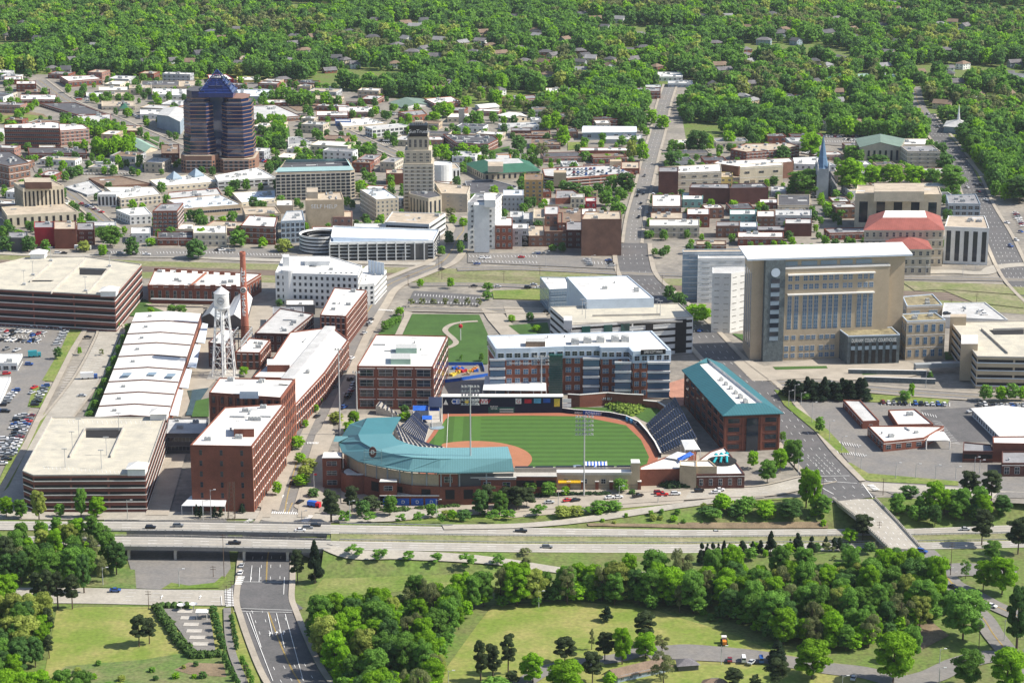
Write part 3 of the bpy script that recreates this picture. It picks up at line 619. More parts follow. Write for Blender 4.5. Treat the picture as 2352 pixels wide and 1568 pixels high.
def B(k,pts,b=None,h=None,wall='brick',roof='roof_white',win=('grid',0,4.5,.4,.5),hv=None,name='building',lab=None,cat='building',base=0.0,parap=None,sides=True,desc=None,grp=None,z0w=None,cap=96,foot=True,fw=None):
    dp=[D(k,*p) for p in pts]
    if h is None: h=hfrom(dp[0][0],dp[0][1],D(k,0,b)[1])
    W_=[at(x,y,h) for x,y in dp]; P=ccw([(p.x,p.y) for p in W_])
    cx=sum(p[0] for p in P)/len(P); cy=sum(p[1] for p in P)/len(P)
    root=empty(name,(cx,cy,base),lab,cat,grp)
    bb=MB(); bb.prism(P,base-.5 if base==0 else base,h,0); bb.build('wall',wall,root)
    flatroof(root,P,h,roof,parap or wall)
    if foot: FOOT.append(P)
    if win:
        cnt=[0,[]]
        n=len(P)
        E=[]
        for i in range(n):
            a,c=P[i],P[(i+1)%n]; nx,ny=(c[1]-a[1]),-(c[0]-a[0]); l=math.hypot(nx,ny) or 1; nx/=l; ny/=l
            vx,vy=-(a[0]+c[0])/2,-(a[1]+c[1])/2; vl=math.hypot(vx,vy); f=(nx*vx+ny*vy)/vl
            if f>.04: E.append((-f,a,c))
        E.sort(key=lambda e:e[0])
        for f,a,c in E: face(root,a,c,(z0w if z0w is not None else base+.3),h-.4,fw if fw and (f,a,c)==E[0] else win,cnt)
        if cnt[1]:
            b2=MB()
            for p,w,hh,an in cnt[1]: b2.box(p,(w,.16,hh),an)
            b2.build('windows','glass',root,kind='stuff')
    area=abs(sum(P[i][0]*P[(i+1)%len(P)][1]-P[(i+1)%len(P)][0]*P[i][1] for i in range(len(P))))/2
    nhv=hv if hv is not None else min(9,int(area/170))
    rr=random.Random(int(cx*7+cy)); q=inset(P,3.2)
    xs=[p[0] for p in q]; ys=[p[1] for p in q]; e=math.atan2(P[1][1]-P[0][1],P[1][0]-P[0][0])
    t=0;c_=0
    while c_<nhv and t<60:
        t+=1; u=(rr.uniform(min(xs),max(xs)),rr.uniform(min(ys),max(ys)))
        if inside(u,q): hvac(root,(u[0],u[1],h),rr.uniform(.6,1.1),e); c_+=1
    if area>420 and roof!='roof_sedum' and 'garage' not in str(win) and q:
        for kk in range(min(7,int(area/220))):
            u=(rr.uniform(min(xs),max(xs)),rr.uniform(min(ys),max(ys)))
            if not inside(u,q): continue
            b2=MB(); tp=rr.random()
            if tp<.45: b2.box((u[0],u[1],h+.06),(rr.uniform(3,8),rr.uniform(2,5),.05),e); b2.build('roof_patch','roof_light',root)
            elif tp<.7: b2.box((u[0],u[1],h+.45),(rr.uniform(4,9),.7,.6),e+(1.57 if rr.random()<.5 else 0)); b2.build('roof_duct','metal_grey',root)
            else: b2.tube((u[0],u[1],h),(u[0],u[1],h+1.1),.45,.45,8); b2.tube((u[0],u[1],h+1.1),(u[0],u[1],h+1.4),.75,.2,8); b2.build('roof_vent','metal_grey',root)
    if lab is None:
        wd=wall.replace('_wall','').replace('roof_','').replace('_',' ').replace('brick orange','orange brick').replace('brick dark','dark brick').replace('brick brown','brown brick').replace('brick pink','pink brick')
        rd=roof.replace('roof_','').replace('deck','concrete').replace('tealpale','pale teal').replace('bluewhite','bluish white').replace('palegreen','pale green').replace('greengrey','grey green')
        sz='small low' if h<7 and area<500 else 'low' if h<7 else 'mid height' if h<20 else 'tall'
        x,y=D(k,sum(p[0] for p in pts)/len(pts),sum(p[1] for p in pts)/len(pts))
        auto(root,desc or '%s %s building with %s flat roof'%(sz,wd,rd),x,y)
    return root,h,P
def S(k,x0,x1,yf,yb,yB,wall='brick',roof='roof_white',dx=0,dy=0,win=('grid',0,5,.4,.45),**kw):
    return B(k,[(x0,yf),(x1,yf+dy),(x1+dx,yb+dy),(x0+dx,yb)],b=yB,wall=wall,roof=roof,win=win,**kw)
def box_on(root,name,k,x0,x1,yf,yb,h0,h,wall,roof=None,dx=0):
    """block standing on a roof at height h0"""
    P=ccw([(p.x,p.y) for p in [T(k,x0,yf,h),T(k,x1,yf,h),T(k,x1+dx,yb,h),T(k,x0+dx,yb,h)]]); b=MB(); b.prism(P,h0-.1,h,0,1,False); return b.build(name,[wall,roof or wall],root)
def gable(root,P4,h,rise,roof,wall,over=.5,ridge='long',name='roof'):
    """P4 ccw rectangle"""
    e0=(Vector(P4[1])-Vector(P4[0])).length; e1=(Vector(P4[2])-Vector(P4[1])).length
    if (e0<e1)!=(ridge=='short'): P4=P4[1:]+P4[:1]
    a,b_,c,d=[Vector((p[0],p[1],h)) for p in P4]   # ridge parallel a-b
    u=(b_-a).normalized(); v=(d-a).normalized(); r0=(a+d)/2; r1=(b_+c)/2; W2=(d-a).length/2
    dz=rise*over/W2
    A=[a-u*over-v*over,b_+u*over-v*over,c+u*over+v*over,d-u*over+v*over]
    for q in A: q.z-=dz
    r0=r0-u*over; r1=r1+u*over; r0.z=r1.z=h+rise; t=Vector((0,0,.25))
    m=MB(); m.add([A[0],A[1],r1,r0],[(0,1,2,3)]); m.add([A[2],A[3],r0,r1],[(0,1,2,3)])
    m.add([A[0]-t,A[1]-t,r1-t,r0-t],[(3,2,1,0)]); m.add([A[2]-t,A[3]-t,r0-t,r1-t],[(3,2,1,0)])
    m.add([A[0]-t,A[1]-t,A[1],A[0]],[(0,1,2,3)]); m.add([A[2]-t,A[3]-t,A[3],A[2]],[(0,1,2,3)])
    for r,p,q in((r0,A[0],A[3]),(r1,A[1],A[2])): m.add([p-t,p,r,r-t],[(0,1,2,3)]); m.add([q-t,q,r,r-t],[(3,2,1,0)])
    o=m.build(name,roof,root)
    g=MB(); a2,d2,b2,c2=[Vector((p.x,p.y,h-.1)) for p in(a,d,b_,c)]; g.add([d2,a2,Vector(((a.x+d.x)/2,(a.y+d.y)/2,h+rise-.15))],[(0,1,2)]); g.add([b2,c2,Vector(((b_.x+c.x)/2,(b_.y+c.y)/2,h+rise-.15))],[(0,1,2)])
    g.build('gable_wall',wall,root); return o
def hip(root,P4,h,rise,roof,over=.6,flat=None,flatmat='roof_grey',name='roof',frac=None):
    """hip roof; flat: fraction of the half-width at which it is cut flat"""
    e0=(Vector(P4[1])-Vector(P4[0])).length; e1=(Vector(P4[2])-Vector(P4[1])).length
    if e0<e1: P4=P4[1:]+P4[:1]
    Q=inset(P4,-over); W2=min(e0,e1)/2+over; d=W2*(flat or .999); T_=inset(Q,d); m=MB()
    vs=[(p[0],p[1],h) for p in Q]+[(p[0],p[1],h+rise) for p in T_]
    m.add(vs,[(i,(i+1)%4,4+(i+1)%4,4+i) for i in range(4)],0); m.add([(p[0],p[1],h+rise) for p in T_],[(0,1,2,3)],1); m.add([(p[0],p[1],h) for p in Q],[(3,2,1,0)],0)
    return m.build(name,[roof,flatmat],root)
def R_(k,pts,b=None,h=None,kind='gable',rise=2.5,wall='cream',roof='roof_shingle',win=('grid',0,5,.35,.4),lab=None,name='building',cat='building',desc=None,ridge='long',flat=None,over=.6,chim=0,grp=None,flatmat='roof_grey'):
    dp=[D(k,*p) for p in pts]
    if h is None: h=hfrom(dp[0][0],dp[0][1],D(k,0,b)[1])
    P=ccw([(p.x,p.y) for p in [at(x,y,h) for x,y in dp]]); cx=sum(p[0] for p in P)/4; cy=sum(p[1] for p in P)/4
    root=empty(name,(cx,cy,0),lab,cat,grp); bb=MB(); bb.prism(P,-.5,h,0); bb.build('wall',wall,root); FOOT.append(P)
    rf=gable(root,P,h,rise,roof,wall,over,ridge) if kind=='gable' else hip(root,P,h,rise,roof,over,flat,flatmat)
    if chim:
        m=MB(); m.box((P[0][0]*.4+P[2][0]*.6,P[0][1]*.4+P[2][1]*.6,h+rise*.7),(1,1,rise+1.6)); m.build('chimney','brick_dark',rf)
    if win:
        for i in range(4):
            a,c=P[i],P[(i+1)%4]; nx,ny=(c[1]-a[1]),-(c[0]-a[0]); vx,vy=-(a[0]+c[0])/2,-(a[1]+c[1])/2
            if nx*vx+ny*vy>0: face(root,a,c,.3,h-.3,win,[0,[]])
    if lab is None:
        x,y=D(k,sum(p[0] for p in pts)/4,sum(p[1] for p in pts)/4)
        auto(root,desc or '%s building with %s %s roof'%(wall.replace('_wall','').replace('_',' '),roof.replace('roof_',''),'gabled' if kind=='gable' else 'hipped'),x,y)
    return root,h,P
# ----- far town, upper left -----
g4=('grid',4,4,.5,.5); bk=None
B(0,[(28,885),(412,890),(410,850),(355,842),(30,862)],1030,wall='brick',win=('band',5,5,.5,.45),name='office_building',lab='long five storey brick office with white roof at the left edge'); 
B(0,[(415,905),(615,890),(575,862),(400,855)],1005,wall='brick_pink',win=('grid',4,4,.5,.5),name='office_building',lab='pale brick wing with white roof joined right of the long brick office')
S(0,200,600,1060,1020,1100,'brick','roof_dark',dx=-10); S(0,270,380,1022,1005,1060,'cream','roof_light',win=None)
B(0,[(-120,1110),(60,1150),(205,1125),(75,1048),(-120,1045)],1250,wall='brick_brown',roof='roof_dark',win=('grid',3,5,.5,.5),name='station_building',lab='old brown brick hall with dark roof at the left edge, above the bank')
S(0,112,248,582,562,635,'brick','roof_white'); S(0,170,345,640,618,662,'brick_dark','roof_brown'); S(0,140,390,690,655,712,'brick','roof_white'); S(0,30,150,552,530,585,'brick','roof_white')
B(0,[(470,563),(705,545),(640,522),(410,528)],603,wall='brick',win=('grid',1,5,.5,.5)); S(0,680,885,625,600,655,'cream','roof_white'); S(0,890,1045,612,590,652,'cream','roof_tan')
S(0,975,1235,592,562,618,'cream','roof_dark'); S(0,1220,1350,602,560,622,'tan','roof_tan'); S(0,1052,1180,655,615,690,'white_wall','roof_white'); S(0,1185,1300,660,618,690,'white_wall','roof_white')
B(0,[(1440,545),(1612,550),(1560,515),(1432,518)],575,wall='red_paint',win=None); S(0,1632,1798,555,532,572,'yellow_wall','roof_white',win=None); S(0,595,705,665,642,682,'white_wall','roof_white')
S(0,700,930,735,700,760,'cream','roof_tan'); S(0,750,880,665,640,690,'cream','roof_tan')
R_(0,[(825,750),(885,750),(880,728),(830,728)],768,kind='hip',rise=4,wall='cream',roof='roof_green')
B(0,[(550,800),(735,790),(520,710),(270,715)],818,wall='brick',roof='roof_dark',hv=3); S(0,530,765,845,790,862,'brick_pink','roof_light'); S(0,830,975,905,870,932,'brick','roof_tan')
S(0,965,1140,790,760,822,'white_wall','roof_white'); R_(0,[(1080,790),(1240,838),(1300,755),(1130,745)],880,rise=2,wall='blue_grey',roof='roof_light',win=None)
R_(0,[(1000,1045),(1085,1022),(965,958),(890,985)],1060,rise=3,wall='cream',roof='roof_palegreen',name='market_pavilion',cat='pavilion',lab='open market pavilion with long pale green metal roof')
S(0,1112,1235,1062,1000,1125,'brick_dark','roof_brown'); B(0,[(1740,830),(2075,802),(1900,725),(1710,732)],858,wall='brick_brown',roof='roof_light'); S(0,1605,1870,668,620,700,'blue_grey','roof_bluewhite',win=None)
S(0,1830,1975,712,690,732,'brick','roof_white'); S(0,2180,2400,800,768,835,'brick','roof_white'); S(0,1650,1790,415,385,442,'brick_brown','roof_tan'); S(0,1790,1905,430,415,495,'brick_brown','roof_tan')
R_(0,[(1905,430),(2018,432),(2010,400),(1895,400)],495,kind='hip',rise=3,wall='brick',roof='roof_shingle',win=('grid',2,5,.4,.4))
B(0,[(1985,1000),(2148,985),(2060,945),(1985,950)],1027,wall='white_wall',roof='roof_grey'); S(0,2310,2420,840,825,870,'blue_wall','roof_light')
# convention hall, theatre and neighbours
B(0,[(1270,1442),(1665,1412),(1520,1345),(1150,1380)],1502,wall='tan',roof='roof_bluewhite',win=('band',1,5,.5,.3),name='convention_hall',lab='wide convention hall with bluish white roof in front of the glass tower')
B(0,[(1160,1372),(1530,1345),(1500,1300),(1160,1330)],1400,wall='brick',roof='roof_light',win=None,hv=5)
th,hh,_=B(0,[(1090,1290),(1505,1255),(1400,1195),(1030,1245)],1320,wall='cream',roof='roof_white',hv=6,name='theatre_building',lab='cream theatre with white roof and two pale blue pyramid skylights')
for x,y in((1200,1218),(1350,1198)):
    p=T(0,x,y,hh+2); m=MB(); m.lathe((p.x,p.y,hh),[(6.5,0),(6.5,1.5),(.05,6.5)],4,0); m.build('skylight','glass_pale',th)
B(0,[(830,1372),(1112,1342),(1060,1290),(720,1292)],1432,wall='stone',roof='roof_white',win=('grid',2,3.5,.5,.6),lab='white roofed civic arts hall with glazed entrance bay')
S(0,670,800,1345,1325,1425,'white_wall','roof_white',dx=40,win=('vert',1,3,.5,.8)); B(0,[(600,1347),(710,1327),(620,1250),(450,1292)],1358,wall='grey_wall',roof='roof_light',win=('garage',1,8,.5,.6)); B(0,[(720,1288),(1045,1270),(830,1217),(610,1232)],1302,wall='brick_brown',roof='roof_brown',win=None,hv=0)
B(0,[(1500,1252),(1900,1228),(1775,1160),(1480,1215)],1310,wall='white_wall',roof='roof_white',win=('garage',2,6,.5,.55,'trim'),name='parking_deck',lab='low white parking podium at the foot of the blue glass tower')
B(0,[(1665,1402),(1900,1372),(1895,1312),(1600,1332)],1425,wall='cream',roof='roof_bluewhite'); B(0,[(895,1490),(1048,1482),(1000,1430),(798,1450)],1550,wall='white_wall',roof='roof_white',win=('grid',2,4,.4,.5))
B(0,[(1050,1460),(1222,1458),(1265,1402),(1105,1408)],1628,wall='brick',roof='roof_grey',win=('grid',6,3.4,.7,.6),name='loft_building',lab='narrow six storey brick loft with broad steel windows')
B(0,[(1690,1482),(1935,1475),(1900,1428),(1670,1432)],1535,wall='tan',roof='roof_tan'); S(0,1905,2020,1420,1382,1475,'beige','roof_white',win=None); B(0,[(1660,1558),(1895,1568),(1912,1500),(1715,1487)],1678,wall='brick',roof='roof_white',win=('grid',3,4.5,.35,.5))
B(0,[(1935,1530),(2100,1522),(2085,1455),(1975,1460)],1680,wall='blue_grey',roof='roof_light',win=('grid',4,3.5,.7,.6)); S(0,420,800,1560,1530,1600,'grey_wall','roof_light')
# bank
bt,h1,P=B(0,[(50,1490),(540,1462),(440,1398),(10,1432)],1568,wall='cream',roof='roof_tan',win=('vert',1,5,.35,.7,'frame','opening'),name='bank_hall',cat='building',lab='wide cream podium hall with flat roof carrying the striped bank block',hv=0)
bk_,h2,P=B(0,[(158,1302),(440,1284),(355,1240),(95,1262)],h=None,b=1500,wall='cream',roof='roof_tan',win=('vert',1,3.0,.42,.82,'frame','opening'),name='bank_tower',lab='cream bank block with dark vertical window stripes above its podium',hv=0,foot=False)
box_on(bk_,'penthouse',0,172,356,1255,1225,h2,h2+5,'brick_brown','roof_tan',dx=-8)
mat('edge_teal',(.36,.55,.55),var=.04)
# hotel
ho,hh,P=B(9,[(633,400),(805,395),(815,393),(800,368),(655,370)],462,wall='beige',roof='roof_dark',win=('grid',8,3.8,.74,.66,'frame_dark','glass'),name='hotel',cat='hotel',lab='long tan hotel slab with pale teal roof edge and red lettering',hv=0,parap='tan')
q=ccw([(p.x,p.y) for p in[at(636,384,hh+4),at(808,380,hh+4),at(797,362,hh+4),at(656,364,hh+4)]]); q0=inset(q,-1.5); m=MB(); n=4
m.add([(p[0],p[1],hh+.6) for p in inset(q0,.2)]+[(p[0],p[1],hh+3.4) for p in inset(q0,2.6)],[(i,(i+1)%4,4+(i+1)%4,4+i) for i in range(4)]); m.build('roof_edge','edge_teal',ho)
a=at(762,387,hh-1.4); text_obj('lettering','Marriott',4.2,(a.x,a.y-1.2,hh-1.6),0,'sign_red',ho)
se,hh,P=B(9,[(701,462),(790,460),(784,443),(710,445)],528,wall='tan',roof='roof_tan',win=None,name='office_building',lab='blank fronted tan block with white wall lettering in front of the hotel',hv=2)
box_on(se,'stair_tower',9,704,730,441,431,hh,hh+5,'beige','roof_tan'); a=at(745,470,hh-3); text_obj('lettering','SELF HELP',4.2,(a.x,P[0][1]-.3 if P[0][1]<P[1][1] else P[1][1]-.3,hh-4),0,'lettering',se)
# ----- far town, upper middle -----
B(1,[(240,1380),(395,1368),(290,1300),(128,1310)],1525,wall='stone',roof='roof_bluewhite',win=('grid',5,3.4,.35,.5),name='office_building',lab='wedge shaped old stone office with pale roof left of the stepped tower')
S(1,308,430,1200,1172,1275,'brick','roof_tan',win=None); B(1,[(715,1172),(818,1165),(790,1132),(640,1140),(650,1172)],1250,wall='white_wall',roof='roof_tan',win=('vert',1,3,.5,.85,'frame','opening'))
p=T(1,690,1245); m=MB(); hc=hfrom(*D(1,690,1125),D(1,0,1245)[1]); ro=empty('stair_drum',p,'plain white round stair drum behind the stepped tower','building'); m.lathe(p,[(8.5,0),(8.5,hc),(7.8,hc),(7.8,hc-.6),(0,hc-.6)],24); m.build('wall','white_wall',ro,smooth=False)
po,hh,P=R_(1,[(985,1198),(1372,1178),(1290,1112),(855,1128)],1247,kind='hip',rise=5,wall='stone',roof='roof_green',flat=.55,flatmat='roof_light',win=('vert',1,4.5,.4,.7),name='post_office',lab='stone colonnaded hall with dark green hipped ring roof'); box_on(po,'penthouse',1,1010,1115,1145,1115,hh+4,hh+9,'cream','roof_tan')
B(1,[(790,990),(1010,998),(1080,962),(1045,937),(700,927)],1045,wall='brick',roof='roof_dark',win=('grid',2,4,.4,.5),name='school',lab='curved brick school with dark roof behind the stepped tower'); S(1,600,705,968,945,1005,'brick_pink','roof_white')
B(1,[(212,893),(458,868),(400,855),(165,878)],950,wall='white_wall',roof='roof_light',win=('grid',2,4.5,.75,.6),name='office_building',lab='white modern two storey office with big windows left of the black sign')
B(1,[(10,877),(315,852),(190,812),(-20,832)],902,wall='cream',roof='roof_white'); S(1,-20,220,775,738,812,'brick_pink','roof_white'); S(1,30,110,715,705,735,'brick_brown','roof_dark')
R_(1,[(425,742),(612,720),(560,680),(330,705)],752,rise=3,wall='white_wall',roof='roof_greengrey'); B(1,[(640,717),(822,702),(760,668),(572,684)],747,wall='brick_orange',roof='roof_white'); B(1,[(480,802),(592,790),(560,760),(390,776)],842,wall='brick_orange',roof='roof_grey')
R_(1,[(960,747),(1088,733),(1030,712),(920,722)],770,rise=1.5,wall='white_wall',roof='roof_white',win=None); R_(1,[(1175,812),(1278,802),(1240,780),(1075,792)],847,rise=1.8,wall='cream',roof='roof_white',win=('vert',1,8,.3,.5))
B(1,[(1215,690),(1358,680),(1330,658),(1090,675)],728,wall='brick',roof='roof_grey',win=('grid',2,4,.5,.5)); S(1,808,848,755,746,870,'concrete','roof_light',win=None); S(1,730,880,812,785,845,'cream','roof_white',dx=30)
S(1,1410,1590,640,610,662,'cream','roof_white'); S(1,2030,2200,632,608,684,'brick','roof_grey'); S(1,2180,2352,532,500,562,'white_wall','roof_white'); S(1,2250,2420,580,558,604,'blue_grey','roof_light')
S(1,2085,2200,605,588,625,'blue_grey','roof_light',win=None); S(1,2025,2110,690,672,710,'brick_pink','roof_white')
R_(1,[(1662,912),(2032,907),(2028,872),(1670,868)],967,rise=2,wall='blue_grey',roof='roof_bluewhite',win=('grid',1,12,.3,.4),name='warehouse',lab='long pale blue metal warehouse left of the straight uphill street'); S(1,1820,2072,965,930,992,'grey_wall','roof_light',win=None)
S(1,1640,1990,1042,1020,1068,'brick','roof_white',win=None); S(1,1310,1510,1000,960,1032,'brick_brown','roof_brown'); B(1,[(1130,880),(1362,868),(1330,845),(1080,858)],907,wall='white_wall',roof='roof_light'); S(1,1170,1440,937,905,957,'brick','roof_brown')
S(1,990,1165,1100,1068,1108,'orange','roof_light',win=None); S(1,1170,1310,905,885,940,'brick_dark','roof_grey')
gd,hh,P=B(1,[(1560,1232),(2015,1195),(1860,1140),(1385,1165),(1400,1215)],1300,wall='brick_orange',roof='roof_light',win=('garage',3,9,.5,.5,'trim'),name='parking_deck',cat='parking garage',lab='open parking deck full of cars with red and white striped front',hv=0)
box_on(gd,'stair_tower',1,1463,1550,1190,1172,2,hh+5,'tan'); box_on(gd,'stair_tower',1,1850,1930,1112,1098,2,hh+4,'tan'); DECKCARS=[(P,hh)]
S(1,1930,2055,1165,1120,1205,'brick','roof_tan'); S(1,1262,1390,1245,1203,1418,'ochre','roof_brown',win=('grid',6,4,.45,.55),name='hotel_building',lab='narrow ochre brick six storey block with tall windows')
B(1,[(880,1335),(1142,1330),(1215,1290),(1030,1240),(850,1252)],1348,wall='grey_wall',roof='roof_dark',win=None,hv=1)
B(1,[(690,1337),(867,1342),(887,1288),(640,1258)],1458,wall='beige',roof='roof_tan',win=('grid',4,8,.2,.2),hv=1); box_on(gd,'annex',1,1,2,2,1,0,.2,'tan')
S(1,1115,1258,1352,1312,1462,'grey_wall','roof_bluewhite',win=('grid',3,3,.5,.55)); B(1,[(1475,1372),(1675,1362),(1600,1315),(1480,1315)],1435,wall='brick',roof='roof_grey',win=None); S(1,1580,1675,1365,1340,1437,'cream','roof_light',win=('grid',2,3.5,.5,.6))
S(1,1682,1757,1392,1365,1437,'red_paint','roof_light'); S(1,1390,1580,1415,1370,1440,'beige','roof_light')
sn,hh,P=B(1,[(870,1400),(1060,1395),(1105,1350),(920,1342)],1722,wall='white_wall',roof='roof_grey',win=('grid',9,6,.22,.42),name='office_tower',lab='slim white ten storey tower left of the brick block',hv=1); box_on(sn,'stair_tower',1,985,1062,1378,1330,hh,hh+5,'white_wall','roof_white')
box_on(sn,'stair_bay',1,915,1020,1412,1396,1,hh+1.2,'white_wall')
S(1,1165,1255,1500,1462,1545,'white_wall','roof_light'); S(1,1255,1320,1515,1470,1580,'grey_wall','roof_light'); S(1,1325,1400,1508,1440,1600,'cream','roof_tan'); S(1,1400,1500,1480,1425,1590,'brick_pink','roof_light'); S(1,1500,1660,1540,1440,1640,'brick_brown','roof_brown'); S(1,1490,1525,1540,1470,1690,'brick','roof_brown')
S(1,1060,1180,1560,1505,1718,'brick','roof_white',win=('grid',3,4,.5,.5)); S(1,1180,1290,1580,1545,1700,'grey_wall','roof_white'); S(1,1245,1400,1630,1560,1700,'brick_brown','roof_tan'); S(1,1400,1560,1600,1560,1700,'brick_brown','roof_brown'); S(1,1550,1660,1590,1530,1710,'brick_dark','roof_grey')
S(1,1655,1760,1482,1440,1520,'brick_brown','roof_white'); B(1,[(1655,1515),(1932,1515),(1925,1458),(1680,1462)],1765,wall='brick_brown',roof='roof_tan',win=None,name='warehouse',lab='tall blank brown brick block with a pale patch on its wall')
B(1,[(300,1535),(605,1550),(718,1475),(350,1465)],1660,wall='white_wall',roof='roof_tan',win=('band',3,5,.5,.4),hv=2); box_on(gd,'annex',1,1,2,2,1,0,.2,'tan')
S(1,-200,30,1600,1565,1650,'brick','roof_white'); S(1,-60,75,1500,1460,1580,'brick_pink','roof_tan'); S(1,90,300,1575,1545,1640,'white_wall','roof_white')
# ----- upper right -----
R_(2,[(1000,535),(1120,560),(1230,535),(1100,502)],575,kind='hip',rise=3,wall='brick',roof='roof_green'); R_(2,[(1220,540),(1495,548),(1440,500),(1210,510)],560,kind='hip',rise=2,wall='cream',roof='roof_palegreen',win=None); 
R_(2,[(1295,605),(1540,610),(1520,570),(1300,580)],630,rise=4,wall='brick_dark',roof='roof_dark',name='church',cat='church',lab='dark roofed brick church with white steeple among the far trees')
def steeple(k,x,yb,yt,w,lab,m='metal_white',bm='brick',frac=.35,spec=None):
    g=T(k,x,yb); H=hfrom(*D(k,x,yt),D(k,0,yb)[1]); r=empty('steeple',g,lab,'steeple'); b=MB(); b.box((g.x,g.y,H*frac/2),(w,w,H*frac)); b.build('belfry',bm,r)
    b=MB(); b.lathe((g.x,g.y,H*frac),[(w*.72,0),(w*.45,H*.06),(w*.3,H*.15),(.12,H*(1-frac))],8); b.build('spire',m,r); return r
steeple(2,1390,612,500,6,'white church steeple on a brick tower, left of a second white one'); steeple(2,1418,550,462,4,'slim white steeple behind the dark roofed church','metal_white','white_wall')
S(2,700,815,680,655,706,'brick','roof_light'); 
for k,pts,b_,w,rf,ds in[(2,[(950,790),(975,790),(972,768),(948,768)],806,'teal_wall','roof_light','small turquoise house with pale roof'),(2,[(965,860),(1040,868),(1035,828),(965,825)],898,'white_wall','roof_shingle','white two storey house with dark gabled roof'),(2,[(1150,855),(1260,858),(1255,830),(1150,828)],900,'white_wall','roof_brown','white two storey house with brown hipped roof'),(2,[(1300,872),(1410,872),(1405,845),(1305,845)],902,'cream','roof_red','cream bungalow with orange tiled roof')]:
    R_(k,pts,b_,kind='hip' if 'hip' in ds else 'gable',rise=3,wall=w,roof=rf,desc=ds,name='house',cat='house',win=('grid',2,4,.3,.45),chim=1)
ch,hh,P=R_(2,[(1800,870),(1985,885),(1990,850),(1820,835)],918,kind='hip',rise=5,wall='blue_grey',roof='roof_light',name='chapel',cat='church',lab='grey chapel with broad hipped metal roof and thin spire',win=None); c=sum((Vector((p[0],p[1])) for p in P),Vector((0,0)))/4
m=MB(); m.lathe((c.x,c.y,hh+4),[(1.6,0),(1.2,3),(.1,14)],6); m.build('spire','metal_white',ch)
R_(2,[(1225,1014),(1500,1012),(1530,957),(1190,955)],1130,rise=4,wall='beige',roof='roof_greengrey',win=('vert',1,5,.35,.6),name='school',lab='long beige institution with grey green gabled roof beside the boulevard')
B(2,[(1550,1048),(1778,1048),(1722,1005),(1500,1010)],1168,wall='beige',roof='roof_grey',win=('grid',4,6,.25,.4),name='school',lab='beige four storey wing with grey roof joined to the green roofed institution'); S(2,1515,1690,1000,960,1040,'cream','roof_white',win=None)
B(2,[(330,1032),(440,1052),(645,1037),(805,1012),(740,990),(440,992)],1100,wall='brick',roof='roof_tan',win=('grid',3,4,.4,.5),name='school',lab='old red brick school with tan roof left of the blue spire')
B(2,[(208,1128),(385,1152),(765,1118),(740,1092),(240,1112)],1235,wall='brick_brown',roof='roof_white',win=None,name='library',lab='long brown and cream hall with white roof in front of the brick school'); B(2,[(395,1158),(692,1142),(690,1122),(395,1137)],1292,wall='cream',roof='roof_white',win=('grid',2,14,.35,.25,'frame','opening'),foot=False,lab='flat cream front block with few dark window slots below the brown hall')
B(2,[(-30,1195),(268,1185),(262,1132),(-150,1155)],1332,wall='stone',roof='roof_white',win=('grid',3,9,.4,.25,'frame','opening'),lab='wide stone coloured block with white roof right of the straight uphill street'); S(2,-165,-30,1188,1155,1340,'brick_dark','roof_grey',win=None)
B(2,[(770,1132),(1055,1142),(920,1085),(760,1092)],1172,wall='white_wall',roof='roof_white'); S(2,215,345,1225,1190,1288,'yellow_wall','roof_tan'); S(2,345,500,1245,1205,1288,'tan','roof_tan')
B(2,[(45,1297),(325,1302),(320,1270),(60,1272)],1402,wall='brick_dark',roof='roof_grey',win=None); B(2,[(325,1302),(592,1297),(560,1265),(340,1270)],1412,wall='brick_dark',roof='roof_dark',win=None)
S(2,655,878,1420,1345,1458,'cream','roof_dark',hv=0); S(2,530,655,1402,1375,1452,'brick_dark','roof_white'); S(2,325,508,1482,1450,1542,'teal_wall','roof_white'); S(2,512,636,1497,1457,1568,'brick_brown','roof_white'); S(2,640,888,1490,1450,1562,'grey_wall','roof_light')
S(2,705,890,1545,1512,1630,'brick_dark','roof_light',win=None); S(2,230,395,1562,1530,1640,'brick_brown','roof_grey'); S(2,395,515,1568,1535,1640,'blue_grey','roof_white'); S(2,515,705,1590,1560,1650,'brick_dark','roof_grey')
S(2,0,140,1378,1332,1432,'teal_wall','roof_white'); S(2,-210,-10,1425,1345,1500,'brick_brown','roof_white'); S(2,-220,30,1510,1468,1568,'brick_brown','roof_tan'); S(2,30,186,1482,1440,1568,'brick','roof_white'); S(2,-230,115,1560,1515,1640,'beige','roof_white'); S(2,610,710,1325,1290,1350,'grey_wall','roof_light')
S(5,380,695,70,35,128,'brick','roof_white'); S(5,95,300,120,95,150,'brick_brown','roof_tan')
jb,hh,P=B(2,[(1190,1338),(1785,1345),(1765,1290),(1205,1280)],1580,wall='cream',roof='roof_tan',win=('vert',1,12,.5,.6,'frame','glass'),name='office_building',lab='pale columned office block with dark tall window bays and roof penthouse',hv=0)
box_on(jb,'penthouse',2,1320,1665,1320,1262,hh,hh+7,'cream','roof_tan')
B(2,[(1830,1407),(2052,1410),(2020,1342),(1815,1347)],1492,wall='blue_grey',roof='roof_grey',win=('grid',2,5,.7,.55),lab='small blue grey glazed office right of the columned block')
ct,hh,P=R_(9,[(1985,528),(2168,528),(2158,496),(1998,496)],612,kind='hip',rise=6,wall='stone',roof='roof_red',flat=.5,flatmat='roof_white',win=('grid',4,4.5,.4,.5),name='old_courthouse',lab='stone hall with faded red hipped roof below the columned office block')
R_(9,[(2040,572),(2140,572),(2128,550),(2035,550)],632,kind='hip',rise=5,wall='stone',roof='roof_red',win=('grid',3,4.5,.4,.5),name='annex_hall',lab='smaller stone hall with bright red hipped roof behind the courthouse')
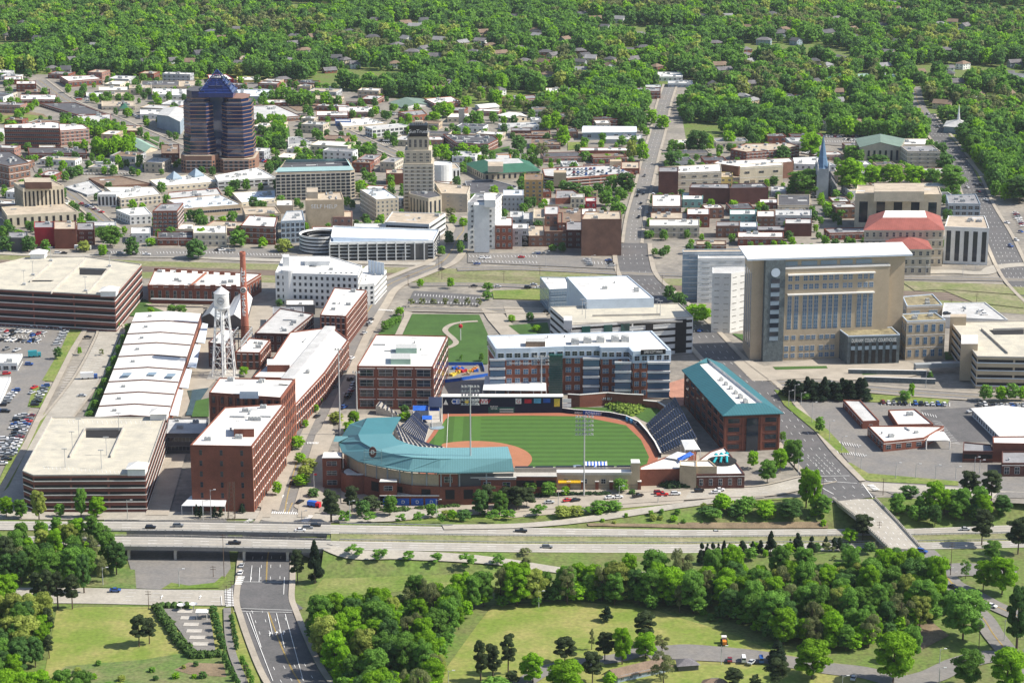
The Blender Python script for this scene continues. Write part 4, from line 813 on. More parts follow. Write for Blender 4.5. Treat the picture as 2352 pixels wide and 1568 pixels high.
B(9,[(2170,522),(2272,526),(2262,498),(2178,497)],605,wall='white_wall',roof='roof_tan',win=('vert',1,6,.5,.85),name='office_building',lab='white block with dark vertical window strips left of the boulevard')
# stepped cream tower with black roof sign
def stepped():
    g=D(1,520,1455); zs=0
    root=empty('office_tower',at(*g),'tall cream stepped tower with a black sign box on top','tower'); base=at(*g)
    def seg(k,x0,x1,yt,depth,h0,h1,nm,win=None,mm='stone',off=0):
        a=T(k,x0,yt,h1); c=T(k,x1,yt,h1); a.y=c.y=base.y+off; 
        a.x=at(*D(k,x0,yt),h1).x*a.y/T(k,x0,yt,h1).y; c.x=at(*D(k,x1,yt),h1).x*c.y/T(k,x1,yt,h1).y
        b=MB(); P=[(a.x,a.y),(c.x,c.y),(c.x,c.y+depth),(a.x,a.y+depth)]; b.prism(P,h0,h1); b.build(nm,mm,root)
        if win: face(root,P[0],P[1],h0+1,h1-1.5,win,[0,[]]); face(root,P[1],P[2],h0+1,h1-1.5,win,[0,[]]); face(root,P[3],P[0],h0+1,h1-1.5,win,[0,[]])
        return P
    hA=hfrom(*D(1,440,1040),D(1,0,1455)[1]); hB=hfrom(*D(1,520,945),D(1,0,1455)[1]); hC=hfrom(*D(1,520,905),D(1,0,1455)[1])
    hM=hfrom(*D(1,440,1130),D(1,0,1455)[1]); 
    seg(1,426,632,1130,26,0,hM,'shaft',('grid',12,4.4,.5,.5,'stone')); seg(1,436,618,1040,22,hM,hA,'upper_shaft',('grid',3,4.4,.5,.55,'stone'),off=1.2); seg(1,455,600,945,17,hA,hB,'crown',('grid',1,4.2,.5,.75,'stone'),off=2.5)
    P=seg(1,468,592,905,11,hB,hfrom(*D(1,520,868),D(1,0,1455)[1]),'sign_box',None,'sign_black',off=1.5); 
    z=(hB+hfrom(*D(1,520,868),D(1,0,1455)[1]))/2
    text_obj('lettering','SunTrust',3.7,((P[0][0]+P[1][0])/2,P[0][1]-.2,z-.3),0,'lettering',root); text_obj('lettering','SunTrust',3.7,(P[1][0]+.2,P[1][1]+5.5,z-.3),R(90),'lettering',root,squash=.5)
    for i in range(6):
        u=MB(); x=P[0][0]+(P[1][0]-P[0][0])*(.2+.12*i); u.tube((x,P[0][1]+4,z),(x,P[0][1]+4,z+9-abs(i-2)),.12); u.build('antenna','pole_grey',root)
    m=MB(); m.box(((P[0][0]+P[1][0])/2,P[0][1]+12,z+1),(6,5,9)); m.build('lift_house','beige',root)
    # low wing
    B(1,[(600,1372),(692,1355),(640,1312),(470,1315),(470,1340)],1505,wall='stone',roof='roof_dark',win=('vert',1,4,.4,.75),name='bank_wing',lab='low stone wing with dark roof at the foot of the stepped tower',hv=2)
stepped()
# blue glass tower with pyramid top
def glass_tower():
    gx,gy=D(0,1490,1205); c=at(gx,gy); s=(c-at(gx+1,gy)).length; c.y+=27; root=empty('glass_tower',c,'dark blue glass tower with copper floor bands and a blue pyramid top','tower')
    def hz(y): return hfrom(gx,D(0,0,y)[1],gy+10)
    w=490/3*s/2
    def octo(r,k=.5,ox=0,oy=0,ry=None):
        ry=ry or r*.8; a=r*k; e=ry*k
        return [(c.x+ox+x,c.y+oy+y) for x,y in((-r+a,-ry),(r-a,-ry),(r,-ry+e),(r,ry-e),(r-a,ry),(-r+a,ry),(-r,ry-e),(-r,-ry+e))]
    lobes=[(-.5,.48),(.53,.47)]
    nf=16; zt=hz(700); zb=hz(1130); fh=(zt-zb)/nf
    gl=MB(); bandL=MB()
    for li,(o,r) in enumerate(lobes):
        for lo,hi,rr in((zb,zb+5*fh,1.0),(zb+5*fh,zb+14*fh,.93),(zb+14*fh,zt-(fh if li else -fh),.74)):
            b=MB(); b.prism(octo(w*r*rr,ox=w*o,ry=w*.62*rr),lo,hi,0,1); b.build('glass_wing',['glass_deep','roof_dark'],root)
        for j in range(nf):
            rr=1.0 if j<5 else .93 if j<14 else .74
            b=MB(); b.prism(octo(w*r*rr+.25,ox=w*o,ry=w*.62*rr+.25),zb+j*fh,zb+j*fh+fh*.2); b.build('floor_band','copper',root)
    b=MB(); b.prism(octo(w*.36,oy=w*.06,ry=w*.42),zb-8,hz(640),0,1); b.build('glass_core',['glass_deep','roof_dark'],root)
    z0=hz(655)-4; z1=hz(540); R0=w*.53
    b=MB(); b.lathe((c.x,c.y,0),[(R0*1.3,z0-3),(R0*1.3,z0),(R0*.42,z0+(z1-z0)*.6)],4,0)
    for i in range(len(b.v)):
        x,y,z=b.v[i]; a=R(45); x-=c.x; y-=c.y; b.v[i]=(c.x+x*math.cos(a)-y*math.sin(a),c.y+x*math.sin(a)+y*math.cos(a),z)
    b.build('pyramid_roof','glass_royal',root)
    k=MB(); h0=z0; 
    for i in range(8):
        t=i/8; rr=R0*.92*(1-t)+.3; z=h0+(z1-h0)*t+.4
        for sx,sy,l,m_ in((0,-1,1,0),(0,1,1,0),(-1,0,0,1),(1,0,0,1)): k.box((c.x+sx*rr,c.y+sy*rr,z),(rr*2 if l else .5,rr*2 if m_ else .5,.5))
    for sx in(-1,1):
        for sy in(-1,1): k.tube((c.x+sx*R0*.92,c.y+sy*R0*.92,h0),(c.x,c.y,z1+.5),.35)
        for f in(-.5,0,.5): k.tube((c.x+f*R0*.92,c.y+sx*R0*.92,h0),(c.x,c.y,z1),.2)
    k.build('lattice','glass_royal',root)
    zp=zb
    for li,(o,r) in enumerate(lobes):
        q=octo(w*r*1.1,.3,ox=w*o*1.02,ry=w*.72); b=MB(); b.prism(q,0,zp-1 if li else zp+2,0,1); b.build('podium',['copper','roof_tan'],root)
        for i in (7,0,1): face(root,q[i],q[(i+1)%8],2,zp-2,('grid',3,4.2,.6,.6,'frame_dark','glass'),[0,[]])
    FOOT.append(octo(w*1.1))
mat('copper',(.3,.17,.12),rough=.5,var=.08); mat('glass_deep',(.01,.025,.085),rough=.06,spec=.8,var=.05); mat('glass_royal',(.015,.035,.17),rough=.15,spec=.8,var=.1)
glass_tower()
# blue spire church
g=T(2,955,1360); H=hfrom(*D(2,955,930),D(2,0,1360)[1]); r=empty('church',g,'grey stone church with very tall slender blue spire','church'); b=MB(); b.box((g.x,g.y,H*.24),(9,9,H*.48)); b.build('bell_tower','stone_dark' if 0 else 'grey_wall',r)
b=MB(); b.lathe((g.x,g.y,H*.48),[(5.6,0),(5.0,.5),(3.2,H*.14),(.1,H*.52)],8); b.build('spire','glass_pale' if 0 else 'spire_blue',r) if mat('spire_blue',(.12,.22,.36),rough=.5) else None
for sx in(-1,1):
    for sy in(-1,1): b=MB(); b.lathe((g.x+sx*4.2,g.y+sy*4.2,H*.44),[(.8,0),(.8,4),(.05,8)],6); b.build('pinnacle','grey_wall',r)
R_(2,[(985,1265),(1062,1290),(1045,1225),(985,1215)],1350,rise=5,wall='slate',roof='roof_dark',name='church_nave',cat='church',lab='dark stone nave with steep roof at the foot of the blue spire')
# ----- middle left: rail side, deck garage, mills -----
S(3,235,372,5,-35,130,'red_paint','roof_grey',win=None,lab='windowless bright red painted block by the railway'); S(3,372,525,15,-40,148,'brick','roof_tan',win=None); S(3,60,190,75,35,165,'dark_wall','roof_grey',win=None); S(3,530,650,20,-30,120,'brick_dark','roof_grey')
S(3,905,1035,45,5,108,'white_wall','roof_white'); S(3,1085,1330,78,32,125,'brick','roof_dark'); S(3,1332,1562,42,-10,132,'cream','roof_white'); S(3,1210,1340,15,-20,60,'cream','roof_white')
g1,hh,P=B(3,[(-330,412),(790,472),(975,257),(590,203),(172,212),(-200,300)],660,wall='brick_maroon',roof='roof_deck',win=('garage',5,24,.5,.5,'trim'),name='parking_deck',cat='parking garage',lab='huge pale decked brick parking garage at the left edge',hv=0,parap='concrete')
def dpar(root,k,pts,h0,hh_=1.2,m='concrete',t=.5,nm='ramp_wall'):
    for a,c in zip(pts,pts[1:]):
        A=T(k,*a,h0+hh_); C=T(k,*c,h0+hh_); d=(C-A); L=d.length; b=MB(); b.box(((A.x+C.x)/2,(A.y+C.y)/2,h0+hh_/2),(L,t,hh_),math.atan2(d.y,d.x)); b.build(nm,m,root)
dpar(g1,3,[(350,440),(590,210)],hh,1.6); dpar(g1,3,[(205,365),(355,235)],hh,1.2); dpar(g1,3,[(600,445),(760,270)],hh,1.2); dpar(g1,3,[(545,275),(735,282)],hh,1.0)
def pit(root,k,pts,h):
    b=MB(); b.poly([T(k,*p,h+.06) for p in pts]); b.build('ramp_opening','opening',root)
pit(g1,3,[(548,325),(700,328),(735,285),(548,278)],hh); pit(g1,3,[(210,372),(350,372),(375,362),(210,362)],hh)
def kiosk(root,k,x,y,h,w=7,m='white_wall',rf='roof_white'):
    p=T(k,x,y,h); b=MB(); b.box((p.x,p.y,h+1.6),(w,w,3.4)); b.build('stair_house',m,root); b=MB(); b.lathe((p.x,p.y,h+3.3),[(w*.85,0),(.1,2.2)],4); 
    for i in range(len(b.v)):
        X,Y,z=b.v[i]; X-=p.x;Y-=p.y; b.v[i]=(p.x+(X-Y)*.707,p.y+(X+Y)*.707,z)
    b.build('stair_roof',rf,root)
kiosk(g1,3,755,462,hh,9); kiosk(g1,3,268,205,hh,9)
for x,y in((167,395),(590,440),(755,270),(352,232),(228,330)):
    p=T(3,x,y,hh); b=MB(); b.tube(p,(p.x,p.y,hh+9),.18,.12); b.box((p.x,p.y,hh+9),(2.6,.5,.3)); b.box((p.x,p.y,hh+.6),(2,2,1.2)); b.build('deck_lamp','pole_grey',g1)
# brick car barns with stepped parapets
pw,hh,P=B(3,[(1020,400),(1655,412),(1800,322),(1070,285)],522,wall='brick',roof='roof_white',win=('grid',1,5,.4,.5),name='mill_building',lab='long brick mill with stepped parapets and white roof beside the deck garage',hv=6)
for i in range(9):
    a=T(3,1035+i*72,402,hh+1.5); b=MB(); b.box((a.x,a.y,hh+.9),(3.2,.7,2.6)); b.build('merlon','brick',pw)
for i in range(9):
    a=T(3,1080+i*75,285+i*4,hh+1.5); b=MB(); b.box((a.x,a.y,hh+.9),(3.2,.7,2.4)); b.build('merlon','brick',pw)
dpar(pw,3,[(1300,405),(1420,305)],hh,1.2,'brick_orange',.8,'fire_wall'); dpar(pw,3,[(1040,488),(1480,498)],5,.4,'metal_grey',3,'canopy')
# white factory block with round corner
wf,hh,P=B(9,[(632,628),(822,634),(832,612),(757,590),(650,590)],703,wall='white_wall',roof='roof_white',win=('grid',5,3.4,.42,.5,'frame_dark'),name='factory_building',lab='white five storey factory with round corner tower and billboard frame',hv=2)
p=at(665,703); m=MB(); m.lathe((p.x,p.y+3,0),[(5,0),(5,hh+2.2),(0,hh+2.2)],20); m.build('corner_tower','white_wall',wf,smooth=False); box_on(wf,'stair_tower',9,649,664,590,584,hh,hh+6,'white_wall')
box_on(wf,'upper_storey',9,700,757,600,590,hh,hh+3,'white_wall','roof_white')
for i in range(7):
    a=at(735+i*12,626-i*0,hh+1); 
    hvac(wf,(a.x,a.y+2,hh),.45)
w2,hh2,P=B(9,[(822,655),(860,653),(888,622),(846,610),(815,632)],703,wall='white_wall',roof='roof_white',win=('grid',4,3.4,.42,.5,'frame_dark'),name='factory_wing',lab='angled white factory wing at the street corner by the railway',hv=0)
b=MB(); a=at(846,604,hh2+6); c=at(882,611,hh2+6); d=c-a; b.box(((a.x+c.x)/2,(a.y+c.y)/2,hh2+4),(d.length,.3,8),math.atan2(d.y,d.x)); b.build('billboard','metal_panel',w2)
for i in range(6):
    v=a.lerp(c,i/5); b=MB(); b.tube((v.x,v.y-.5,hh2),(v.x,v.y-.5,hh2+8.4),.18); b.build('strut','metal_white',w2)
# grey stacked roofs
S(3,1970,2170,538,500,600,'dark_wall','roof_white',win=None,name='plant_building',desc='dark grey plant block with flat roof'); S(3,1880,2095,600,552,690,'grey_wall','roof_grey',name='plant_building',desc='grey plant block with flat roof'); S(3,1835,2068,690,640,740,'grey_wall','roof_bluewhite',name='plant_building',desc='grey plant block with pale flat roof')
B(3,[(1755,732),(1990,738),(2160,600),(1930,560)],855,wall='brick_dark',roof='roof_light',win=('grid',2,4,.5,.6),hv=5,name='mill_building',lab='dark brick mill with grey roof between smokestack and the narrow brick lofts')
ob,hh,P=B(9,[(735,725),(795,728),(842,668),(768,662)],795,wall='brick',roof='roof_white',win=('pil',5,3.4,.5,.62,'frame_dark'),name='loft_building',lab='narrow five storey red brick loft on the left of the street',hv=4)
# long mill
lm,hl,P=B(3,[(2035,1220),(2240,1000),(2400,775),(2290,690),(2000,725),(1880,905),(1740,1035),(2030,1042)],h=15,wall='brick',roof='roof_white',win=('pil',3,4.2,.5,.6,'frame_dark'),name='mill_building',lab='very long three storey brick mill with white roof and ridge monitor',hv=2)
a=T(3,1975,1042,hl+2); c=T(3,2275,680,hl+2); d=c-a; b=MB(); b.box(((a.x+c.x)/2,(a.y+c.y)/2,hl+1.2),(d.length,6,2.2),math.atan2(d.y,d.x)); b.build('roof_monitor','roof_light',lm)
box_on(lm,'rooftop_block',3,1840,1995,945,905,hl,hl+4,'brick','roof_white'); 
jm,hj,P=B(3,[(1440,1142),(1560,1150),(1935,1178),(2030,1050),(1512,1040)],h=33,wall='brick',roof='roof_white',win=('pil',6,4,.35,.6,'frame_dark','glass','brick_orange','brick_orange'),name='mill_building',lab='tall brick mill block with penthouse and white roof behind the front mill',hv=3)
box_on(jm,'rooftop_block',3,1650,1780,1128,1095,hj,hj+3.5,'metal_panel','roof_white'); 
am,ha,P=B(6,[(1310,-63),(1735,-56),(1960,-350),(1550,-325)],388,wall='brick',roof='roof_white',win=('pil',6,4.3,.3,.62,'frame_dark','glass','brick_orange','trim'),fw=('grid',6,9,.13,.5,'frame_dark','glass','brick','brick'),name='mill_building',lab='tall red brick mill at the street corner beside the highway',hv=7)
box_on(am,'stair_house',3,1610,1750,1385,1335,ha,ha+4,'brick','roof_white')
b=MB(); a=T(6,1250,345,5); c=T(6,1550,350,5); b.add([(a.x,a.y,5),(c.x,c.y,5),(c.x,c.y+9,6.5),(a.x+3,a.y+9,6.5),(a.x,a.y,4.7),(c.x,c.y,4.7),(c.x,c.y+9,6.2),(a.x+3,a.y+9,6.2)],[(0,1,2,3),(7,6,5,4),(0,4,5,1),(1,5,6,2),(3,7,4,0)]); b.build('canopy','metal_white',am)
for i in range(5):
    v=a.lerp(c,i/4); b=MB(); b.tube((v.x,v.y+.5,0),(v.x,v.y+.5,4.8),.15); b.build('canopy_post','metal_white',am)
# white stepped warehouse, nine gabled bays
L=[(935,600),(650,1305)]; Rr=[(1385,606),(1150,1306)]; hR=9.0
root=None; n=9; pl=[];
def wp(side,t,h): a,c=side; return T(3,a[0]+(c[0]-a[0])*t,a[1]+(c[1]-a[1])*t,h)
rw=empty('warehouse',T(3,1030,950),'long white roofed warehouse of nine stepped gabled bays','warehouse')
A=[wp(L,0,hR),wp(L,1,hR),wp(Rr,1,hR),wp(Rr,0,hR)]; Pq=ccw([(p.x,p.y) for p in A]); b=MB(); b.prism(Pq,-.5,hR-1.5); b.build('wall','brick_orange',rw); FOOT.append(Pq)
tt=[0,.095,.205,.305,.42,.54,.66,.775,.89,1.0]
for i in range(n):
    z=hR-.2*(i)+1.2; l0,l1=wp(L,tt[i],hR),wp(L,tt[i+1],hR); r0,r1=wp(Rr,tt[i],hR),wp(Rr,tt[i+1],hR)
    for q in(l0,l1,r0,r1): q.z=z
    m0,m1=(l0+r0)/2,(l1+r1)/2; m0.z+=1.3; m1.z+=1.3; b=MB()
    b.add([l1,m1,m0,l0],[(0,1,2,3)],0); b.add([m1,r1,r0,m0],[(0,1,2,3)],0)
    lo=[Vector((q.x,q.y,hR-2)) for q in(l1,m1,r1)]; b.add([lo[0],lo[1],m1,l1],[(0,1,2,3)],1); b.add([lo[1],lo[2],r1,m1],[(0,1,2,3)],1)
    b.add([Vector((r1.x,r1.y,hR-2)),Vector((r0.x,r0.y,hR-2)),r0,r1],[(0,1,2,3)],1); b.add([Vector((l0.x,l0.y,hR-2)),Vector((l1.x,l1.y,hR-2)),l1,l0],[(0,1,2,3)],1)
    b.build('roof_bay',['roof_white','brick_dark'],rw)
    b=MB()
    for u_,v_ in((l1,m1),(m1,r1)): d_=v_-u_; c_=(u_+v_)/2; b.add([(u_.x,u_.y-.5,u_.z-.8),(v_.x,v_.y-.5,v_.z-.8),(v_.x,v_.y-.5,v_.z+.35),(u_.x,u_.y-.5,u_.z+.35),(u_.x,u_.y+.3,u_.z+.35),(v_.x,v_.y+.3,v_.z+.35)],[(0,1,2,3),(3,2,5,4)])
    b.build('fire_wall','brick_dark',rw)
    p=(l1+l0+m0+m1)/4; hvac(rw,(p.x,p.y,z+.5),.7)
for i,(x0,y0,x1,y1) in enumerate([(1395,655,1350,790),(1345,800,1290,960),(1285,970,1235,1100),(1225,1110,1165,1290)]):
    b=MB(); q=[T(3,x0,y0,6),T(3,x0+38,y0+8,6),T(3,x1+62,y1+5,6),T(3,x1,y1,6)]; b.poly(q); b.poly([v-Vector((0,0,.3)) for v in q][::-1]); b.build('canopy','roof_bluewhite',rw)
for x,y in((835,1005),(1010,1000),(1140,1010)):
    b=MB(); q=[T(3,x,y+14,hR+2.2),T(3,x+60,y+14,hR+2.2),T(3,x+75,y-6,hR+2.2),T(3,x+15,y-6,hR+2.2)]; b.poly(q); b.build('skylight','glass_pale',rw)
# front left parking garage
g2,hg,P=B(6,[(1003,138),(1142,-258),(355,-258),(155,112),(228,142)],388,wall='brick_maroon',roof='roof_deck',win=('garage',5,17,.5,.42,'trim'),name='parking_deck',cat='parking garage',lab='brick parking garage with pale top deck in front of the white warehouse',hv=0,parap='concrete')
pit(g2,3,[(592,1445),(800,1450),(832,1405),(830,1378),(592,1382)],hg); dpar(g2,3,[(480,1568),(590,1370)],hg,1.2); dpar(g2,3,[(760,1568),(855,1360)],hg,1.2); dpar(g2,3,[(592,1378),(835,1376)],hg,1.2)
kiosk(g2,6,950,120,hg,8); kiosk(g2,3,1100,1310,hg,8)
for x,y in((545,1440),(500,1530),(735,1568),(820,1400),(450,1650),(700,1660)):
    p=T(3,x,y,hg); b=MB(); b.tube(p,(p.x,p.y,hg+9),.18,.12); b.box((p.x,p.y,hg+9),(2.6,.5,.3)); b.build('deck_lamp','pole_grey',g2)
b=MB()
for (x0,y0,x1,y1,n,dx_) in((470,1325,1030,1330,18,0),(390,1340,270,1568,16,50),(575,1470,480,1640,13,48),(860,1380,790,1600,15,50),(1060,1380,960,1620,15,-45),(300,1640,900,1680,22,0)):
    for i in range(n):
        t=i/(n-1); x=x0+(x1-x0)*t; y=y0+(y1-y0)*t; q=T(3,x,y,hg+.08); r2=T(3,x+(dx_ or 8),y+(0 if dx_ else 22),hg+.08); d=(r2-q).normalized(); nn=Vector((-d.y,d.x,0))*.07; b.add([q-nn,r2-nn,r2+nn,q+nn],[(0,1,2,3)])
b.build('bay_marking','paint_white',g2,kind='stuff')
# connector, boiler house, trestle, glass shed
S(3,1140,1418,1425,1318,1555,'dark_wall','roof_light',dx=20,win=('band',2,5,.5,.5,'metal_grey'),name='link_building',lab='low grey roofed link between the garage and the front mill')
B(3,[(1620,862),(1792,866),(1862,778),(1720,765)],975,wall='brick',roof='roof_white',win=('pil',2,4,.5,.6,'frame_dark'),hv=3,name='boiler_house',lab='two storey brick boiler house behind the water tower legs')
B(3,[(1435,795),(1560,812),(1620,710),(1530,700)],965,wall='brick_dark',roof='roof_white',win=('grid',2,4,.5,.6),name='boiler_house',lab='dark brick block behind the water tower, left of the boiler house')
R_(3,[(1395,612),(1500,630),(1560,510),(1480,500)],680,rise=3,wall='frame_dark',roof='metal_grey',name='power_shed',lab='open grey gabled shed left of the smokestack',win=None); R_(3,[(1540,630),(1690,650),(1735,480),(1640,440)],690,rise=4,wall='dark_wall',roof='metal_white',name='power_shed',lab='white ribbed gabled shed behind the smokestack',win=None)
tr=empty('coal_trestle',T(3,1660,800),'grey steel coal conveyor trestle at the foot of the smokestack','trestle'); b=MB()
a=T(3,1610,820,12); c=T(3,1690,720,12)
for s in(-4,4):
    b.tube((a.x+s,a.y,12),(c.x+s,c.y,12),.4,n=4); b.tube((a.x+s,a.y,15),(c.x+s,c.y,15),.3,n=4)
    for i in range(9):
        v=a.lerp(c,i/8); w=a.lerp(c,min(1,(i+1)/8)); b.tube((v.x+s,v.y,12),(v.x+s,v.y,15),.2,n=4); b.tube((v.x+s,v.y,15),(w.x+s,w.y,12),.15,n=4); b.tube((v.x-4,v.y,15),(v.x+4,v.y,15),.2,n=4)
for v in(a,c,(a+c)/2): b.tube((v.x-4,v.y,0),(v.x-4,v.y,12),.4,n=4); b.tube((v.x+4,v.y,0),(v.x+4,v.y,12),.4,n=4)
b.build('frame','metal_grey',tr)
S(3,-40,120,938,875,992,'white_wall','roof_white',dx=35,win=('grid',1,4,.7,.6),name='showroom',lab='low white showroom by the deck garage car park, left edge'); S(3,-240,0,1210,1035,1235,'white_wall','roof_white',dx=75,win=None,name='showroom',lab='white roofed showroom cut by the left edge, below the first one')
# ----- water tower and smokestack -----
def water_tower():
    gx,gy=D(3,1545,1022); g=at(gx,gy); s=(g-at(gx+1,gy)).length; root=empty('water_tower',g,'white water tower on tall braced lattice legs with round emblem','water tower')
    hz=lambda y:hfrom(gx,D(3,0,y)[1],gy)
    r=50/3*s*1.02; zb,zt,zr=hz(545),hz(448),hz(398)
    b=MB(); b.lathe((g.x,g.y,0),[(.8,zb-3.5),(r*.6,zb-2.2),(r,zb),(r,zt)],28); b.build('tank','metal_white',root,smooth=True)
    b=MB(); b.lathe((g.x,g.y,0),[(r*1.06,zt-.05),(r*1.06,zt+.1),(.15,zr-.6),(.15,zr)],28); b.build('tank_roof','metal_white',root)
    b=MB(); b.lathe((g.x,g.y,0),[(r*1.12,zb-.2),(r*1.12,zb+.15),(r,zb+.15)],28); b.lathe((g.x,g.y,0),[(r*1.12,zb+1.2),(r*1.14,zb+1.25),(r*1.12,zb+1.3)],28); b.build('walkway','metal_white',root)
    R1=r*1.75; legs=[];
    for i in range(6):
        a=R(30+60*i); p=(g.x+R1*math.cos(a),g.y+R1*math.sin(a),0); q=(g.x+r*.92*math.cos(a),g.y+r*.92*math.sin(a),zb); b=MB(); b.tube(p,q,.42,.36,6); b.build('leg','metal_white',root); legs.append((Vector(p),Vector(q)))
    b=MB()
    for lv in(.22,.45,.68,.88):
        for i in range(6): b.tube(legs[i][0].lerp(legs[i][1],lv),legs[(i+1)%6][0].lerp(legs[(i+1)%6][1],lv),.24,n=4)
    L_=[0.0,.22,.45,.68,.88]
    for a_,c_ in zip(L_,L_[1:]):
        for i in range(6):
            b.tube(legs[i][0].lerp(legs[i][1],a_),legs[(i+1)%6][0].lerp(legs[(i+1)%6][1],c_),.09,n=3); b.tube(legs[(i+1)%6][0].lerp(legs[(i+1)%6][1],a_),legs[i][0].lerp(legs[i][1],c_),.09,n=3)
    b.build('bracing','metal_white',root)
    b=MB(); b.tube(g,(g.x,g.y,zb-3),1.1,1.1,12); b.build('riser_pipe','metal_white',root)
    # round emblem: ring, disc and ring of words
    z=(zb+zt)/2+.2; ye=g.y-r-.05; 
    def disc(rad,m,dy,nm):
        b=MB(); n=28; b.add([(g.x+rad*math.cos(2*math.pi*i/n),ye-dy,z+rad*math.sin(2*math.pi*i/n)) for i in range(n)]+[(g.x+rad*math.cos(2*math.pi*i/n),ye-dy+.35,z+rad*math.sin(2*math.pi*i/n)) for i in range(n)],[tuple(range(n-1,-1,-1))]+[(i,(i+1)%n,n+(i+1)%n,n+i) for i in range(n)]); return b.build(nm,m,root)
    e=disc(r*.48,'lettering_dark',.05,'emblem'); disc(r*.43,'metal_white',.08,'emblem_face'); disc(r*.33,'metal_grey',.11,'emblem_ring'); disc(r*.29,'sign_white',.14,'emblem_centre')
    text_obj('lettering','LUCKY',r*.2,(g.x,ye-.2,z+r*.07),0,'lettering_dark',root); text_obj('lettering','STRIKE',r*.17,(g.x,ye-.2,z-r*.1),0,'lettering_dark',root)
    b=MB(); b.box((g.x,g.y,.4),(R1*2+3,R1*2+3,.8)); b.build('plinth','concrete',root)
water_tower()
def stack():
    gx,gy=D(3,1690,772); g=at(gx,gy); s=(g-at(gx+1,gy)).length; H=hfrom(D(3,1675,0)[0],D(3,0,166)[1],gy); root=empty('smokestack',g,'tall round brick smokestack with white vertical lettering','smokestack')
    r0=30/3*s; r1=19/3*s; b=MB(); prof=[(r0,0),(r0*.95,H*.1)]
    for i in range(1,12): prof.append((r0*.95+(r1-r0*.95)*i/11,H*.1+(H*.86)*i/11))
    prof+=[(r1*1.12,H*.965),(r1*1.12,H*.985),(r1*1.0,H),(r1*.75,H),(r1*.7,H*.97)]; b.lathe((g.x,g.y,0),prof,24); b.build('shaft','chimney_brick',root,smooth=False)
    def rad(z): return r0+(r1-r0)*z/H
    hz=lambda y:hfrom(gx,D(3,0,y)[1],gy)
    for w,y0,y1 in(('LUCKY',290,376),('STRIKE',478,586)):
        for i,ch in enumerate(w):
            y=y0+(y1-y0)*i/(len(w)-1); z=hz(y); text_obj('letter',ch,3.9,(g.x,g.y-rad(z)-.05,z),0,'lettering',root,depth=.3)
    z=hz(424); b=MB(); n=24; rr=r1*1.05; b.add([(g.x+rr*math.cos(2*math.pi*i/n),g.y-rad(z)-.5,z+rr*math.sin(2*math.pi*i/n)) for i in range(n)]+[(g.x+rr*math.cos(2*math.pi*i/n),g.y-rad(z)+1,z+rr*math.sin(2*math.pi*i/n)) for i in range(n)],[tuple(range(n-1,-1,-1))]+[(i,(i+1)%n,n+(i+1)%n,n+i) for i in range(n)]); e=b.build('emblem','sign_yellow' if 0 else 'trim',root)
    b=MB(); rr*=.8; b.add([(g.x+rr*math.cos(2*math.pi*i/n),g.y-rad(z)-.6,z+rr*math.sin(2*math.pi*i/n)) for i in range(n)],[tuple(range(n-1,-1,-1))]); b.build('emblem_face','lettering_dark',root); text_obj('letter','LS',1.8,(g.x,g.y-rad(z)-.68,z),0,'lettering',root)
stack()
# ----- round white garage -----
def helix():
    root=empty('parking_deck',at(850,600),'white banded parking garage with round ramp drum at its left end','parking garage')
    h=hfrom(757,560,600); c=at(735,535,h); s=(c-at(736,535,h)).length; r=48*s
    nf=5; fh=h/nf
    for j in range(nf):
        b=MB(); b.lathe((c.x,c.y,0),[(r*.62,j*fh+fh*.45),(r,j*fh+fh*.45),(r,j*fh+fh),(r*.96,j*fh+fh),(r*.96,j*fh+fh*.6),(r*.62,j*fh+fh*.6)],40); b.build('ramp_ring','white_wall',root)
    b=MB(); b.lathe((c.x,c.y,0),[(r*.93,0),(r*.93,h-fh*.55)],40); b.build('ramp_core','opening',root); b=MB(); b.lathe((c.x,c.y,0),[(r*.62,h-fh*.4),(r*.9,h-fh*.4)],40); b.build('ramp_deck','roof_light',root)
    P=ccw([(p.x,p.y) for p in(at(757,560,h),at(996,556,h),at(1010,530,h),at(765,522,h))]); b=MB(); b.prism(P,0,h,0,1); b.build('wall',['opening','roof_bluewhite'],root); flatroof(root,P,h,'roof_bluewhite','white_wall',1.1); FOOT.append(P)
    i0=min(range(4),key=lambda i:P[i][1]+P[(i+1)%4][1]); a,c2=P[i0],P[(i0+1)%4]
    dx,dy=c2[0]-a[0],c2[1]-a[1]; L=math.hypot(dx,dy); an=math.atan2(dy,dx)
    for j in range(nf+1):
        b=MB(); b.box(((a[0]+c2[0])/2,(a[1]+c2[1])/2-.3,j*fh if j<nf else h-.3),(L,.8,.9),an); b.build('floor_band','metal_grey' if j<nf else 'white_wall',root)
    for i in range(12):
        u=i/11; b=MB(); b.box((a[0]+dx*u,a[1]+dy*u-.8,h/2+.3),(.8,.9,h+.6),an); b.build('pier','white_wall',root)
    b=MB(); v=Vector((a[0]+dx*.86,a[1]+dy*.86-.75,h*.5)); b.box(v,(L*.17,.2,h*.8),an); b.build('mural_panel','frame_dark',root)
    a=P[(i0+1)%4]; c3=P[(i0+2)%4]; face(root,a,c3,1,h-1,('garage',5,8,.5,.45,'white_wall'),[0,[]])
    b=MB(); q=[at(765,545,h+3),at(985,550,h+1.3),at(985,543,h+1.3),at(765,536,h+3)]; b.add(q,[(0,1,2,3)]); b.add([Vector((v.x,v.y,h)) for v in q[:2]]+[q[1],q[0]],[(0,1,2,3)]); b.build('top_ramp','roof_bluewhite',root)
helix()
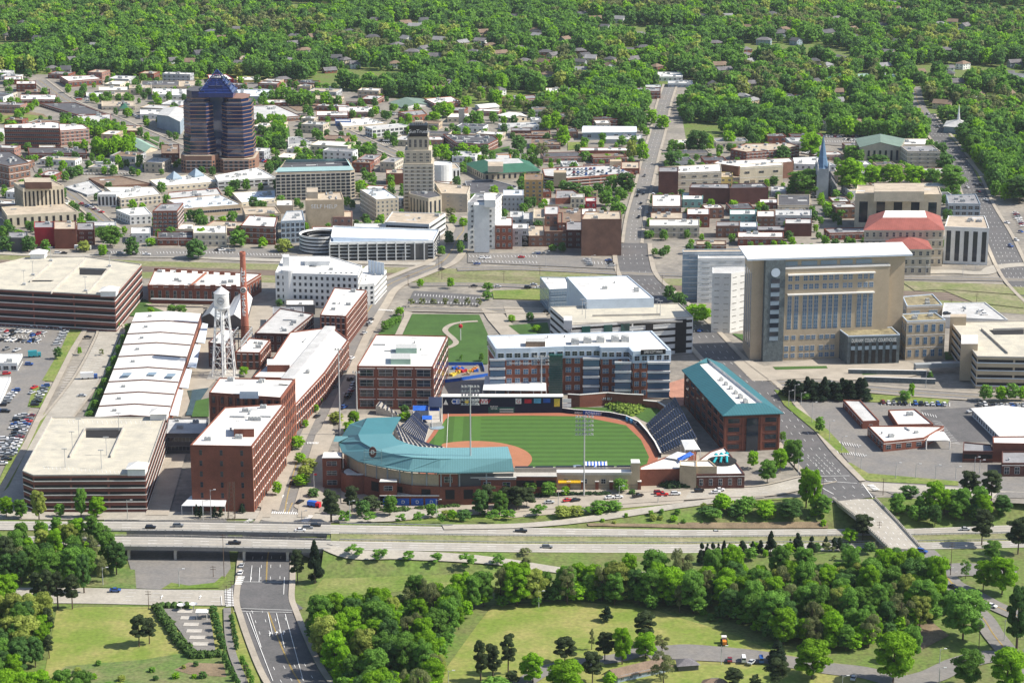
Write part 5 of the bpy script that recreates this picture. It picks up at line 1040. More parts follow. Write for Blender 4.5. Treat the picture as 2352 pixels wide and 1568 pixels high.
# ----- park side: theatre, green striped garage -----
dp_,hh,P=B(9,[(1348,690),(1502,686),(1442,635),(1302,638)],705,h=26,wall='metal_panel',roof='roof_white',win=None,name='theatre_building',lab='large windowless theatre box with clean white roof right of the park',hv=3)
B(4,[(1432,432),(1582,425),(1552,348),(1368,345)],595,wall='glass_pale',roof='roof_white',win=('band',4,5,.5,.7,'frame','glass_pale'),hv=0,name='theatre_lobby',lab='glazed theatre lobby with thin white roof left of the theatre box'); S(4,1437,1580,452,425,560,'brick_dark','roof_white',win=('grid',3,8,.15,.2),name='theatre_wing',lab='narrow dark brick wing in front of the theatre lobby',hv=0)
gg,hg2,P=B(9,[(1312,748),(1592,729),(1560,698),(1264,706)],830,wall='white_wall',roof='roof_deck',win=('garage',5,40,.5,.42,'white_wall'),name='parking_deck',cat='parking garage',lab='pale parking garage with dark green panels behind the long office block',hv=0,parap='concrete')
dpar(gg,4,[(1600,655),(2352,640)],hg2-.6,1.0); dpar(gg,4,[(1730,600),(2200,590)],hg2,1.2); box_on(gg,'stair_tower',4,1533,1590,640,610,hg2,hg2+5,'white_wall')
i0=min(range(4),key=lambda i:P[i][1]+P[(i+1)%4][1]); a,c=P[i0],P[(i0+1)%4]
for u,w,m_,zf,hf in((.12,.07,'glass_green',.82,.28),(.3,.07,'glass_green',.82,.28),(.44,.07,'glass_green',.82,.28),(.9,.09,'opening',.5,.95),(.64,.06,'opening',.7,.4)):
    b=MB(); L=math.dist(a,c); an=math.atan2(c[1]-a[1],c[0]-a[0]); b.box((a[0]+(c[0]-a[0])*u,a[1]+(c[1]-a[1])*u-.3,hg2*zf),(L*w,.3,hg2*hf),an); b.build('green_screen' if 'green' in m_ else 'stair_glazing',m_,gg)
for x,y in((1660,600),(1683,625),(2175,600),(2197,610)):
    p=T(4,x,y,hg2); b=MB(); b.tube(p,(p.x,p.y,hg2+9),.18,.12); b.box((p.x,p.y,hg2+9),(2.6,.5,.3)); b.build('deck_lamp','pole_grey',gg)
# ----- office blocks by the ballpark -----
dl,hd,P=B(4,[(108,960),(632,964),(732,752),(238,742)],1250,wall='brick',roof='roof_white',win=('pil',4,9.5,.72,.62,'frame','glass','brick','trim'),name='office_building',lab='square brick office with white roof and large grouped windows by the ballpark',hv=0)
for x0,x1,yf,yb in((375,520,830,800),(340,478,905,865)): box_on(dl,'rooftop_plant',4,x0,x1,yf,yb,hd,hd+3,'roof_palegreen','hvac')
def farrin():
    pts=[(1070,838),(1300,834),(1535,823),(1780,821),(1790,831),(1985,829),(2012,858),(2265,849),(2135,717),(1012,750)]
    root,h,P=B(4,pts,1160,wall='brick',roof='roof_white',win=None,name='office_building',lab='long brick and blue grey office with tower glazing above the outfield wall',hv=0,parap='metal_panel')
    cnt=[0,[]]; fl=5; fh=(h-.5)/5; ztop=h-fh*1.05
    n=len(P); E=[]
    for i in range(n):
        a,c=P[i],P[(i+1)%n]; nx,ny=(c[1]-a[1]),-(c[0]-a[0]); L=math.hypot(nx,ny)
        if L<3: continue
        vx,vy=-(a[0]+c[0])/2,-(a[1]+c[1])/2
        if (nx*vx+ny*vy)/L/math.hypot(vx,vy)<.04 and abs(nx)/L<.8: continue
        an=math.atan2(c[1]-a[1],c[0]-a[0]); m=((a[0]+c[0])/2+nx/L*.25,(a[1]+c[1])/2+ny/L*.25)
        b=MB(); b.box((m[0],m[1],(ztop+h)/2),(L+.4,.6,h-ztop+1.1),an); b.build('top_storey','metal_panel',root)
        ax=(a[0]+nx/L*.6,a[1]+ny/L*.6); cx_=(c[0]+nx/L*.6,c[1]+ny/L*.6)
        face(root,ax,cx_,ztop+.2,h-1.6,('grid',1,4.2,.72,.72),[0,[]]); face(root,a,c,1,ztop,('grid',4,4.4,.62,.55,'frame','glass_blue'),cnt)
    # central green glazing, balconies and lettering
    a=T(4,1432,835,h); c=T(4,1525,832,h); yf=min(p[1] for p in P if p[0]>a.x-20 and p[0]<c.x+20); 
    g0=T(4,1432,1130); g1=T(4,1532,1130); b=MB(); b.box(((a.x+c.x)/2,yf-.2,h*.45),(c.x-a.x,2.6,h*.86)); sg=b.build('glass_tower_bay','glass_green',root)
    for j in range(22):
        b=MB(); b.box(((a.x+c.x)/2,yf-1.55,h*.03+j*h*.038),(c.x-a.x,.15,.18)); b.build('glazing_bar','frame_dark',root)
    def bal(x0,x1,ytop,nfl,depth=1.1,full=False):
        for j in range(nfl):
            z=ztop-j*fh-.3; p=T(4,x0,ytop,ztop); q=T(4,x1,ytop,ztop); q0=[pp for pp in P]
            xa=p.x;xb=q.x; yy=min([pt[1] for pt in P if xa-12<pt[0]<xb+12] or [min(pt[1] for pt in P)])
            b=MB(); b.box(((xa+xb)/2,yy-depth/2+.3,z),(xb-xa,depth,1.1)); b.build('balcony','metal_white',root)
            b=MB(); b.box(((xa+xb)/2,yy-.2,z-fh*.5),(xb-xa-.6,.5,fh*.62)); b.build('balcony_glazing','glass_blue',root)
    bal(1020,1130,920,4); bal(1665,1782,905,4); bal(1880,1995,905,4); bal(2105,2262,905,4,1.6)
    b=MB(); yq=min(p[1] for p in P)
    px=T(4,2060,870,h-2.5); qx=T(4,2225,870,h-2.5); yy=P[[round(p[0]) for p in P].index(min([round(p[0]) for p in P],key=lambda v:abs(v-qx.x)))][1]-1.0
    va=min(P,key=lambda p:abs(p[0]-T(4,2012,858,h).x)+abs(p[1]-T(4,2012,858,h).y)); vc=min(P,key=lambda p:abs(p[0]-T(4,2265,849,h).x)+abs(p[1]-T(4,2265,849,h).y)); ls=math.dist(va,vc); sa=math.atan2(vc[1]-va[1],vc[0]-va[0]); sx=va[0]+(vc[0]-va[0])*.53; sy=va[1]+(vc[1]-va[1])*.53
    b.box((sx+math.sin(sa)*1.1,sy-math.cos(sa)*1.1,h+.1),(ls*.68,.3,2.7),sa); b.build('sign_panel','sign_black',root); text_obj('lettering','JAMES SCOTT FARRIN',2.1,(sx+math.sin(sa)*1.35,sy-math.cos(sa)*1.35,h+.1),sa,'lettering',root,squash=ls*.6/(2.1*11.6))
    q=T(4,1235,915,ztop); text_obj('lettering','Smith Breeden',2.0,(q.x,min(p[1] for p in P[:])-.3 if 0 else q.y-.8,ztop-1.3),0,'lettering',root)
    for x,y in((1610,800),(1695,790),(1785,785),(1885,780),(1955,780)):
        p=T(4,x,y,h); b=MB(); b.box((p.x,p.y,h+1.5),(4.2,6,3)); b.lathe((p.x,p.y-1.3,h+3),[(1.5,0),(1.5,.4),(0,.4)],10); b.build('chiller','hvac',root)
    box_on(root,'rooftop_plant',4,1270,1405,785,760,h,h+3,'roof_brown','hvac')
    # restaurant awning at the foot
    b=MB(); p=T(4,975,1105,7); q=T(4,1412,1110,7); b.add([(p.x,p.y,6),(q.x,q.y,6),(q.x,q.y+9,7.6),(p.x+1,p.y+22,7.6),(p.x,p.y,5.7),(q.x,q.y,5.7),(q.x,q.y+9,7.3),(p.x+1,p.y+22,7.3)],[(0,1,2,3),(7,6,5,4),(4,5,1,0),(3,7,4,0)]); b.build('awning','canvas_white',root)
    for i in range(6):
        v=p.lerp(q,i/5); b=MB(); b.tube((v.x,v.y+.3,0),(v.x,v.y+.3,6),.15); b.build('awning_post','metal_white',root)
farrin()
# ----- courthouse group -----
def court():
    h=hfrom(*D(5,1100,192),D(5,0,915)[1])
    pts=[(445,215),(495,222),(1535,190),(1470,120),(430,150)]
    dpz=[D(5,*p) for p in pts]; h=hfrom(D(5,495,0)[0],D(5,0,222)[1],D(5,0,915)[1])
    P=ccw([(p.x,p.y) for p in[at(*D(5,482,222),h),at(*D(5,1535,190),h),at(*D(5,1480,125),h),at(*D(5,432,150),h)]])
    c=Vector((sum(p[0] for p in P)/4,sum(p[1] for p in P)/4,0)); root=empty('courthouse',c,'huge tan courthouse with overhanging white roof and slate stair tower','courthouse'); FOOT.append(P)
    b=MB(); b.prism(P,-.5,h); b.build('wall','tan_court',root)
    Q=inset(P,-3.5); b=MB(); b.prism(Q,h+.3,h+1.3,0,1); b.build('roof',['metal_panel','roof_white'],root)
    i0=min(range(4),key=lambda i:P[i][1]+P[(i+1)%4][1]); A,C=Vector(P[i0]+(0,)),Vector(P[(i0+1)%4]+(0,)); d=(C-A); L=d.length; d.normalize(); an=math.atan2(d.y,d.x); nn=Vector((d.y,-d.x,0))
    x0,x1=482,1535
    def U(x): return (x-x0)/(x1-x0)*L
    def Z(y,x=900): return hfrom(D(5,x,0)[0],D(5,0,y)[1],D(5,0,915)[1])
    def blk(nm,xa,xb,z0,z1,o0,o1,m,par=root):
        u=(U(xa)+U(xb))/2; p=A+d*u+nn*((o0+o1)/2); b=MB(); b.box((p.x,p.y,(z0+z1)/2),(U(xb)-U(xa),o1-o0,z1-z0),an); return b.build(nm,m,par)
    blk('front_block',700,1420,-.5,Z(285),-1,3.2,'tan_court'); blk('coping',698,1422,Z(285),Z(285)+.8,-1,3.5,'trim')
    blk('stair_tower',560,697,-.5,Z(222),-1,4.0,'slate'); blk('stair_glazing',600,660,Z(770),Z(345),4.0,4.2,'glass_pale')
    for k in range(7): 
        zz=Z(770)+(Z(345)-Z(770))*(k+.5)/7; blk('stair_window',600,660,zz,zz+2.6,4.2,4.3,'glass')
    p=A+d*U(630)+nn*4.2; b=MB(); n=24; z=Z(303); b.add([(p.x+d.x*2.6*math.cos(t)+0,p.y+d.y*2.6*math.cos(t)-.15,z+2.6*math.sin(t)) for t in[2*math.pi*i/n for i in range(n)]],[tuple(range(n-1,-1,-1))]); b.build('seal','metal_panel',root)
    me=unit('win',2.9,3.0,'frame','glass_blue'); 
    def wins(xs,z,w,hh_,gl='glass_blue',off=3.25,nm='window'):
        me=unit('band' if hh_>6 else 'win',w,hh_,'frame',gl)
        for x in xs: q=A+d*U(x)+nn*off; put(root,nm,me,(q.x,q.y,z),an)
    cols=[735,782,840,879,918,973,1015,1055,1112,1150,1215,1255,1295]
    for yy in(350,408): wins(cols,Z(yy),2.6,3.0)
    for yy in(500,555,610,665): wins(cols,Z(yy),2.6,4.2)
    for k in range(len(cols)): blk('bay_glazing',cols[k]-15,cols[k]+15,Z(700),Z(470),3.2,3.24,'glass_blue')
    for k in(0,2,5,8,10):
        pass
    for ya,yb in((322,326),(458,462)): blk('sunshade',715,1315,Z(yb),Z(ya)+.3,3.2,5.2,'trim')
    for xa,xb in((708,792),(818,926),(950,1062),(1085,1170),(1195,1305)): blk('attic_window',xa,xb,Z(285)+1.2,Z(240),0,.2,'glass_pale')
    wins([722,770,828,870,908,962,1003,1042],Z(757),2.6,2.6); wins([722,768,825,865,903,962,1003,1042],Z(832),2.4,3.0); wins([722,768,825,865,903,962,1003,1042],Z(880),2.4,2.4)
    # left side windows
    f0,f1=P[(i0-1)%4],P[i0]; face(root,f0,f1,3,h-4,('vert',1,6,.35,.85,'frame','glass_blue'),[0,[]])
    # entrance pavilion
    e,eh,EP=B(5,[(1140,752),(1498,742),(1440,690),(1070,700)],948,wall='slate',roof='roof_sedum',win=None,name='courthouse_entrance',lab='slate entrance pavilion with planted roof and tall columns at the courthouse',hv=0,parap='metal_panel')
    i1=min(range(4),key=lambda i:EP[i][1]+EP[(i+1)%4][1]); a,c_=EP[i1],EP[(i1+1)%4]; Le=math.dist(a,c_); ae=math.atan2(c_[1]-a[1],c_[0]-a[0])
    text_obj('lettering','DURHAM  COUNTY  COURTHOUSE',2.9,((a[0]+c_[0])/2,(a[1]+c_[1])/2-.3,eh-2.4),ae,'lettering',e,squash=Le*.86/ (2.9*16.2))
    for i in range(7):
        u=(i+.75)/7.5; px,py=a[0]+(c_[0]-a[0])*u,a[1]+(c_[1]-a[1])*u; b=MB(); b.box((px,py-.1,eh*.42),(Le/13,.5,eh*.7),ae); b.build('portal_glazing','opening',e); b=MB(); b.box((px,py-.2,eh*.6),(Le/13,.5,2.2),ae); b.build('portal_panel','glass_pale',e)
    hw_,hh_,_=B(5,[(1545,650),(1812,640),(1740,590),(1500,600)],915,wall='tan_court',roof='roof_sedum',win=('grid',3,4.2,.5,.6,'frame','glass_blue'),name='courthouse_wing',lab='lower tan wing right of the courthouse entrance',hv=3,parap='metal_panel')
    B(5,[(1545,545),(1790,535),(1722,462),(1515,480)],640,h=None,wall='tan_court',roof='roof_sedum',win=('grid',1,9,.5,.4,'frame','glass_pale'),name='courthouse_wing',lab='upper tan wing with sedum roof behind the lower courthouse wing',hv=2,parap='metal_panel',foot=False)
court()
# white detention towers left of it
B(5,[(205,320),(335,322),(440,300),(440,272),(205,280)],725,wall='white_wall',roof='roof_light',win=('grid',9,7,.55,.12,'frame','opening'),name='detention_block',lab='front white slit windowed tower beside the left of the courthouse',hv=0)
B(5,[(105,218),(440,215),(440,178),(105,182)],520,wall='white_wall',roof='roof_light',win=('grid',8,9,.5,.12,'frame','opening'),name='detention_block',lab='middle white slit windowed tower behind the front one',hv=0)
B(5,[(0,175),(440,172),(420,152),(0,155)],498,wall='blue_grey',roof='roof_tan',win=('grid',8,12,.4,.12,'frame','opening'),name='detention_block',lab='rear bluish white windowless slab behind the detention towers',hv=0)
# right edge lot, garages
rp,hh,P=B(5,[(1785,620),(2242,640),(2085,520),(1800,525)],690,wall='white_wall',roof='roof_light',win=None,name='walled_deck',cat='parking garage',lab='white walled open deck holding a few cars behind the courthouse wing',hv=0); DECK2=(P,hh)
pr,hh,P=B(5,[(2030,892),(2800,905),(2700,640),(1845,655)],1110,wall='tan_court',roof='roof_deck',win=('garage',4,22,.5,.45,'metal_panel'),name='parking_deck',cat='parking garage',lab='big tan parking garage with open deck at the right edge',hv=0,parap='concrete')
dpar(pr,5,[(2060,690),(2240,855)],hh,1.2); dpar(pr,5,[(2140,695),(2352,688)],hh,1.2); pit(pr,5,[(2145,738),(2352,735),(2352,700),(2110,705)],hh); box_on(pr,'stair_tower',5,1920,2035,800,740,1,hh+4,'tan_court','roof_white'); box_on(pr,'stair_tower',5,1845,1955,615,595,1,hh+5,'tan_court','roof_tan')
b=MB(); a=T(5,1600,945,5); c=T(5,1945,930,5); d=c-a; b.box(((a.x+c.x)/2,(a.y+c.y)/2,4.5),(d.length,4,2.2),math.atan2(d.y,d.x)); fb=empty('footbridge',((a.x+c.x)/2,(a.y+c.y)/2,0),'grey covered footbridge between courthouse and tan garage','footbridge'); b.build('deck','metal_grey',fb)
for v in(a,c): m=MB(); m.box((v.x,v.y,1.7),(1,2,3.4)); m.build('pier','concrete',fb)
for i,(pts,lab) in enumerate([([(1140,1010),(1680,1020),(1680,1000),(1150,990)],'upper grey stone terrace wall in front of the courthouse plaza'),([(1250,1062),(1740,1078),(1740,1062),(1250,1045)],'lower grey stone terrace wall below the courthouse plaza')]):
    a=T(5,*pts[0]); c=T(5,*pts[1]); w=empty('terrace_wall',(a+c)/2,lab,'wall'); d=c-a; b=MB(); b.box(((a.x+c.x)/2,(a.y+c.y)/2,1.4),(d.length,.8,2.8),math.atan2(d.y,d.x)); b.build('wall','slate',w); b=MB(); b.box(((a.x+c.x)/2,(a.y+c.y)/2,2.95),(d.length+.1,1,.25),math.atan2(d.y,d.x)); b.build('coping','trim',w)
# teal gabled block
tg,ht,P=B(5,[(290,1300),(672,1285),(262,955),(15,995)],1545,wall='brick',roof='roof_grey',win=('pil',4,11,.62,.5,'frame_dark','glass','brick','brick_dark'),name='office_building',lab='brick office with broad teal gabled roof beside the ballpark plaza',hv=0)
q=[Vector(v+(ht,)) for v in P]; q.sort(key=lambda v:v.y); fr=sorted(q[:2],key=lambda v:v.x); bk2=sorted(q[2:],key=lambda v:v.x); fl,frr=fr; bl,br=bk2
u=(frr-fl); w=(bl-fl); W2=u.length/2; u.normalize(); w.normalize(); ov=1.4; rise=6.0; 
fl2=fl-u*ov-w*ov; fr2=frr+u*ov-w*ov; bl2=bl-u*ov+w*ov; br2=br+u*ov+w*ov
for v in(fl2,fr2,bl2,br2): v.z=ht+.9
ti=.62; iL=fl2+(u*W2*ti)+w*7; iR=fr2-(u*W2*ti)+w*7; jL=bl2+u*W2*ti; jR=br2-u*W2*ti
for v in(iL,iR,jL,jR): v.z=ht+.9+rise*ti
b=MB(); b.add([fl2,fr2,iR,iL],[(0,1,2,3)]); b.add([fl2,iL,jL,bl2],[(0,1,2,3)]); b.add([fr2,br2,jR,iR],[(0,1,2,3)]); b.add([bl2,jL,jR,br2],[(0,1,2,3)]); b.add([v-Vector((0,0,.4)) for v in(fl2,fr2,br2,bl2)],[(3,2,1,0)])
for a_,c_ in((fl2,fr2),(fr2,br2),(bl2,fl2)): b.add([a_-Vector((0,0,.4)),c_-Vector((0,0,.4)),c_,a_],[(0,1,2,3)])
b.build('teal_roof','roof_teal',tg); b=MB(); z3=Vector((0,0,1.6)); b.add([iL-z3,iR-z3,jR-z3,jL-z3],[(0,1,2,3)]); 
for a_,c_ in((iL,iR),(jL,iL),(iR,jR)): b.add([a_-z3,c_-z3,c_,a_],[(3,2,1,0)])
b.build('roof_well','roof_white',tg)
for i in range(6):
    v=(iL+iR)/2; e_=(jL+jR)/2; p=v.lerp(e_,.08+.1*i); hvac(tg,(p.x,p.y,ht+3.2),1.0 if i<2 else .8,math.atan2(w.y,w.x))
b=MB(); p=(fl2+fr2)/2; b.box(((fl.x+frr.x)/2,(fl.y+frr.y)/2-.5,ht*.47),(W2*.42,.8,ht*.92),math.atan2(u.y,u.x)); b.build('entrance_glazing','glass',tg)
# bus depot like low buildings, right
B(5,[(1240,1340),(1355,1335),(1225,1195),(1105,1192)],1390,wall='brick',roof='roof_light',win=('grid',1,8,.2,.4),lab='long low brick shed with grey roof in the right hand lot',hv=0); B(5,[(1480,1362),(1728,1358),(1600,1255),(1415,1262)],1400,wall='brick',roof='roof_white',win=None,hv=1)
bd,hb,_=B(5,[(1385,1480),(1665,1452),(1800,1372),(1275,1370)],1548,wall='brick',roof='roof_white',win=('grid',1,5,.5,.5),lab='low white roofed bus station with angled canopy right of the wide road',hv=2)
b=MB(); q=[T(5,1680,1465,5),T(5,1842,1462,5),T(5,1800,1405,5),T(5,1720,1400,5)]; b.poly(q); b.poly([v-Vector((0,0,.5)) for v in q][::-1]); b.build('canopy','canvas_white',bd)
for v in q[:3]: m=MB(); m.tube((v.x,v.y,0),(v.x,v.y,4.6),.3); m.build('canopy_post','trim',bd)
R_(5,[(2200,1445),(2600,1450),(2400,1245),(1995,1245)],1505,rise=1.5,ridge='long',wall='white_wall',roof='roof_white',win=('grid',1,4,.5,.5),lab='long white roofed shed at the right edge of the lot')
B(5,[(1930,1545),(2140,1548),(2125,1500),(1935,1482)],1620,wall='brick_dark',roof='roof_grey',win=('garage',1,9,.5,.6,'brick'),lab='low dark brick carport with blue fascia in the right lot',hv=0); B(5,[(2140,1490),(2700,1500),(2700,1440),(2135,1445)],1620,wall='brick',roof='roof_white',win=None,hv=0,lab='brick hall with white roof cut by the right edge')
S(8,2200,2700,60,-20,150,'brick_dark','roof_grey',win=('grid',1,5,.5,.6),name='building',lab='dark brick low hall at the right edge below the lot',hv=0)
B(5,[(0,640),(72,640),(10,575),(-60,580)],925,wall='white_wall',roof='roof_light',win=('garage',5,12,.5,.45),name='garage_end',lab='right end block of the pale green panelled garage',hv=0,foot=False) if 0 else None
# park shelter and low brown house near the bottom
R_(7,[(1905,1520),(2270,1440),(2130,1420),(1810,1500)],1568,rise=2.2,wall='blue_grey',roof='roof_brown',win=('grid',1,4,.4,.5),name='house',cat='house',lab='long low brown roofed pavilion at the bottom of the meadow')
R_(8,[(-30,1450),(110,1440),(60,1400),(-40,1405)],1490,rise=1.6,kind='hip',wall='frame_dark',roof='roof_shingle',win=None,name='park_shelter',cat='shelter',lab='small grey roofed park shelter left of the bottom car park')
R_(8,[(120,1590),(330,1585),(280,1545),(150,1548)],1620,rise=2,kind='hip',wall='cream',roof='roof_brown',win=None,name='house',cat='house',lab='brown roofed house cut off by the bottom edge')
# ---------------- ballpark ----------------
sheet('ballpark_ground',4,[(-20,1290),(700,1290),(1600,1290),(2200,1240),(2352,1400),(2500,1640),(2352,1900),(1200,2000),(0,1900)],'sidewalk',4)
FP=[D(4,745,1308),D(4,1300,1303),D(4,1650,1308),D(4,1960,1370),D(4,2065,1470),D(4,2120,1588),(1484,1075),(1400,1080),(1200,1083),(1000,1083),(990,1040),(985,1020),(1000,1002),(1024,965)]
TP=[D(4,700,1290),D(4,1500,1282),D(4,1760,1298),D(4,2000,1350),D(4,2130,1450),D(4,2190,1560),(1506,1075),(1498,1087),(960,1092),(970,1030),(1000,985),D(4,700,1360)]
sheet('warning_track',9,TP,'track_dirt',5)
P=[at(*p) for p in FP]; b=MB(); org=at(*D(4,735,1500)); b.poly([(p.x,p.y,.75) for p in P]); fo=b.build('outfield_grass','field_grass',kind='structure',org=org)
bm=bmesh.new(); bm.from_mesh(fo.data); bmesh.ops.triangulate(bm,faces=bm.faces)
for f in bm.faces:
    if f.normal.z<0: f.normal_flip()
bm.to_mesh(fo.data); bm.free()
home=at(1024,1075); mound=at(1086,1057); 
b=MB(); r=29.0; pts=[]
for i in range(41):
    a=R(-50+190*i/40); p=(mound.x+r*math.cos(a),mound.y+r*math.sin(a))
    pts.append(p)
pts=[p for p in pts if p[0]>home.x-6 and p[1]>home.y-5]; pts=[(home.x-4,home.y-5)]+[(max(p[0],home.x-3),max(p[1],home.y-4)) for p in pts]
b.poly([(p[0],p[1],.8) for p in pts]); b.build('infield_dirt','dirt_field',kind='structure')
b=MB(); m_=(home+mound)/2; d_=(mound-home).normalized(); n_=Vector((-d_.y,d_.x,0)); q=[home+d_*8,home+d_*22+n_*14,home+d_*36,home+d_*22-n_*14]; b.poly([(v.x,v.y,.84) for v in q][::-1]); b.build('infield_grass','lawn',kind='structure')
b=MB(); lp=D(4,737,1290); a=at(*lp); c=home
b.add([(c.x-.1,c.y,.88),(c.x+.1,c.y,.88),(a.x+.1,a.y,.88),(a.x-.1,a.y,.88)],[(0,1,2,3)]); b.build('foul_line','paint_white',kind='structure')
mo=MB(); mo.lathe((mound.x,mound.y,.8),[(2.7,0),(1,.25),(0,.25)],16); mo.build('pitchers_mound','dirt_field',kind='structure')
# left field wall with boards
def wallseg(root,a,c,h,m='wall_navy',nm='wall',t=.8,z0=0):
    d=c-a; b=MB(); b.box(((a.x+c.x)/2,(a.y+c.y)/2,z0+h/2),(d.length,t,h),math.atan2(d.y,d.x)); return b.build(nm,m,root)
A=T(4,697,1282); C=T(4,1522,1278); hW=hfrom(*D(4,900,1165),D(4,0,1281)[1])
lw=empty('outfield_wall',(A+C)/2,'very tall navy outfield wall with sponsor boards and scoreboard','wall'); wallseg(lw,A,C,hW,t=1.2)
b=MB(); b.box(((A.x+C.x)/2,(A.y+C.y)/2+1.5,hW+.15),((C-A).length+1,5,.4)); b.build('coping','trim',lw); dW=(C-A); LW=dW.length; aW=math.atan2(dW.y,dW.x)
def onwall(x,y0,y1,x1,m,nm,txt=None,tm='lettering',ts=1.0,par=None,off=.75):
    ux=(x-697)/(1522-697); u1=(x1-697)/(1522-697); z0=hfrom(*D(4,x,y1),D(4,0,1281)[1]); z1=hfrom(*D(4,x,y0),D(4,0,1281)[1]); p=A+dW*((ux+u1)/2)
    b=MB(); b.box((p.x,p.y-off,(z0+z1)/2),(LW*(u1-ux),.15,z1-z0),aW); o=b.build(nm,m,par or lw)
    if txt: text_obj('lettering',txt,ts,(p.x,p.y-off-.12,(z0+z1)/2),aW,tm,lw)
    return o
onwall(767,1178,1212,815,'sign_blue','sponsor_board','CEI','lettering',3.4); onwall(838,1178,1212,885,'sign_black','sponsor_board'); onwall(898,1178,1212,945,'sign_white','sponsor_board','network','lettering_dark',1.6); onwall(962,1178,1212,1010,'sign_white','sponsor_board','WW','sign_red',3)
onwall(1200,1175,1212,1240,'sign_white','sponsor_board','G','sign_red',3); onwall(1262,1180,1208,1310,'sign_red','sponsor_board'); onwall(1326,1175,1208,1375,'sign_lightblue','sponsor_board'); onwall(1390,1175,1205,1440,'sign_blue','sponsor_board'); onwall(1465,1178,1232,1505,'sign_yellow','sponsor_board'); onwall(1525,1178,1205,1583,'sign_white','sponsor_board'); onwall(1525,1210,1235,1583,'sign_white','sponsor_board')
onwall(852,1183,1210,878,'sign_yellow','sponsor_mark',off=.85)
sb=onwall(1013,1235,1280,1193,'sign_green','scoreboard'); 
for yy in(1247,1257,1266): onwall(1090,yy,yy+2,1185,'lettering','score_line',off=.9)
text_obj('lettering','DURHAM',.95,tuple(A+dW*((1052-697)/825)+Vector((0,-.95,4.1))),aW,'lettering',lw); text_obj('lettering','VISITOR',.95,tuple(A+dW*((1052-697)/825)+Vector((0,-.95,2.9))),aW,'lettering',lw)
t=MB(); p=A+dW*((720-697)/825); t.add([(p.x-1.3,p.y-.8,5.2),(p.x+1.3,p.y-.8,5.2),(p.x,p.y-.8,8)],[(0,1,2)]); t.build('sponsor_mark','lettering',lw)
# curved lower right-field wall
cw=[(1522,1278),(1600,1288),(1720,1296),(1850,1308),(1960,1330),(2050,1372),(2110,1440),(2160,1510),(2200,1590)]
rw2=empty('field_wall',T(4,1900,1320),'low curved navy outfield wall around right field','wall'); prev=None
for a_,c_ in zip(cw,cw[1:]): wallseg(rw2,T(4,*a_),T(4,*c_),2.9,t=.6); wallseg(rw2,T(4,*a_),T(4,*c_),.12,'trim','wall_cap',t=.8,z0=2.9)
def wtext(k,x,y,x2,y2,s,size,m='lettering',z=1.5):
    a=T(k,x,y); c=T(k,x2,y2); d=c-a; n=Vector((d.y,-d.x,0)).normalized()*.45; p=(a+c)/2+n; text_obj('lettering',s,size,(p.x,p.y,z),math.atan2(d.y,d.x),m,rw2)
wallseg(rw2,T(4,1665,1293)+Vector((0,-.4,0)),T(4,1810,1303)+Vector((0,-.4,0)),2.2,'sign_blue','sponsor_board',.2,.3); wtext(4,1690,1296,1790,1303,'FORREST',2.2); wtext(4,1610,1290,1660,1293,'pepsi',2.0); wtext(4,2010,1355,2050,1375,'NC',2.6); 
for x,y in((1975,1335),(2002,1350)):
    p=T(4,x,y); m=MB(); m.lathe((p.x,p.y-.5,1.5),[(.1,-1.2),(1.0,-.8),(1.2,.3),(1.2,1.0),(.1,1.1)],8); m.build('sponsor_mark','sign_lightblue',rw2)
# brick wall behind right centre + grass bank + hedges
bw=empty('terrace_wall',T(4,1850,1200),'curved brick retaining wall behind the outfield bank','wall')
wl=[(1560,1235),(1640,1240),(1740,1232),(1830,1225),(1960,1235),(2080,1240),(2180,1250),(2260,1300)]
for a_,c_ in zip(wl,wl[1:]): wallseg(bw,T(4,*a_),T(4,*c_),7.0 if a_[0]<2050 else 4,'brick','wall',.8); wallseg(bw,T(4,*a_),T(4,*c_),.3,'trim','coping',1.0,7.0 if a_[0]<2050 else 4)
q=T(4,1805,1226); text_obj('lettering','DURHAM BULLS',2.0,(q.x,q.y-.8,4.0),0,'lettering',bw)
sheet('outfield_bank',4,[(1525,1260),(1620,1245),(1850,1245),(1900,1310),(1750,1296),(1600,1288)],'lawn',6); sheet('outfield_bank',4,[(2100,1225),(2240,1240),(2265,1290),(2110,1350),(2065,1330),(2020,1300)],'lawn',6)
def hedge(k,pts,w,h,lab,m='hedge_leaf'):
    P=[T(k,*p) for p in pts]; root=empty('hedge',P[0],lab,'hedge'); rr=random.Random(3); b=MB()
    for a,c in zip(P,P[1:]):
        L=(c-a).length; n=max(2,int(L/1.3))
        for i in range(n):
            v=a.lerp(c,(i+.5)/n)
            for q in range(4):
                e=[rr.gauss(0,.35) for _ in range(3)]; b.lathe((v.x+e[0]+rr.uniform(-w/2,w/2)*.6,v.y+e[1]+rr.uniform(-w/2,w/2)*.6,h*rr.uniform(.3,.55)),[(.05,-h*.45),(w*.34,-h*.25),(w*.4,h*.1),(w*.25,h*.35),(.05,h*.45)],5)
    rng=np.random.RandomState(5); V=np.array(b.v); V+=rng.normal(0,.14*w/1.5,V.shape); b.v=[tuple(v) for v in V]; b.build('foliage',m,root); return root
mat('hedge_leaf',(.07,.14,.025),var=.35,scale=1.0,scale2=4); mat('hedge_dark',(.03,.07,.02),var=.35,scale=1.0,scale2=4); mat('hedge_lime',(.2,.3,.04),var=.3,scale=1,scale2=4)
for i,pts in enumerate([[(1845,1240),(1990,1300),(2010,1285)],[(1870,1215),(2040,1290)],[(1900,1205),(2060,1270)],[(1960,1195),(2080,1240)]]): hedge(4,pts,4.2,2.6,'%s clipped lime green hedge row on the outfield bank'%['lowest','second lowest','third lowest','topmost'][i],'hedge_lime')
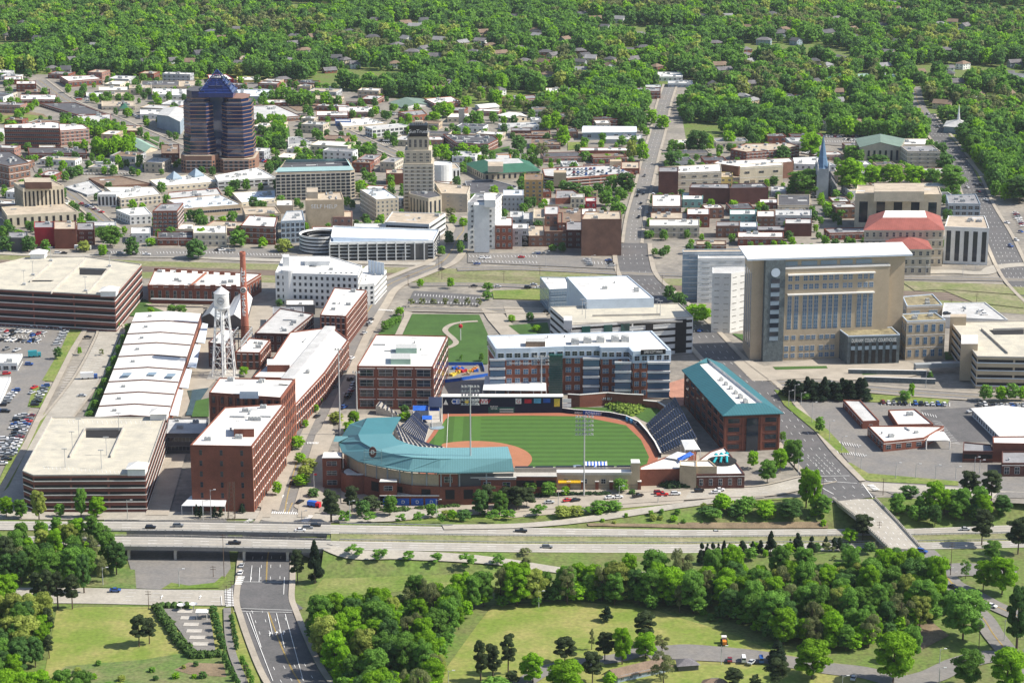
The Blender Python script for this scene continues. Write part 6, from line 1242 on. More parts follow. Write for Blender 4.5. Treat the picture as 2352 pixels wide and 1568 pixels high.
# right field stands
def stand(lab,k,f0,f1,b1,b0,rows,rise,m='seat_navy',conc='concrete',aisles=4,z0=1.0):
    F0,F1,B1,B0=[T(k,*p) for p in(f0,f1,b1,b0)]; root=empty('grandstand',(F0+B1)/2,lab,'grandstand'); st=MB()
    for i in range(rows):
        t0,t1=i/rows,(i+1)/rows; z=z0+rise*i/rows; q=[F0.lerp(B0,t0),F1.lerp(B1,t0),F1.lerp(B1,t1),F0.lerp(B0,t1)]
        st.prism(ccw([(v.x,v.y) for v in q]),0,z)
        a,c=q[0].lerp(q[3],.5),q[1].lerp(q[2],.5); n=aisles+1
        for j in range(n):
            u0,u1=(j+.06)/n,(j+.94)/n; p,r_=a.lerp(c,u0),a.lerp(c,u1); d=r_-p; b=MB(); b.box(((p.x+r_.x)/2,(p.y+r_.y)/2,z+.36),(d.length,.5,.62),math.atan2(d.y,d.x)); b.build('seat_row',m,root)
    st.build('terrace',conc,root); return root
stand('navy seat stand rising beyond the right field wall',4,(2205,1568),(2105,1360),(2300,1275),(2450,1568),14,8.0,'seat_navy','concrete_dark',4)
stand('small seat stand beside the left field line',10,(1245,690),(1310,470),(1160,440),(990,625),14,6.5,'seat_navy','concrete',3); stand('upper seat block under the end of the teal canopy',10,(1020,380),(980,360),(740,290),(700,340),6,5,'seat_navy','concrete',2)
stand('seat bank below the teal canopy behind the home plate',10,(1480,720),(1230,690),(900,560),(1000,860),10,7,'seat_navy','concrete',4); stand('seat bank along the first base line',9,(1460,1082),(1180,1084),(1180,1094),(1460,1092),6,4,'seat_navy','concrete',5)
# canopy roof: inner / ridge / outer lines in picture B1 with heights
inner=[(985,355),(930,450),(880,545),(930,605),(1050,655),(1180,690),(1330,705),(1470,705),(1560,705),(1840,702),(2195,692)]
ridge=[(600,368),(540,480),(500,555),(530,635),(700,735),(890,775),(1120,815),(1430,830),(1570,828),(1840,828),(2240,826)]
outer=[(590,372),(400,440),(318,572),(275,645),(320,752),(500,855),(760,915),(1060,968),(1420,985),(1620,985),(2265,968)]
hi,hr,ho_=21.0,22.5,17.0
cr=empty('canopy_roof',T(10,1000,800,0),'curved pale teal metal canopy wrapping the seats behind home plate','canopy')
I=[T(10,*p,hi) for p in inner]; Rg=[T(10,*p,hr) for p in ridge]; O=[T(10,*p,ho_) for p in outer]
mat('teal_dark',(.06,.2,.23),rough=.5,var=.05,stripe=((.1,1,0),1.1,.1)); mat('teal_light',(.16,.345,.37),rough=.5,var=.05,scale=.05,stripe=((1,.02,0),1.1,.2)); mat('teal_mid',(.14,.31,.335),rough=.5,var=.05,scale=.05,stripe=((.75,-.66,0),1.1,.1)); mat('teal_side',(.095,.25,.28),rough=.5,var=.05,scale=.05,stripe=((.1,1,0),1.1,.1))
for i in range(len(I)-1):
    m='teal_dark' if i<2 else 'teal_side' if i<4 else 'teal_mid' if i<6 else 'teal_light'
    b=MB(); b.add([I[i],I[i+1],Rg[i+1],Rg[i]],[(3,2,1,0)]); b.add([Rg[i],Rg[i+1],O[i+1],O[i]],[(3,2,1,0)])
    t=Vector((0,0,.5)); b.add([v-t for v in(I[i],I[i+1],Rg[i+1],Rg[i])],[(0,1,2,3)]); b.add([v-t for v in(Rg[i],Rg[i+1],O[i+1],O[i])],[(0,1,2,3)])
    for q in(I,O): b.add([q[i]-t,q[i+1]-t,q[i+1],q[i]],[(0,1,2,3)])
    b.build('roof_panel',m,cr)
for p in [(210,635),(410,575)]: pass
b=MB(); q=[T(10,218,635,18),T(10,280,640,18.5),T(10,410,575,19),T(10,240,573,18)]; b.poly(q[::-1]); b.build('roof_wing','teal_mid',cr)
for i in range(0,len(I)-1):
    for f in((0,.5) if i>2 else (0,)):
        o=O[i].lerp(O[i+1],f); n=I[i].lerp(I[i+1],f); v=o.lerp(n,.12); c=MB(); c.tube((v.x,v.y,0),(v.x,v.y,ho_),.35,n=6); c.build('column','metal_grey',cr); v2=o.lerp(n,.75); c=MB(); c.tube((v2.x,v2.y,4),(v2.x,v2.y,hr-1.2),.3,n=6); c.build('column','metal_grey',cr)
# emblem frame on the canopy
p=T(10,665,800,22); b=MB(); ef=empty('roof_emblem',(p.x,p.y,20.3),'round emblem in a teal lattice frame standing on the canopy','sign')
for sx in(-4,4):
    for sy in(-2,2): b.tube((p.x+sx,p.y+sy,18.8),(p.x+sx,p.y+sy,24.5),.12,n=4)
for sy in(-2,2): b.tube((p.x-4,p.y+sy,24.5),(p.x+4,p.y+sy,24.5),.12,n=4); b.tube((p.x-4,p.y+sy,21),(p.x+4,p.y+sy,21),.12,n=4)
b.build('frame','roof_tealpale',ef); b=MB(); n=20; b.add([(p.x+2.2*math.cos(2*math.pi*i/n)*.8,p.y-.5,24+2.6*math.sin(2*math.pi*i/n)) for i in range(n)]+[(p.x+2.2*math.cos(2*math.pi*i/n)*.8,p.y,24+2.6*math.sin(2*math.pi*i/n)) for i in range(n)],[tuple(range(n-1,-1,-1)),tuple(range(n,2*n))]+[(i,(i+1)%n,n+(i+1)%n,n+i) for i in range(n)]); b.build('emblem','brick_dark',ef); text_obj('lettering','D',2.6,(p.x,p.y-.6,24),0,'lettering',ef)
# stadium facade
def fb_(nm,lab,k,x0,x1,yt,yb,depth,m,roof='roof_white',win=None,cat='stadium wall',parts=()):
    g0,g1=T(k,x0,yb),T(k,x1,yb); h=hfrom(*D(k,x0,yt),D(k,0,yb)[1]); P=[(g0.x,g0.y),(g1.x,g1.y),(g1.x,g1.y+depth),(g0.x,g0.y+depth)]
    root=empty(nm,(g0+g1)/2,lab,cat); b=MB(); b.prism(P,-.3,h,0,1); b.build('wall',[m,roof],root); b=MB(); b.box(((g0.x+g1.x)/2,(g0.y+g1.y)/2-.05,h+.15),(abs(g1.x-g0.x)+.3,.7,.4),math.atan2(g1.y-g0.y,g1.x-g0.x)); b.build('coping','trim',root)
    if win: face(root,P[0],P[1],.5,h-.5,win,[0,[]])
    return root,h,P
fb_('entrance_tower','square brick entrance tower at the left end of the ballpark front',10,100,312,822,1165,9,'brick',win=('grid',3,7,.55,.5))
q1,h1_,P=fb_('rotunda','low round brick rotunda with white roof in the ballpark front',10,375,560,1010,1225,2,'brick'); c=T(10,500,1225); b=MB(); 
b.lathe((c.x,c.y+6,0),[(8.5,0),(8.5,h1_),(7.6,h1_),(7.6,h1_-.6),(0,h1_-.6)],24); b.build('drum','brick',q1)
b=MB(); b.lathe((c.x,c.y+6,h1_-.5),[(7,0),(7,.15),(0,.15)],24); b.build('roof','roof_white',q1)
fb_('brick_bay','brick bay with light coping right of the rotunda',10,560,680,1062,1230,5,'brick',win=('grid',1,6,.5,.5))
f1_,h_,P=fb_('banner_arcade','long brick arcade with blue banners along the ballpark front',10,748,1415,1250,1365,12,'brick','concrete',win=None)
for i in range(4):
    x=790+i*160; g=T(10,x+60,1365); b=MB(); b.box((g.x,g.y-.12,2.0),(5.6,.3,3.4)); b.build('banner','sign_blue',f1_); text_obj('lettering','D',2.2,(g.x,g.y-.35,2.0),0,'lettering',f1_)
fb_('concourse_tower','brick corner pier block with white coping over the arcade',10,748,940,1092,1365,4,'brick',win=('grid',2,9,.5,.4))
f2_,h_2,P=fb_('concourse_wall','recessed upper brick wall under the curved canopy',10,560,1420,1040,1300,1,'brick_dark','concrete') if 0 else (None,0,None)
# curved upper wall following outer canopy edge
uw=empty('concourse_wall',T(10,1000,1200),'curved brick and tan upper wall below the canopy edge','stadium wall')
for i in range(3,len(O)-1):
    a=O[i].lerp(I[i],.1); c=O[i+1].lerp(I[i+1],.1); d=c-a; L=d.length; an=math.atan2(d.y,d.x)
    b=MB(); b.box(((a.x+c.x)/2,(a.y+c.y)/2,4.6),(L,.8,9.4),an); b.build('wall','brick',uw); b=MB(); b.box(((a.x+c.x)/2,(a.y+c.y)/2+1,12),(L,.6,5.6),an); b.build('upper_wall','tan' if i<8 else 'frame_dark',uw)
    n=max(1,int(L/7)); nn=Vector((d.y,-d.x,0)).normalized()*.5
    for j in range(n):
        u=(j+.5)/n; v=a.lerp(c,u)+nn; put(uw,'opening',unit('open',4.2,4.6,'frame','opening'),(v.x,v.y,5.6),an)
gt,hgt,P=fb_('gable_tower','brick gate tower with small teal gable in the ballpark front',10,1415,1630,1000,1358,8,'brick',win=('grid',3,8,.42,.6))
gable(gt,ccw(P),hgt+.5,3.5,'roof_tealpale','metal_grey',.9,'short')
fb_('front_wall','long plain brick ballpark wall right of the gate tower',10,1632,2290,1045,1350,8,'brick','concrete',win=('grid',2,9,.4,.4)); 
fw2,hf2,P=fb_('front_wall','lower brick wall with openings behind the street trees',11,75,412,708,850,6,'brick','concrete',win=('garage',1,9,.5,.5,'brick'))
tw,htw,P=fb_('service_wall','long tan block wall with yellow awning facing the street',11,412,992,680,815,5,'tan','roof_white',win=('grid',1,9,.25,.3,'frame','opening'))
b=MB(); p=T(11,425,740,5); q=T(11,600,740,5); b.add([(p.x,p.y-.5,4.2),(q.x,q.y-.5,4.2),(q.x,q.y+2,6.2),(p.x,p.y+2,6.2)],[(0,1,2,3)]); b.add([(p.x,p.y-.5,3.7),(q.x,q.y-.5,3.7),(q.x,q.y-.5,4.2),(p.x,p.y-.5,4.2)],[(0,1,2,3)]); b.build('awning','awning_yellow',tw)
fb_('stair_tower','square tan stair tower on the street side of the ballpark',11,990,1058,605,815,6,'tan','roof_white')
cc=B(11,[(1060,665),(1370,658),(1500,520),(1270,560),(1060,640)],h=8,wall='brick',roof='roof_white',win=None,name='concourse_roof',lab='white angled concourse roof right of the tan stair tower',hv=0)
B(11,[(1500,640),(1660,640),(1600,590),(1500,590)],h=10.5,wall='tan',roof='roof_white',win=None,name='club_block',lab='tan block with white roof on the ballpark south corner',hv=0,foot=False); B(11,[(1370,630),(1500,640),(1500,595),(1370,590)],h=11,wall='tan',roof='roof_white',win=None,name='club_block',lab='angled tan block left of the other one at the ballpark corner',hv=0,foot=False)
B(11,[(1500,700),(1875,695),(1720,485),(1610,520),(1500,600)],h=7,wall='brick_dark',roof='roof_white',win=('grid',1,5,.4,.5),name='club_terrace',lab='white roof terrace with children slide at the ballpark corner',hv=0)
pg=empty('playground',T(11,1700,570,7.2),'turquoise slide set on dark mat on the roof terrace','playground'); b=MB(); q=T(11,1700,585,7.7); b.lathe((q.x,q.y,7.7),[(7,0),(7,.12),(0,.12)],16); b.build('mat','rubber',pg)
for i in range(3):
    b=MB(); b.box((q.x-3+i*2.6,q.y+i*.9,9.3),(1.6,1.6,.2)); b.tube((q.x-3+i*2.6,q.y+i*.9-.7,9.2),(q.x-4.5+i*3.2,q.y-4,8),.55,.6,8); b.lathe((q.x-3+i*2.6,q.y+i*.9,9.3),[(1.3,1.4),(.05,2.4)],6); b.build('slide','turquoise',pg)
# white and blue tents by right field
for i,(pts,m,lab) in enumerate([([(1260,560),(1350,575),(1430,530),(1350,515)],'canvas_white','white canvas canopy above the right field corner'),([(1350,565),(1370,590),(1480,535),(1450,515)],'tarp_blue','bright blue canvas canopy beside the white one in right field'),([(1410,500),(1530,500),(1480,420),(1380,425)],'canvas_white','white canopy roof behind the navy right field seats')]):
    Q=[T(11,*p,9+i*.3) for p in pts]; r_=empty('tent_canopy',(Q[0]+Q[2])/2-Vector((0,0,9+i*.3)),lab,'canopy'); b=MB(); n=4; c=(Q[0]+Q[1]+Q[2]+Q[3])/4; c.z+=1.2
    for j in range(4): b.add([Q[j],Q[(j+1)%4],c],[(0,1,2)])
    b.build('canvas',m,r_)
    for v in Q: k_=MB(); k_.tube((v.x,v.y,0),v,.15); k_.build('pole','metal_white',r_)
dk=empty('dugout_canopy',T(11,715,620),'blue and white striped canopy beside the first base line','canopy')
for i in range(14):
    p=T(11,622+i*13,628,5); b=MB(); b.add([(p.x,p.y,4.2),(p.x+1.0,p.y,4.2),(p.x+1.0,p.y+6,5.4),(p.x,p.y+6,5.4)],[(0,1,2,3)]); b.build('stripe','canvas_white' if i%2 else 'tarp_blue',dk)
for i in range(5): p=T(11,625+i*44,650,0); b=MB(); b.tube((p.x,p.y,0),(p.x,p.y,4.3),.15); b.build('post','metal_grey',dk)
for i,(x0,x1,yf,yb,h,m,lab) in enumerate([(1120,1420,285,228,7,'tarp_blue','long blue awning over the left field picnic deck'),(1225,1335,385,340,5,'tarp_blue','small blue awning on the left field picnic deck'),(1300,1450,245,130,9,'seat_navy','dark blue tarpaulin roof left of the tall outfield wall')]):
    Q=[T(10,x0,yf,h),T(10,x1,yf,h),T(10,x1,yb,h+1),T(10,x0,yb,h+1)]; r_=empty('awning',((Q[0]+Q[1])/2).xy.to_3d(),lab,'awning'); b=MB(); b.poly(Q); b.poly([v-Vector((0,0,.2)) for v in Q][::-1]); b.build('canvas',m,r_)
    for v in Q: k_=MB(); k_.tube((v.x,v.y,0),(v.x,v.y,v.z),.15); k_.build('pole','metal_white',r_)
pd=B(10,[(1200,450),(1450,425),(1440,250),(1110,300)],h=2.5,wall='concrete',roof='concrete',win=None,name='picnic_deck',cat='deck',lab='raised concrete picnic deck in the left field corner',hv=0)
for k,pts,nm,lab in((10,(1305,1475,490),'field_tarp','pale round tarp lying by the left field line'),(11,(535,610,640),'field_tarp','pale round tarp lying near the striped canopy')):
    x0,x1,y=pts; a,c=T(k,x0,y),T(k,x1,y); r_=(c-a).length/2; m=MB(); m.lathe(((a.x+c.x)/2,a.y,.6),[(r_,0),(r_,.2),(0,.5)],20); o=m.build(nm,'glass_pale',None,org=Vector(((a.x+c.x)/2,a.y,.6))); tag(o,lab,'tarp')
# light towers
def light_tower(k,x,yb,yt,lab,n=6,rows=5):
    gx,gy=D(k,x,yb); g=at(gx,gy); H=hfrom(gx,D(k,0,yt)[1],gy); r_=empty('light_tower',g,lab,'light tower','tall stadium light towers'); b=MB(); b.tube(g,(g.x,g.y,H),.42,.24,10); b.build('pole','pole_grey',r_)
    w=n*1.45
    for j in range(rows):
        z=H-1-j*2.1; b=MB(); b.box((g.x,g.y,z),(w,.2,.2)); b.build('crossarm','pole_grey',r_)
        for i in range(n):
            X=g.x-w/2+.7+i*1.45; b=MB(); b.lathe((X,g.y+.5,z+.5),[(.15,-.4),(.45,-.25),(.5,.3)],8); b.build('floodlight','hvac',r_)
light_tower(10,1775,1310,0,'light tower standing in front of the teal canopy'); light_tower(11,624,865,235,'light tower standing by the tan service wall'); light_tower(4,1378,1165,880,'light tower above the brick office behind left field',6,3)
light_tower(10,295,570,-420,'light tower at the left of the teal canopy by the street',3,1); light_tower(10,485,330,-160,'light tower beside the square brick office corner',3,1)
# fences, gate piers on the street side
for i in range(6):
    p=T(11,505+i*110,815); r_=empty('gate_pier',p,None,'gate pier','brick piers of the ballpark street fence'); r_['label']='brick fence pier below the tan wall, %s from the left'%ordn(i+1).replace('leftmost','first'); b=MB(); b.box((p.x,p.y,2.2),(1.5,1.5,4.4)); b.build('shaft','brick',r_); b=MB(); b.box((p.x,p.y,4.55),(1.9,1.9,.3)); b.build('cap','trim',r_)
fe=empty('street_fence',T(11,780,830),'black metal street fence between the brick piers','fence'); b=MB(); a=T(11,430,815); c=T(11,1060,815)
for i in range(90):
    v=a.lerp(c,i/89); b.tube((v.x,v.y,0),(v.x,v.y,3),.06,n=3)
for z in(.4,2.7): b.tube((a.x,a.y,z),(c.x,c.y,z),.08,n=4)
b.build('railing','frame_dark',fe)
hedge(11,[(240,870),(420,862),(620,855),(830,850)],3.0,1.6,'long dark clipped hedge along the ballpark street','hedge_dark'); hedge(11,[(1260,800),(1480,795)],5,3.0,'thick dark hedge in front of the ballpark corner club','hedge_dark'); hedge(10,[(780,1435),(1060,1420)],3.5,1.8,'clipped hedge in front of the banner arcade','hedge_leaf'); hedge(10,[(1160,1405),(1640,1375)],2.5,1.4,'low clipped hedge right of the arcade path','hedge_leaf')
# construction site with blue fence
cf=empty('site_fence',T(4,850,1040),'blue tarpaulin covered construction fence behind left field','fence')
for pts in([(735,955),(970,955)],[(970,955),(985,1000)],[(820,1060),(1010,1030)],[(700,1075),(820,1062)]):
    a,c=T(4,*pts[0]),T(4,*pts[1]); wallseg(cf,a,c,2.4,'tarp_blue','panel',.12)
rr=random.Random(4)
for i in range(14):
    p=T(4,rr.uniform(760,960),rr.uniform(975,1045)); b=MB(); b.box((p.x,p.y,.9),(rr.uniform(1.5,4),rr.uniform(1.2,2.5),rr.uniform(1.2,2)),rr.random()); b.box((p.x+.6,p.y,1.9),(1,1,.8),rr.random()); o=b.build('site_container',rr.choice(['orange','sign_red','sign_yellow','tan','tarp_blue']),None,org=Vector((p.x,p.y,0))); o['category']='site container'; o['group']='building materials inside the blue fence'; auto(o,'%s site load stacked'%{'orange':'orange','sign_red':'red','sign_yellow':'yellow','tan':'tan','tarp_blue':'blue'}[o.data.materials[0].name if o.data.materials[0].name in('orange','sign_red','sign_yellow','tan','tarp_blue') else 'tan'],*proj(p),tail='inside the blue fence behind left field')
CIT=[(-900,560),(-400,250),(60,170),(330,180),(640,185),(960,235),(1250,262),(1470,300),(1500,205),(1570,180),(1640,215),(1562,240),(1575,318),(1700,332),(1870,310),(2100,330),(2200,440),(2700,420),(3200,560),(3200,1100)]
# ---------------- more low town blocks ----------------
def fillers():
    r=random.Random(21); zs=[([(0,175),(640,188),(960,240),(1240,265),(1440,300),(1440,520),(0,540)],130),([(1530,335),(1870,330),(2080,345),(2180,430),(2240,560),(1500,560)],45)]
    RPx=[(np.array(p),w) for p,w in ROADS]
    for zp,n in zs:
        Z=[(at(*p).x,at(*p).y) for p in zp]; xs=[p[0] for p in Z]; ys=[p[1] for p in Z]; c=0; t=0
        while c<n and t<4000:
            t+=1; x,y=r.uniform(min(xs),max(xs)),r.uniform(min(ys),max(ys))
            if not inside((x,y),Z): continue
            w,d=r.uniform(12,34),r.uniform(11,24); a=R(-14 if x<0 else 6)+r.uniform(-.05,.05); h=r.choice([4.2,4.6,5,5,7.5,8])
            P=[(x+u*math.cos(a)-v*math.sin(a),y+u*math.sin(a)+v*math.cos(a)) for u,v in((-w/2,-d/2),(w/2,-d/2),(w/2,d/2),(-w/2,d/2))]; m=max(w,d)*.55+2; ok=True
            for F in FOOT:
                fx0,fx1=min(q[0] for q in F),max(q[0] for q in F); fy0,fy1=min(q[1] for q in F),max(q[1] for q in F)
                if x+w/2+3>fx0 and x-w/2-3<fx1 and y+d/2+4+h*2>fy0-0 and y-d/2-4<fy1: ok=False;break
            if ok:
                for p,rw_ in RPx:
                    if np.min((p[:,0]-x)**2+(p[:,1]-y)**2)<(rw_/2+m)**2: ok=False;break
            if not ok: continue
            c+=1; wl_=r.choice(['brick','brick_brown','brick_pink','tan','cream','white_wall','beige','grey_wall']); rf=r.choice(['roof_white','roof_white','roof_light','roof_tan','roof_grey','roof_dark','roof_brown'])
            ro=empty('building',(x,y,0),None,'building'); b=MB(); b.prism(P,-.4,h,0); b.build('wall',wl_,ro); flatroof(ro,P,h,rf,wl_); FOOT.append(P)
            for i in(0,1,3): face(ro,P[i],P[(i+1)%4],.3,h-.4,('grid',2 if h>6 else 1,5,.4,.5),[0,[]])
            for i in range(r.randint(1,4)): hvac(ro,(x+r.uniform(-w/3,w/3),y+r.uniform(-d/4,d/4),h),r.uniform(.5,1),a)
            auto(ro,'low %s building with %s flat roof'%(wl_.replace('_wall','').replace('_',' '),rf.replace('roof_','')),*proj((x,y,0)))
fillers()
# ---------------- houses in the trees ----------------
HS=[]
rr=random.Random(11)
HPT={0:[(1460,252),(360,490),(455,512),(1100,380),(1200,452),(1330,458),(1945,568),(2045,548),(2110,592),(2215,592),(2270,502),(60,275),(110,235),(1380,400),(20,245),(1010,440)],
1:[(30,448),(95,470),(370,470),(490,390),(640,420),(830,325),(1030,345),(1090,400),(1238,352),(1160,395),(1260,438),(1400,448),(1490,445),(1650,515),(1720,435),(1640,385),(1840,485),(2170,495),(2005,445),(1980,365),(1420,548),(1520,565),(770,610),(660,648),(950,635),(1090,655),(1350,275),(2080,345),(440,188),(1540,302),(1350,245),(560,640),(720,640)],
2:[(140,145),(310,140),(1165,218),(220,330),(430,360),(430,398),(280,515),(1385,488),(1460,495),(1630,518),(1830,485),(1930,475),(2240,525),(1600,688),(1790,748),(1395,38),(1440,25),(1455,84),(2290,462),(2240,665),(1600,848),(2300,560),(900,580),(260,480)]}
wl=['white_wall','white_wall','cream','brick','grey_wall','tan','blue_grey']; rl=['roof_shingle','roof_brown','roof_grey','roof_shingle','roof_dark']
for i in range(95):
    k_=rr.choice([0,1,1,2,2]); HPT[k_].append((rr.uniform(20,2330),rr.uniform(120,470) if k_!=2 else rr.uniform(120,760)))
for k,L in HPT.items():
    for x,y in L:
        g=T(k,x,y); a=rr.uniform(-.9,.9)
        if any(abs(q[0]-g.x)<16 and abs(q[1]-g.y)<20 for q in HS) or inside((g.x,g.y),[(at(*p).x,at(*p).y) for p in CIT]) and y>250 and k==0 and 0: continue
        if any(np.min((np.array(p)[:,0]-g.x)**2+(np.array(p)[:,1]-g.y)**2)<(w_q/2+10)**2 for p,w_q in ROADS): continue
        w,d=rr.uniform(10,17),rr.uniform(8,11); h=rr.choice([3.4,5.6,6]); w_,r_=rr.choice(wl),rr.choice(rl)
        P=[(g.x+u*math.cos(a)-v*math.sin(a),g.y+u*math.sin(a)+v*math.cos(a)) for u,v in((-w/2,-d/2),(w/2,-d/2),(w/2,d/2),(-w/2,d/2))]
        ro=empty('house',(g.x,g.y,0),None,'house','houses among the trees'); b=MB(); b.prism(P,-.3,h,0); b.build('wall',w_,ro); FOOT.append(P); HS.append((g.x,g.y))
        kd=rr.random(); rf=gable(ro,P,h,rr.uniform(2.2,3.4),r_,w_,.6) if kd<.7 else hip(ro,P,h,2.6,r_)
        if kd<.4: m=MB(); m.box((g.x+1,g.y+1,h+2.5),(.9,.9,3)); m.build('chimney','brick_dark',rf)
        for i in range(4):
            A,C=P[i],P[(i+1)%4]; nx,ny=(C[1]-A[1]),-(C[0]-A[0])
            if -nx*A[0]-ny*A[1]>0: face(ro,A,C,.3,h-.2,('grid',2 if h>5 else 1,4.5,.35,.5),[0,[]])
        auto(ro,'%s house with %s %s roof'%(w_.replace('_wall','').replace('_',' '),r_.replace('roof_','').replace('shingle','dark shingle'),'gabled' if kd<.7 else 'hipped'),*D(k,x,y))

# ---------------- trees ----------------
def leafmat(name,c,c2):
    m=mat(name,c,rough=.75,var=.28,scale=.22,scale2=1.3,spec=.15,col2=c2); n=m.node_tree; b=n.nodes['Principled BSDF']; src=b.inputs['Base Color'].links[0].from_socket; out=n.nodes['Material Output']
    oi=n.nodes.new('ShaderNodeObjectInfo'); mr=n.nodes.new('ShaderNodeMapRange'); mr.inputs[3].default_value=.8; mr.inputs[4].default_value=1.22; n.links.new(oi.outputs['Random'],mr.inputs[0])
    s=n.nodes.new('ShaderNodeVectorMath'); s.operation='SCALE'; n.links.new(src,s.inputs[0]); n.links.new(mr.outputs[0],s.inputs['Scale']); n.links.new(s.outputs[0],b.inputs['Base Color'])
    t=n.nodes.new('ShaderNodeBsdfTranslucent'); n.links.new(s.outputs[0],t.inputs[0]); mx=n.nodes.new('ShaderNodeMixShader'); mx.inputs[0].default_value=.45; n.links.new(b.outputs[0],mx.inputs[1]); n.links.new(t.outputs[0],mx.inputs[2]); n.links.new(mx.outputs[0],out.inputs[0])
LEAF=['leaf_bright','leaf_green','leaf_dark','leaf_yellow','leaf_bud','leaf_pine','leaf_conifer']
leafmat('leaf_bright',(.25,.46,.02),(.17,.35,.02)); leafmat('leaf_green',(.17,.335,.05),(.125,.26,.045)); leafmat('leaf_dark',(.11,.225,.055),(.08,.175,.045)); leafmat('leaf_yellow',(.36,.42,.09),(.27,.34,.075)); leafmat('leaf_bud',(.22,.26,.1),(.17,.19,.08)); leafmat('leaf_pine',(.095,.135,.055),(.06,.09,.04)); leafmat('leaf_conifer',(.035,.065,.032),(.022,.045,.024)); mat('bark',(.14,.1,.075),var=.2,scale=1)
KIND={'b':0,'d':1,'k':2,'y':3,'r':4,'p':5,'c':6,'s':1,'t':1}
def crown(shape,nl,ls,seed,core=True):
    """unit crown: radius 1, z 0..1 over the crown's height"""
    r=np.random.RandomState(seed)
    if shape=='round': nb=30; 
    elif shape=='pine': nb=22
    elif shape=='cone': nb=26
    else: nb=14
    C=[];Q=[]
    for i in range(nb):
        if shape=='cone': z=r.uniform(.04,.96); rad=(1-z)*.82*r.uniform(.7,1); a=r.uniform(0,6.28); C.append((rad*math.cos(a),rad*math.sin(a),z)); Q.append((.2+.34*(1-z),.11))
        elif shape=='pine': z=.06+.86*(i+.5)/nb; rad=math.sqrt(max(0,1-(1.6*z-.6)**2))*r.uniform(.25,.75); a=i*2.4+r.uniform(-.5,.5); C.append((rad*math.cos(a),rad*math.sin(a),z)); Q.append((r.uniform(.26,.4),.09))
        elif shape=='sparse': z=r.uniform(.15,.9); rad=math.sqrt(max(0,1-(2*z-1)**2))*r.uniform(.3,.8); a=r.uniform(0,6.28); C.append((rad*math.cos(a),rad*math.sin(a),z)); Q.append((r.uniform(.22,.36),.13))
        else: z=.08+.84*(i+.5)/nb; rad=math.sqrt(max(0,1-(1.9*z-.85)**2))*r.uniform(.4,.82); a=i*2.4+r.uniform(-.4,.4); C.append((rad*math.cos(a),rad*math.sin(a),z)); Q.append((r.uniform(.16,.44),r.uniform(.07,.15)))
    C=np.array(C);Q=np.array(Q)
    idx=r.randint(0,nb,nl); dr=r.normal(size=(nl,3)); dr/=np.linalg.norm(dr,axis=1)[:,None]; dr[:,2]=np.abs(dr[:,2])*.9-.25
    dr/=np.linalg.norm(dr,axis=1)[:,None]; sc=np.stack([Q[idx,0],Q[idx,0],Q[idx,1]],1); jit=r.uniform(.78,1.08,(nl,1)); P=C[idx]+dr*sc*jit
    n=dr+r.normal(0,.42,(nl,3)); n/=np.linalg.norm(n,axis=1)[:,None]; ref=np.where(np.abs(n[:,2:3])<.9,[[0,0,1]],[[1,0,0]]); u=np.cross(n,ref); u/=np.linalg.norm(u,axis=1)[:,None]; v=np.cross(n,u)
    th=r.uniform(0,6.28,(nl,1)); u,v=u*np.cos(th)+v*np.sin(th),-u*np.sin(th)+v*np.cos(th); s=ls*r.uniform(.6,1.3,(nl,1))
    return P,u,v,s,C,Q
def crown_mesh(shape,nl,leaf_m,R_,H_,seed):
    P,u,v,s,C,Q=crown(shape,nl,1,seed); sc=np.array([R_,R_,H_]); P=P*sc; s=s*leaf_m*.5
    V=np.stack([P-u*s-v*s*.75,P+u*s-v*s*.75,P+u*s*.8+v*s*.75,P-u*s*.8+v*s*.75],1).reshape(-1,3); F=np.arange(len(P)*4).reshape(-1,4)
    # inner clump cores
    cv=[];cf=[];o=len(V)
    for c,q in zip(C,Q):
        for z,rr_ in((-.6,.4),(0,.68),(.6,.4)):
            for i in range(5): a=6.283*i/5+z; cv.append(((c[0]+q[0]*rr_*math.cos(a))*R_,(c[1]+q[0]*rr_*math.sin(a))*R_,(c[2]+q[1]*z)*H_))
        for l in(0,5):
            for i in range(5): cf.append((o+l+i,o+l+(i+1)%5,o+l+5+(i+1)%5,o+l+5+i))
        cf.append((o+10,o+11,o+12,o+13)); cf.append((o+3,o+2,o+1,o)); o+=15
    return np.vstack([V,np.array(cv)]),np.vstack([F,np.array(cf)])
def np_mesh(name,V,F,mats,mi=None):
    me=bpy.data.meshes.new(name); me.vertices.add(len(V)); me.vertices.foreach_set('co',V.astype(np.float32).ravel()); me.loops.add(len(F)*4); me.loops.foreach_set('vertex_index',F.astype(np.int32).ravel())
    me.polygons.add(len(F)); me.polygons.foreach_set('loop_start',np.arange(0,len(F)*4,4,dtype=np.int32)); me.polygons.foreach_set('loop_total',np.full(len(F),4,dtype=np.int32))
    for m in mats: me.materials.append(M(m))
    if mi is not None: me.polygons.foreach_set('material_index',mi.astype(np.int32))
    me.update(calc_edges=True); return me
SHAPE={'b':'round','d':'round','k':'round','y':'round','r':'sparse','p':'pine','c':'cone','s':'sparse','t':'round'}
PRO={}
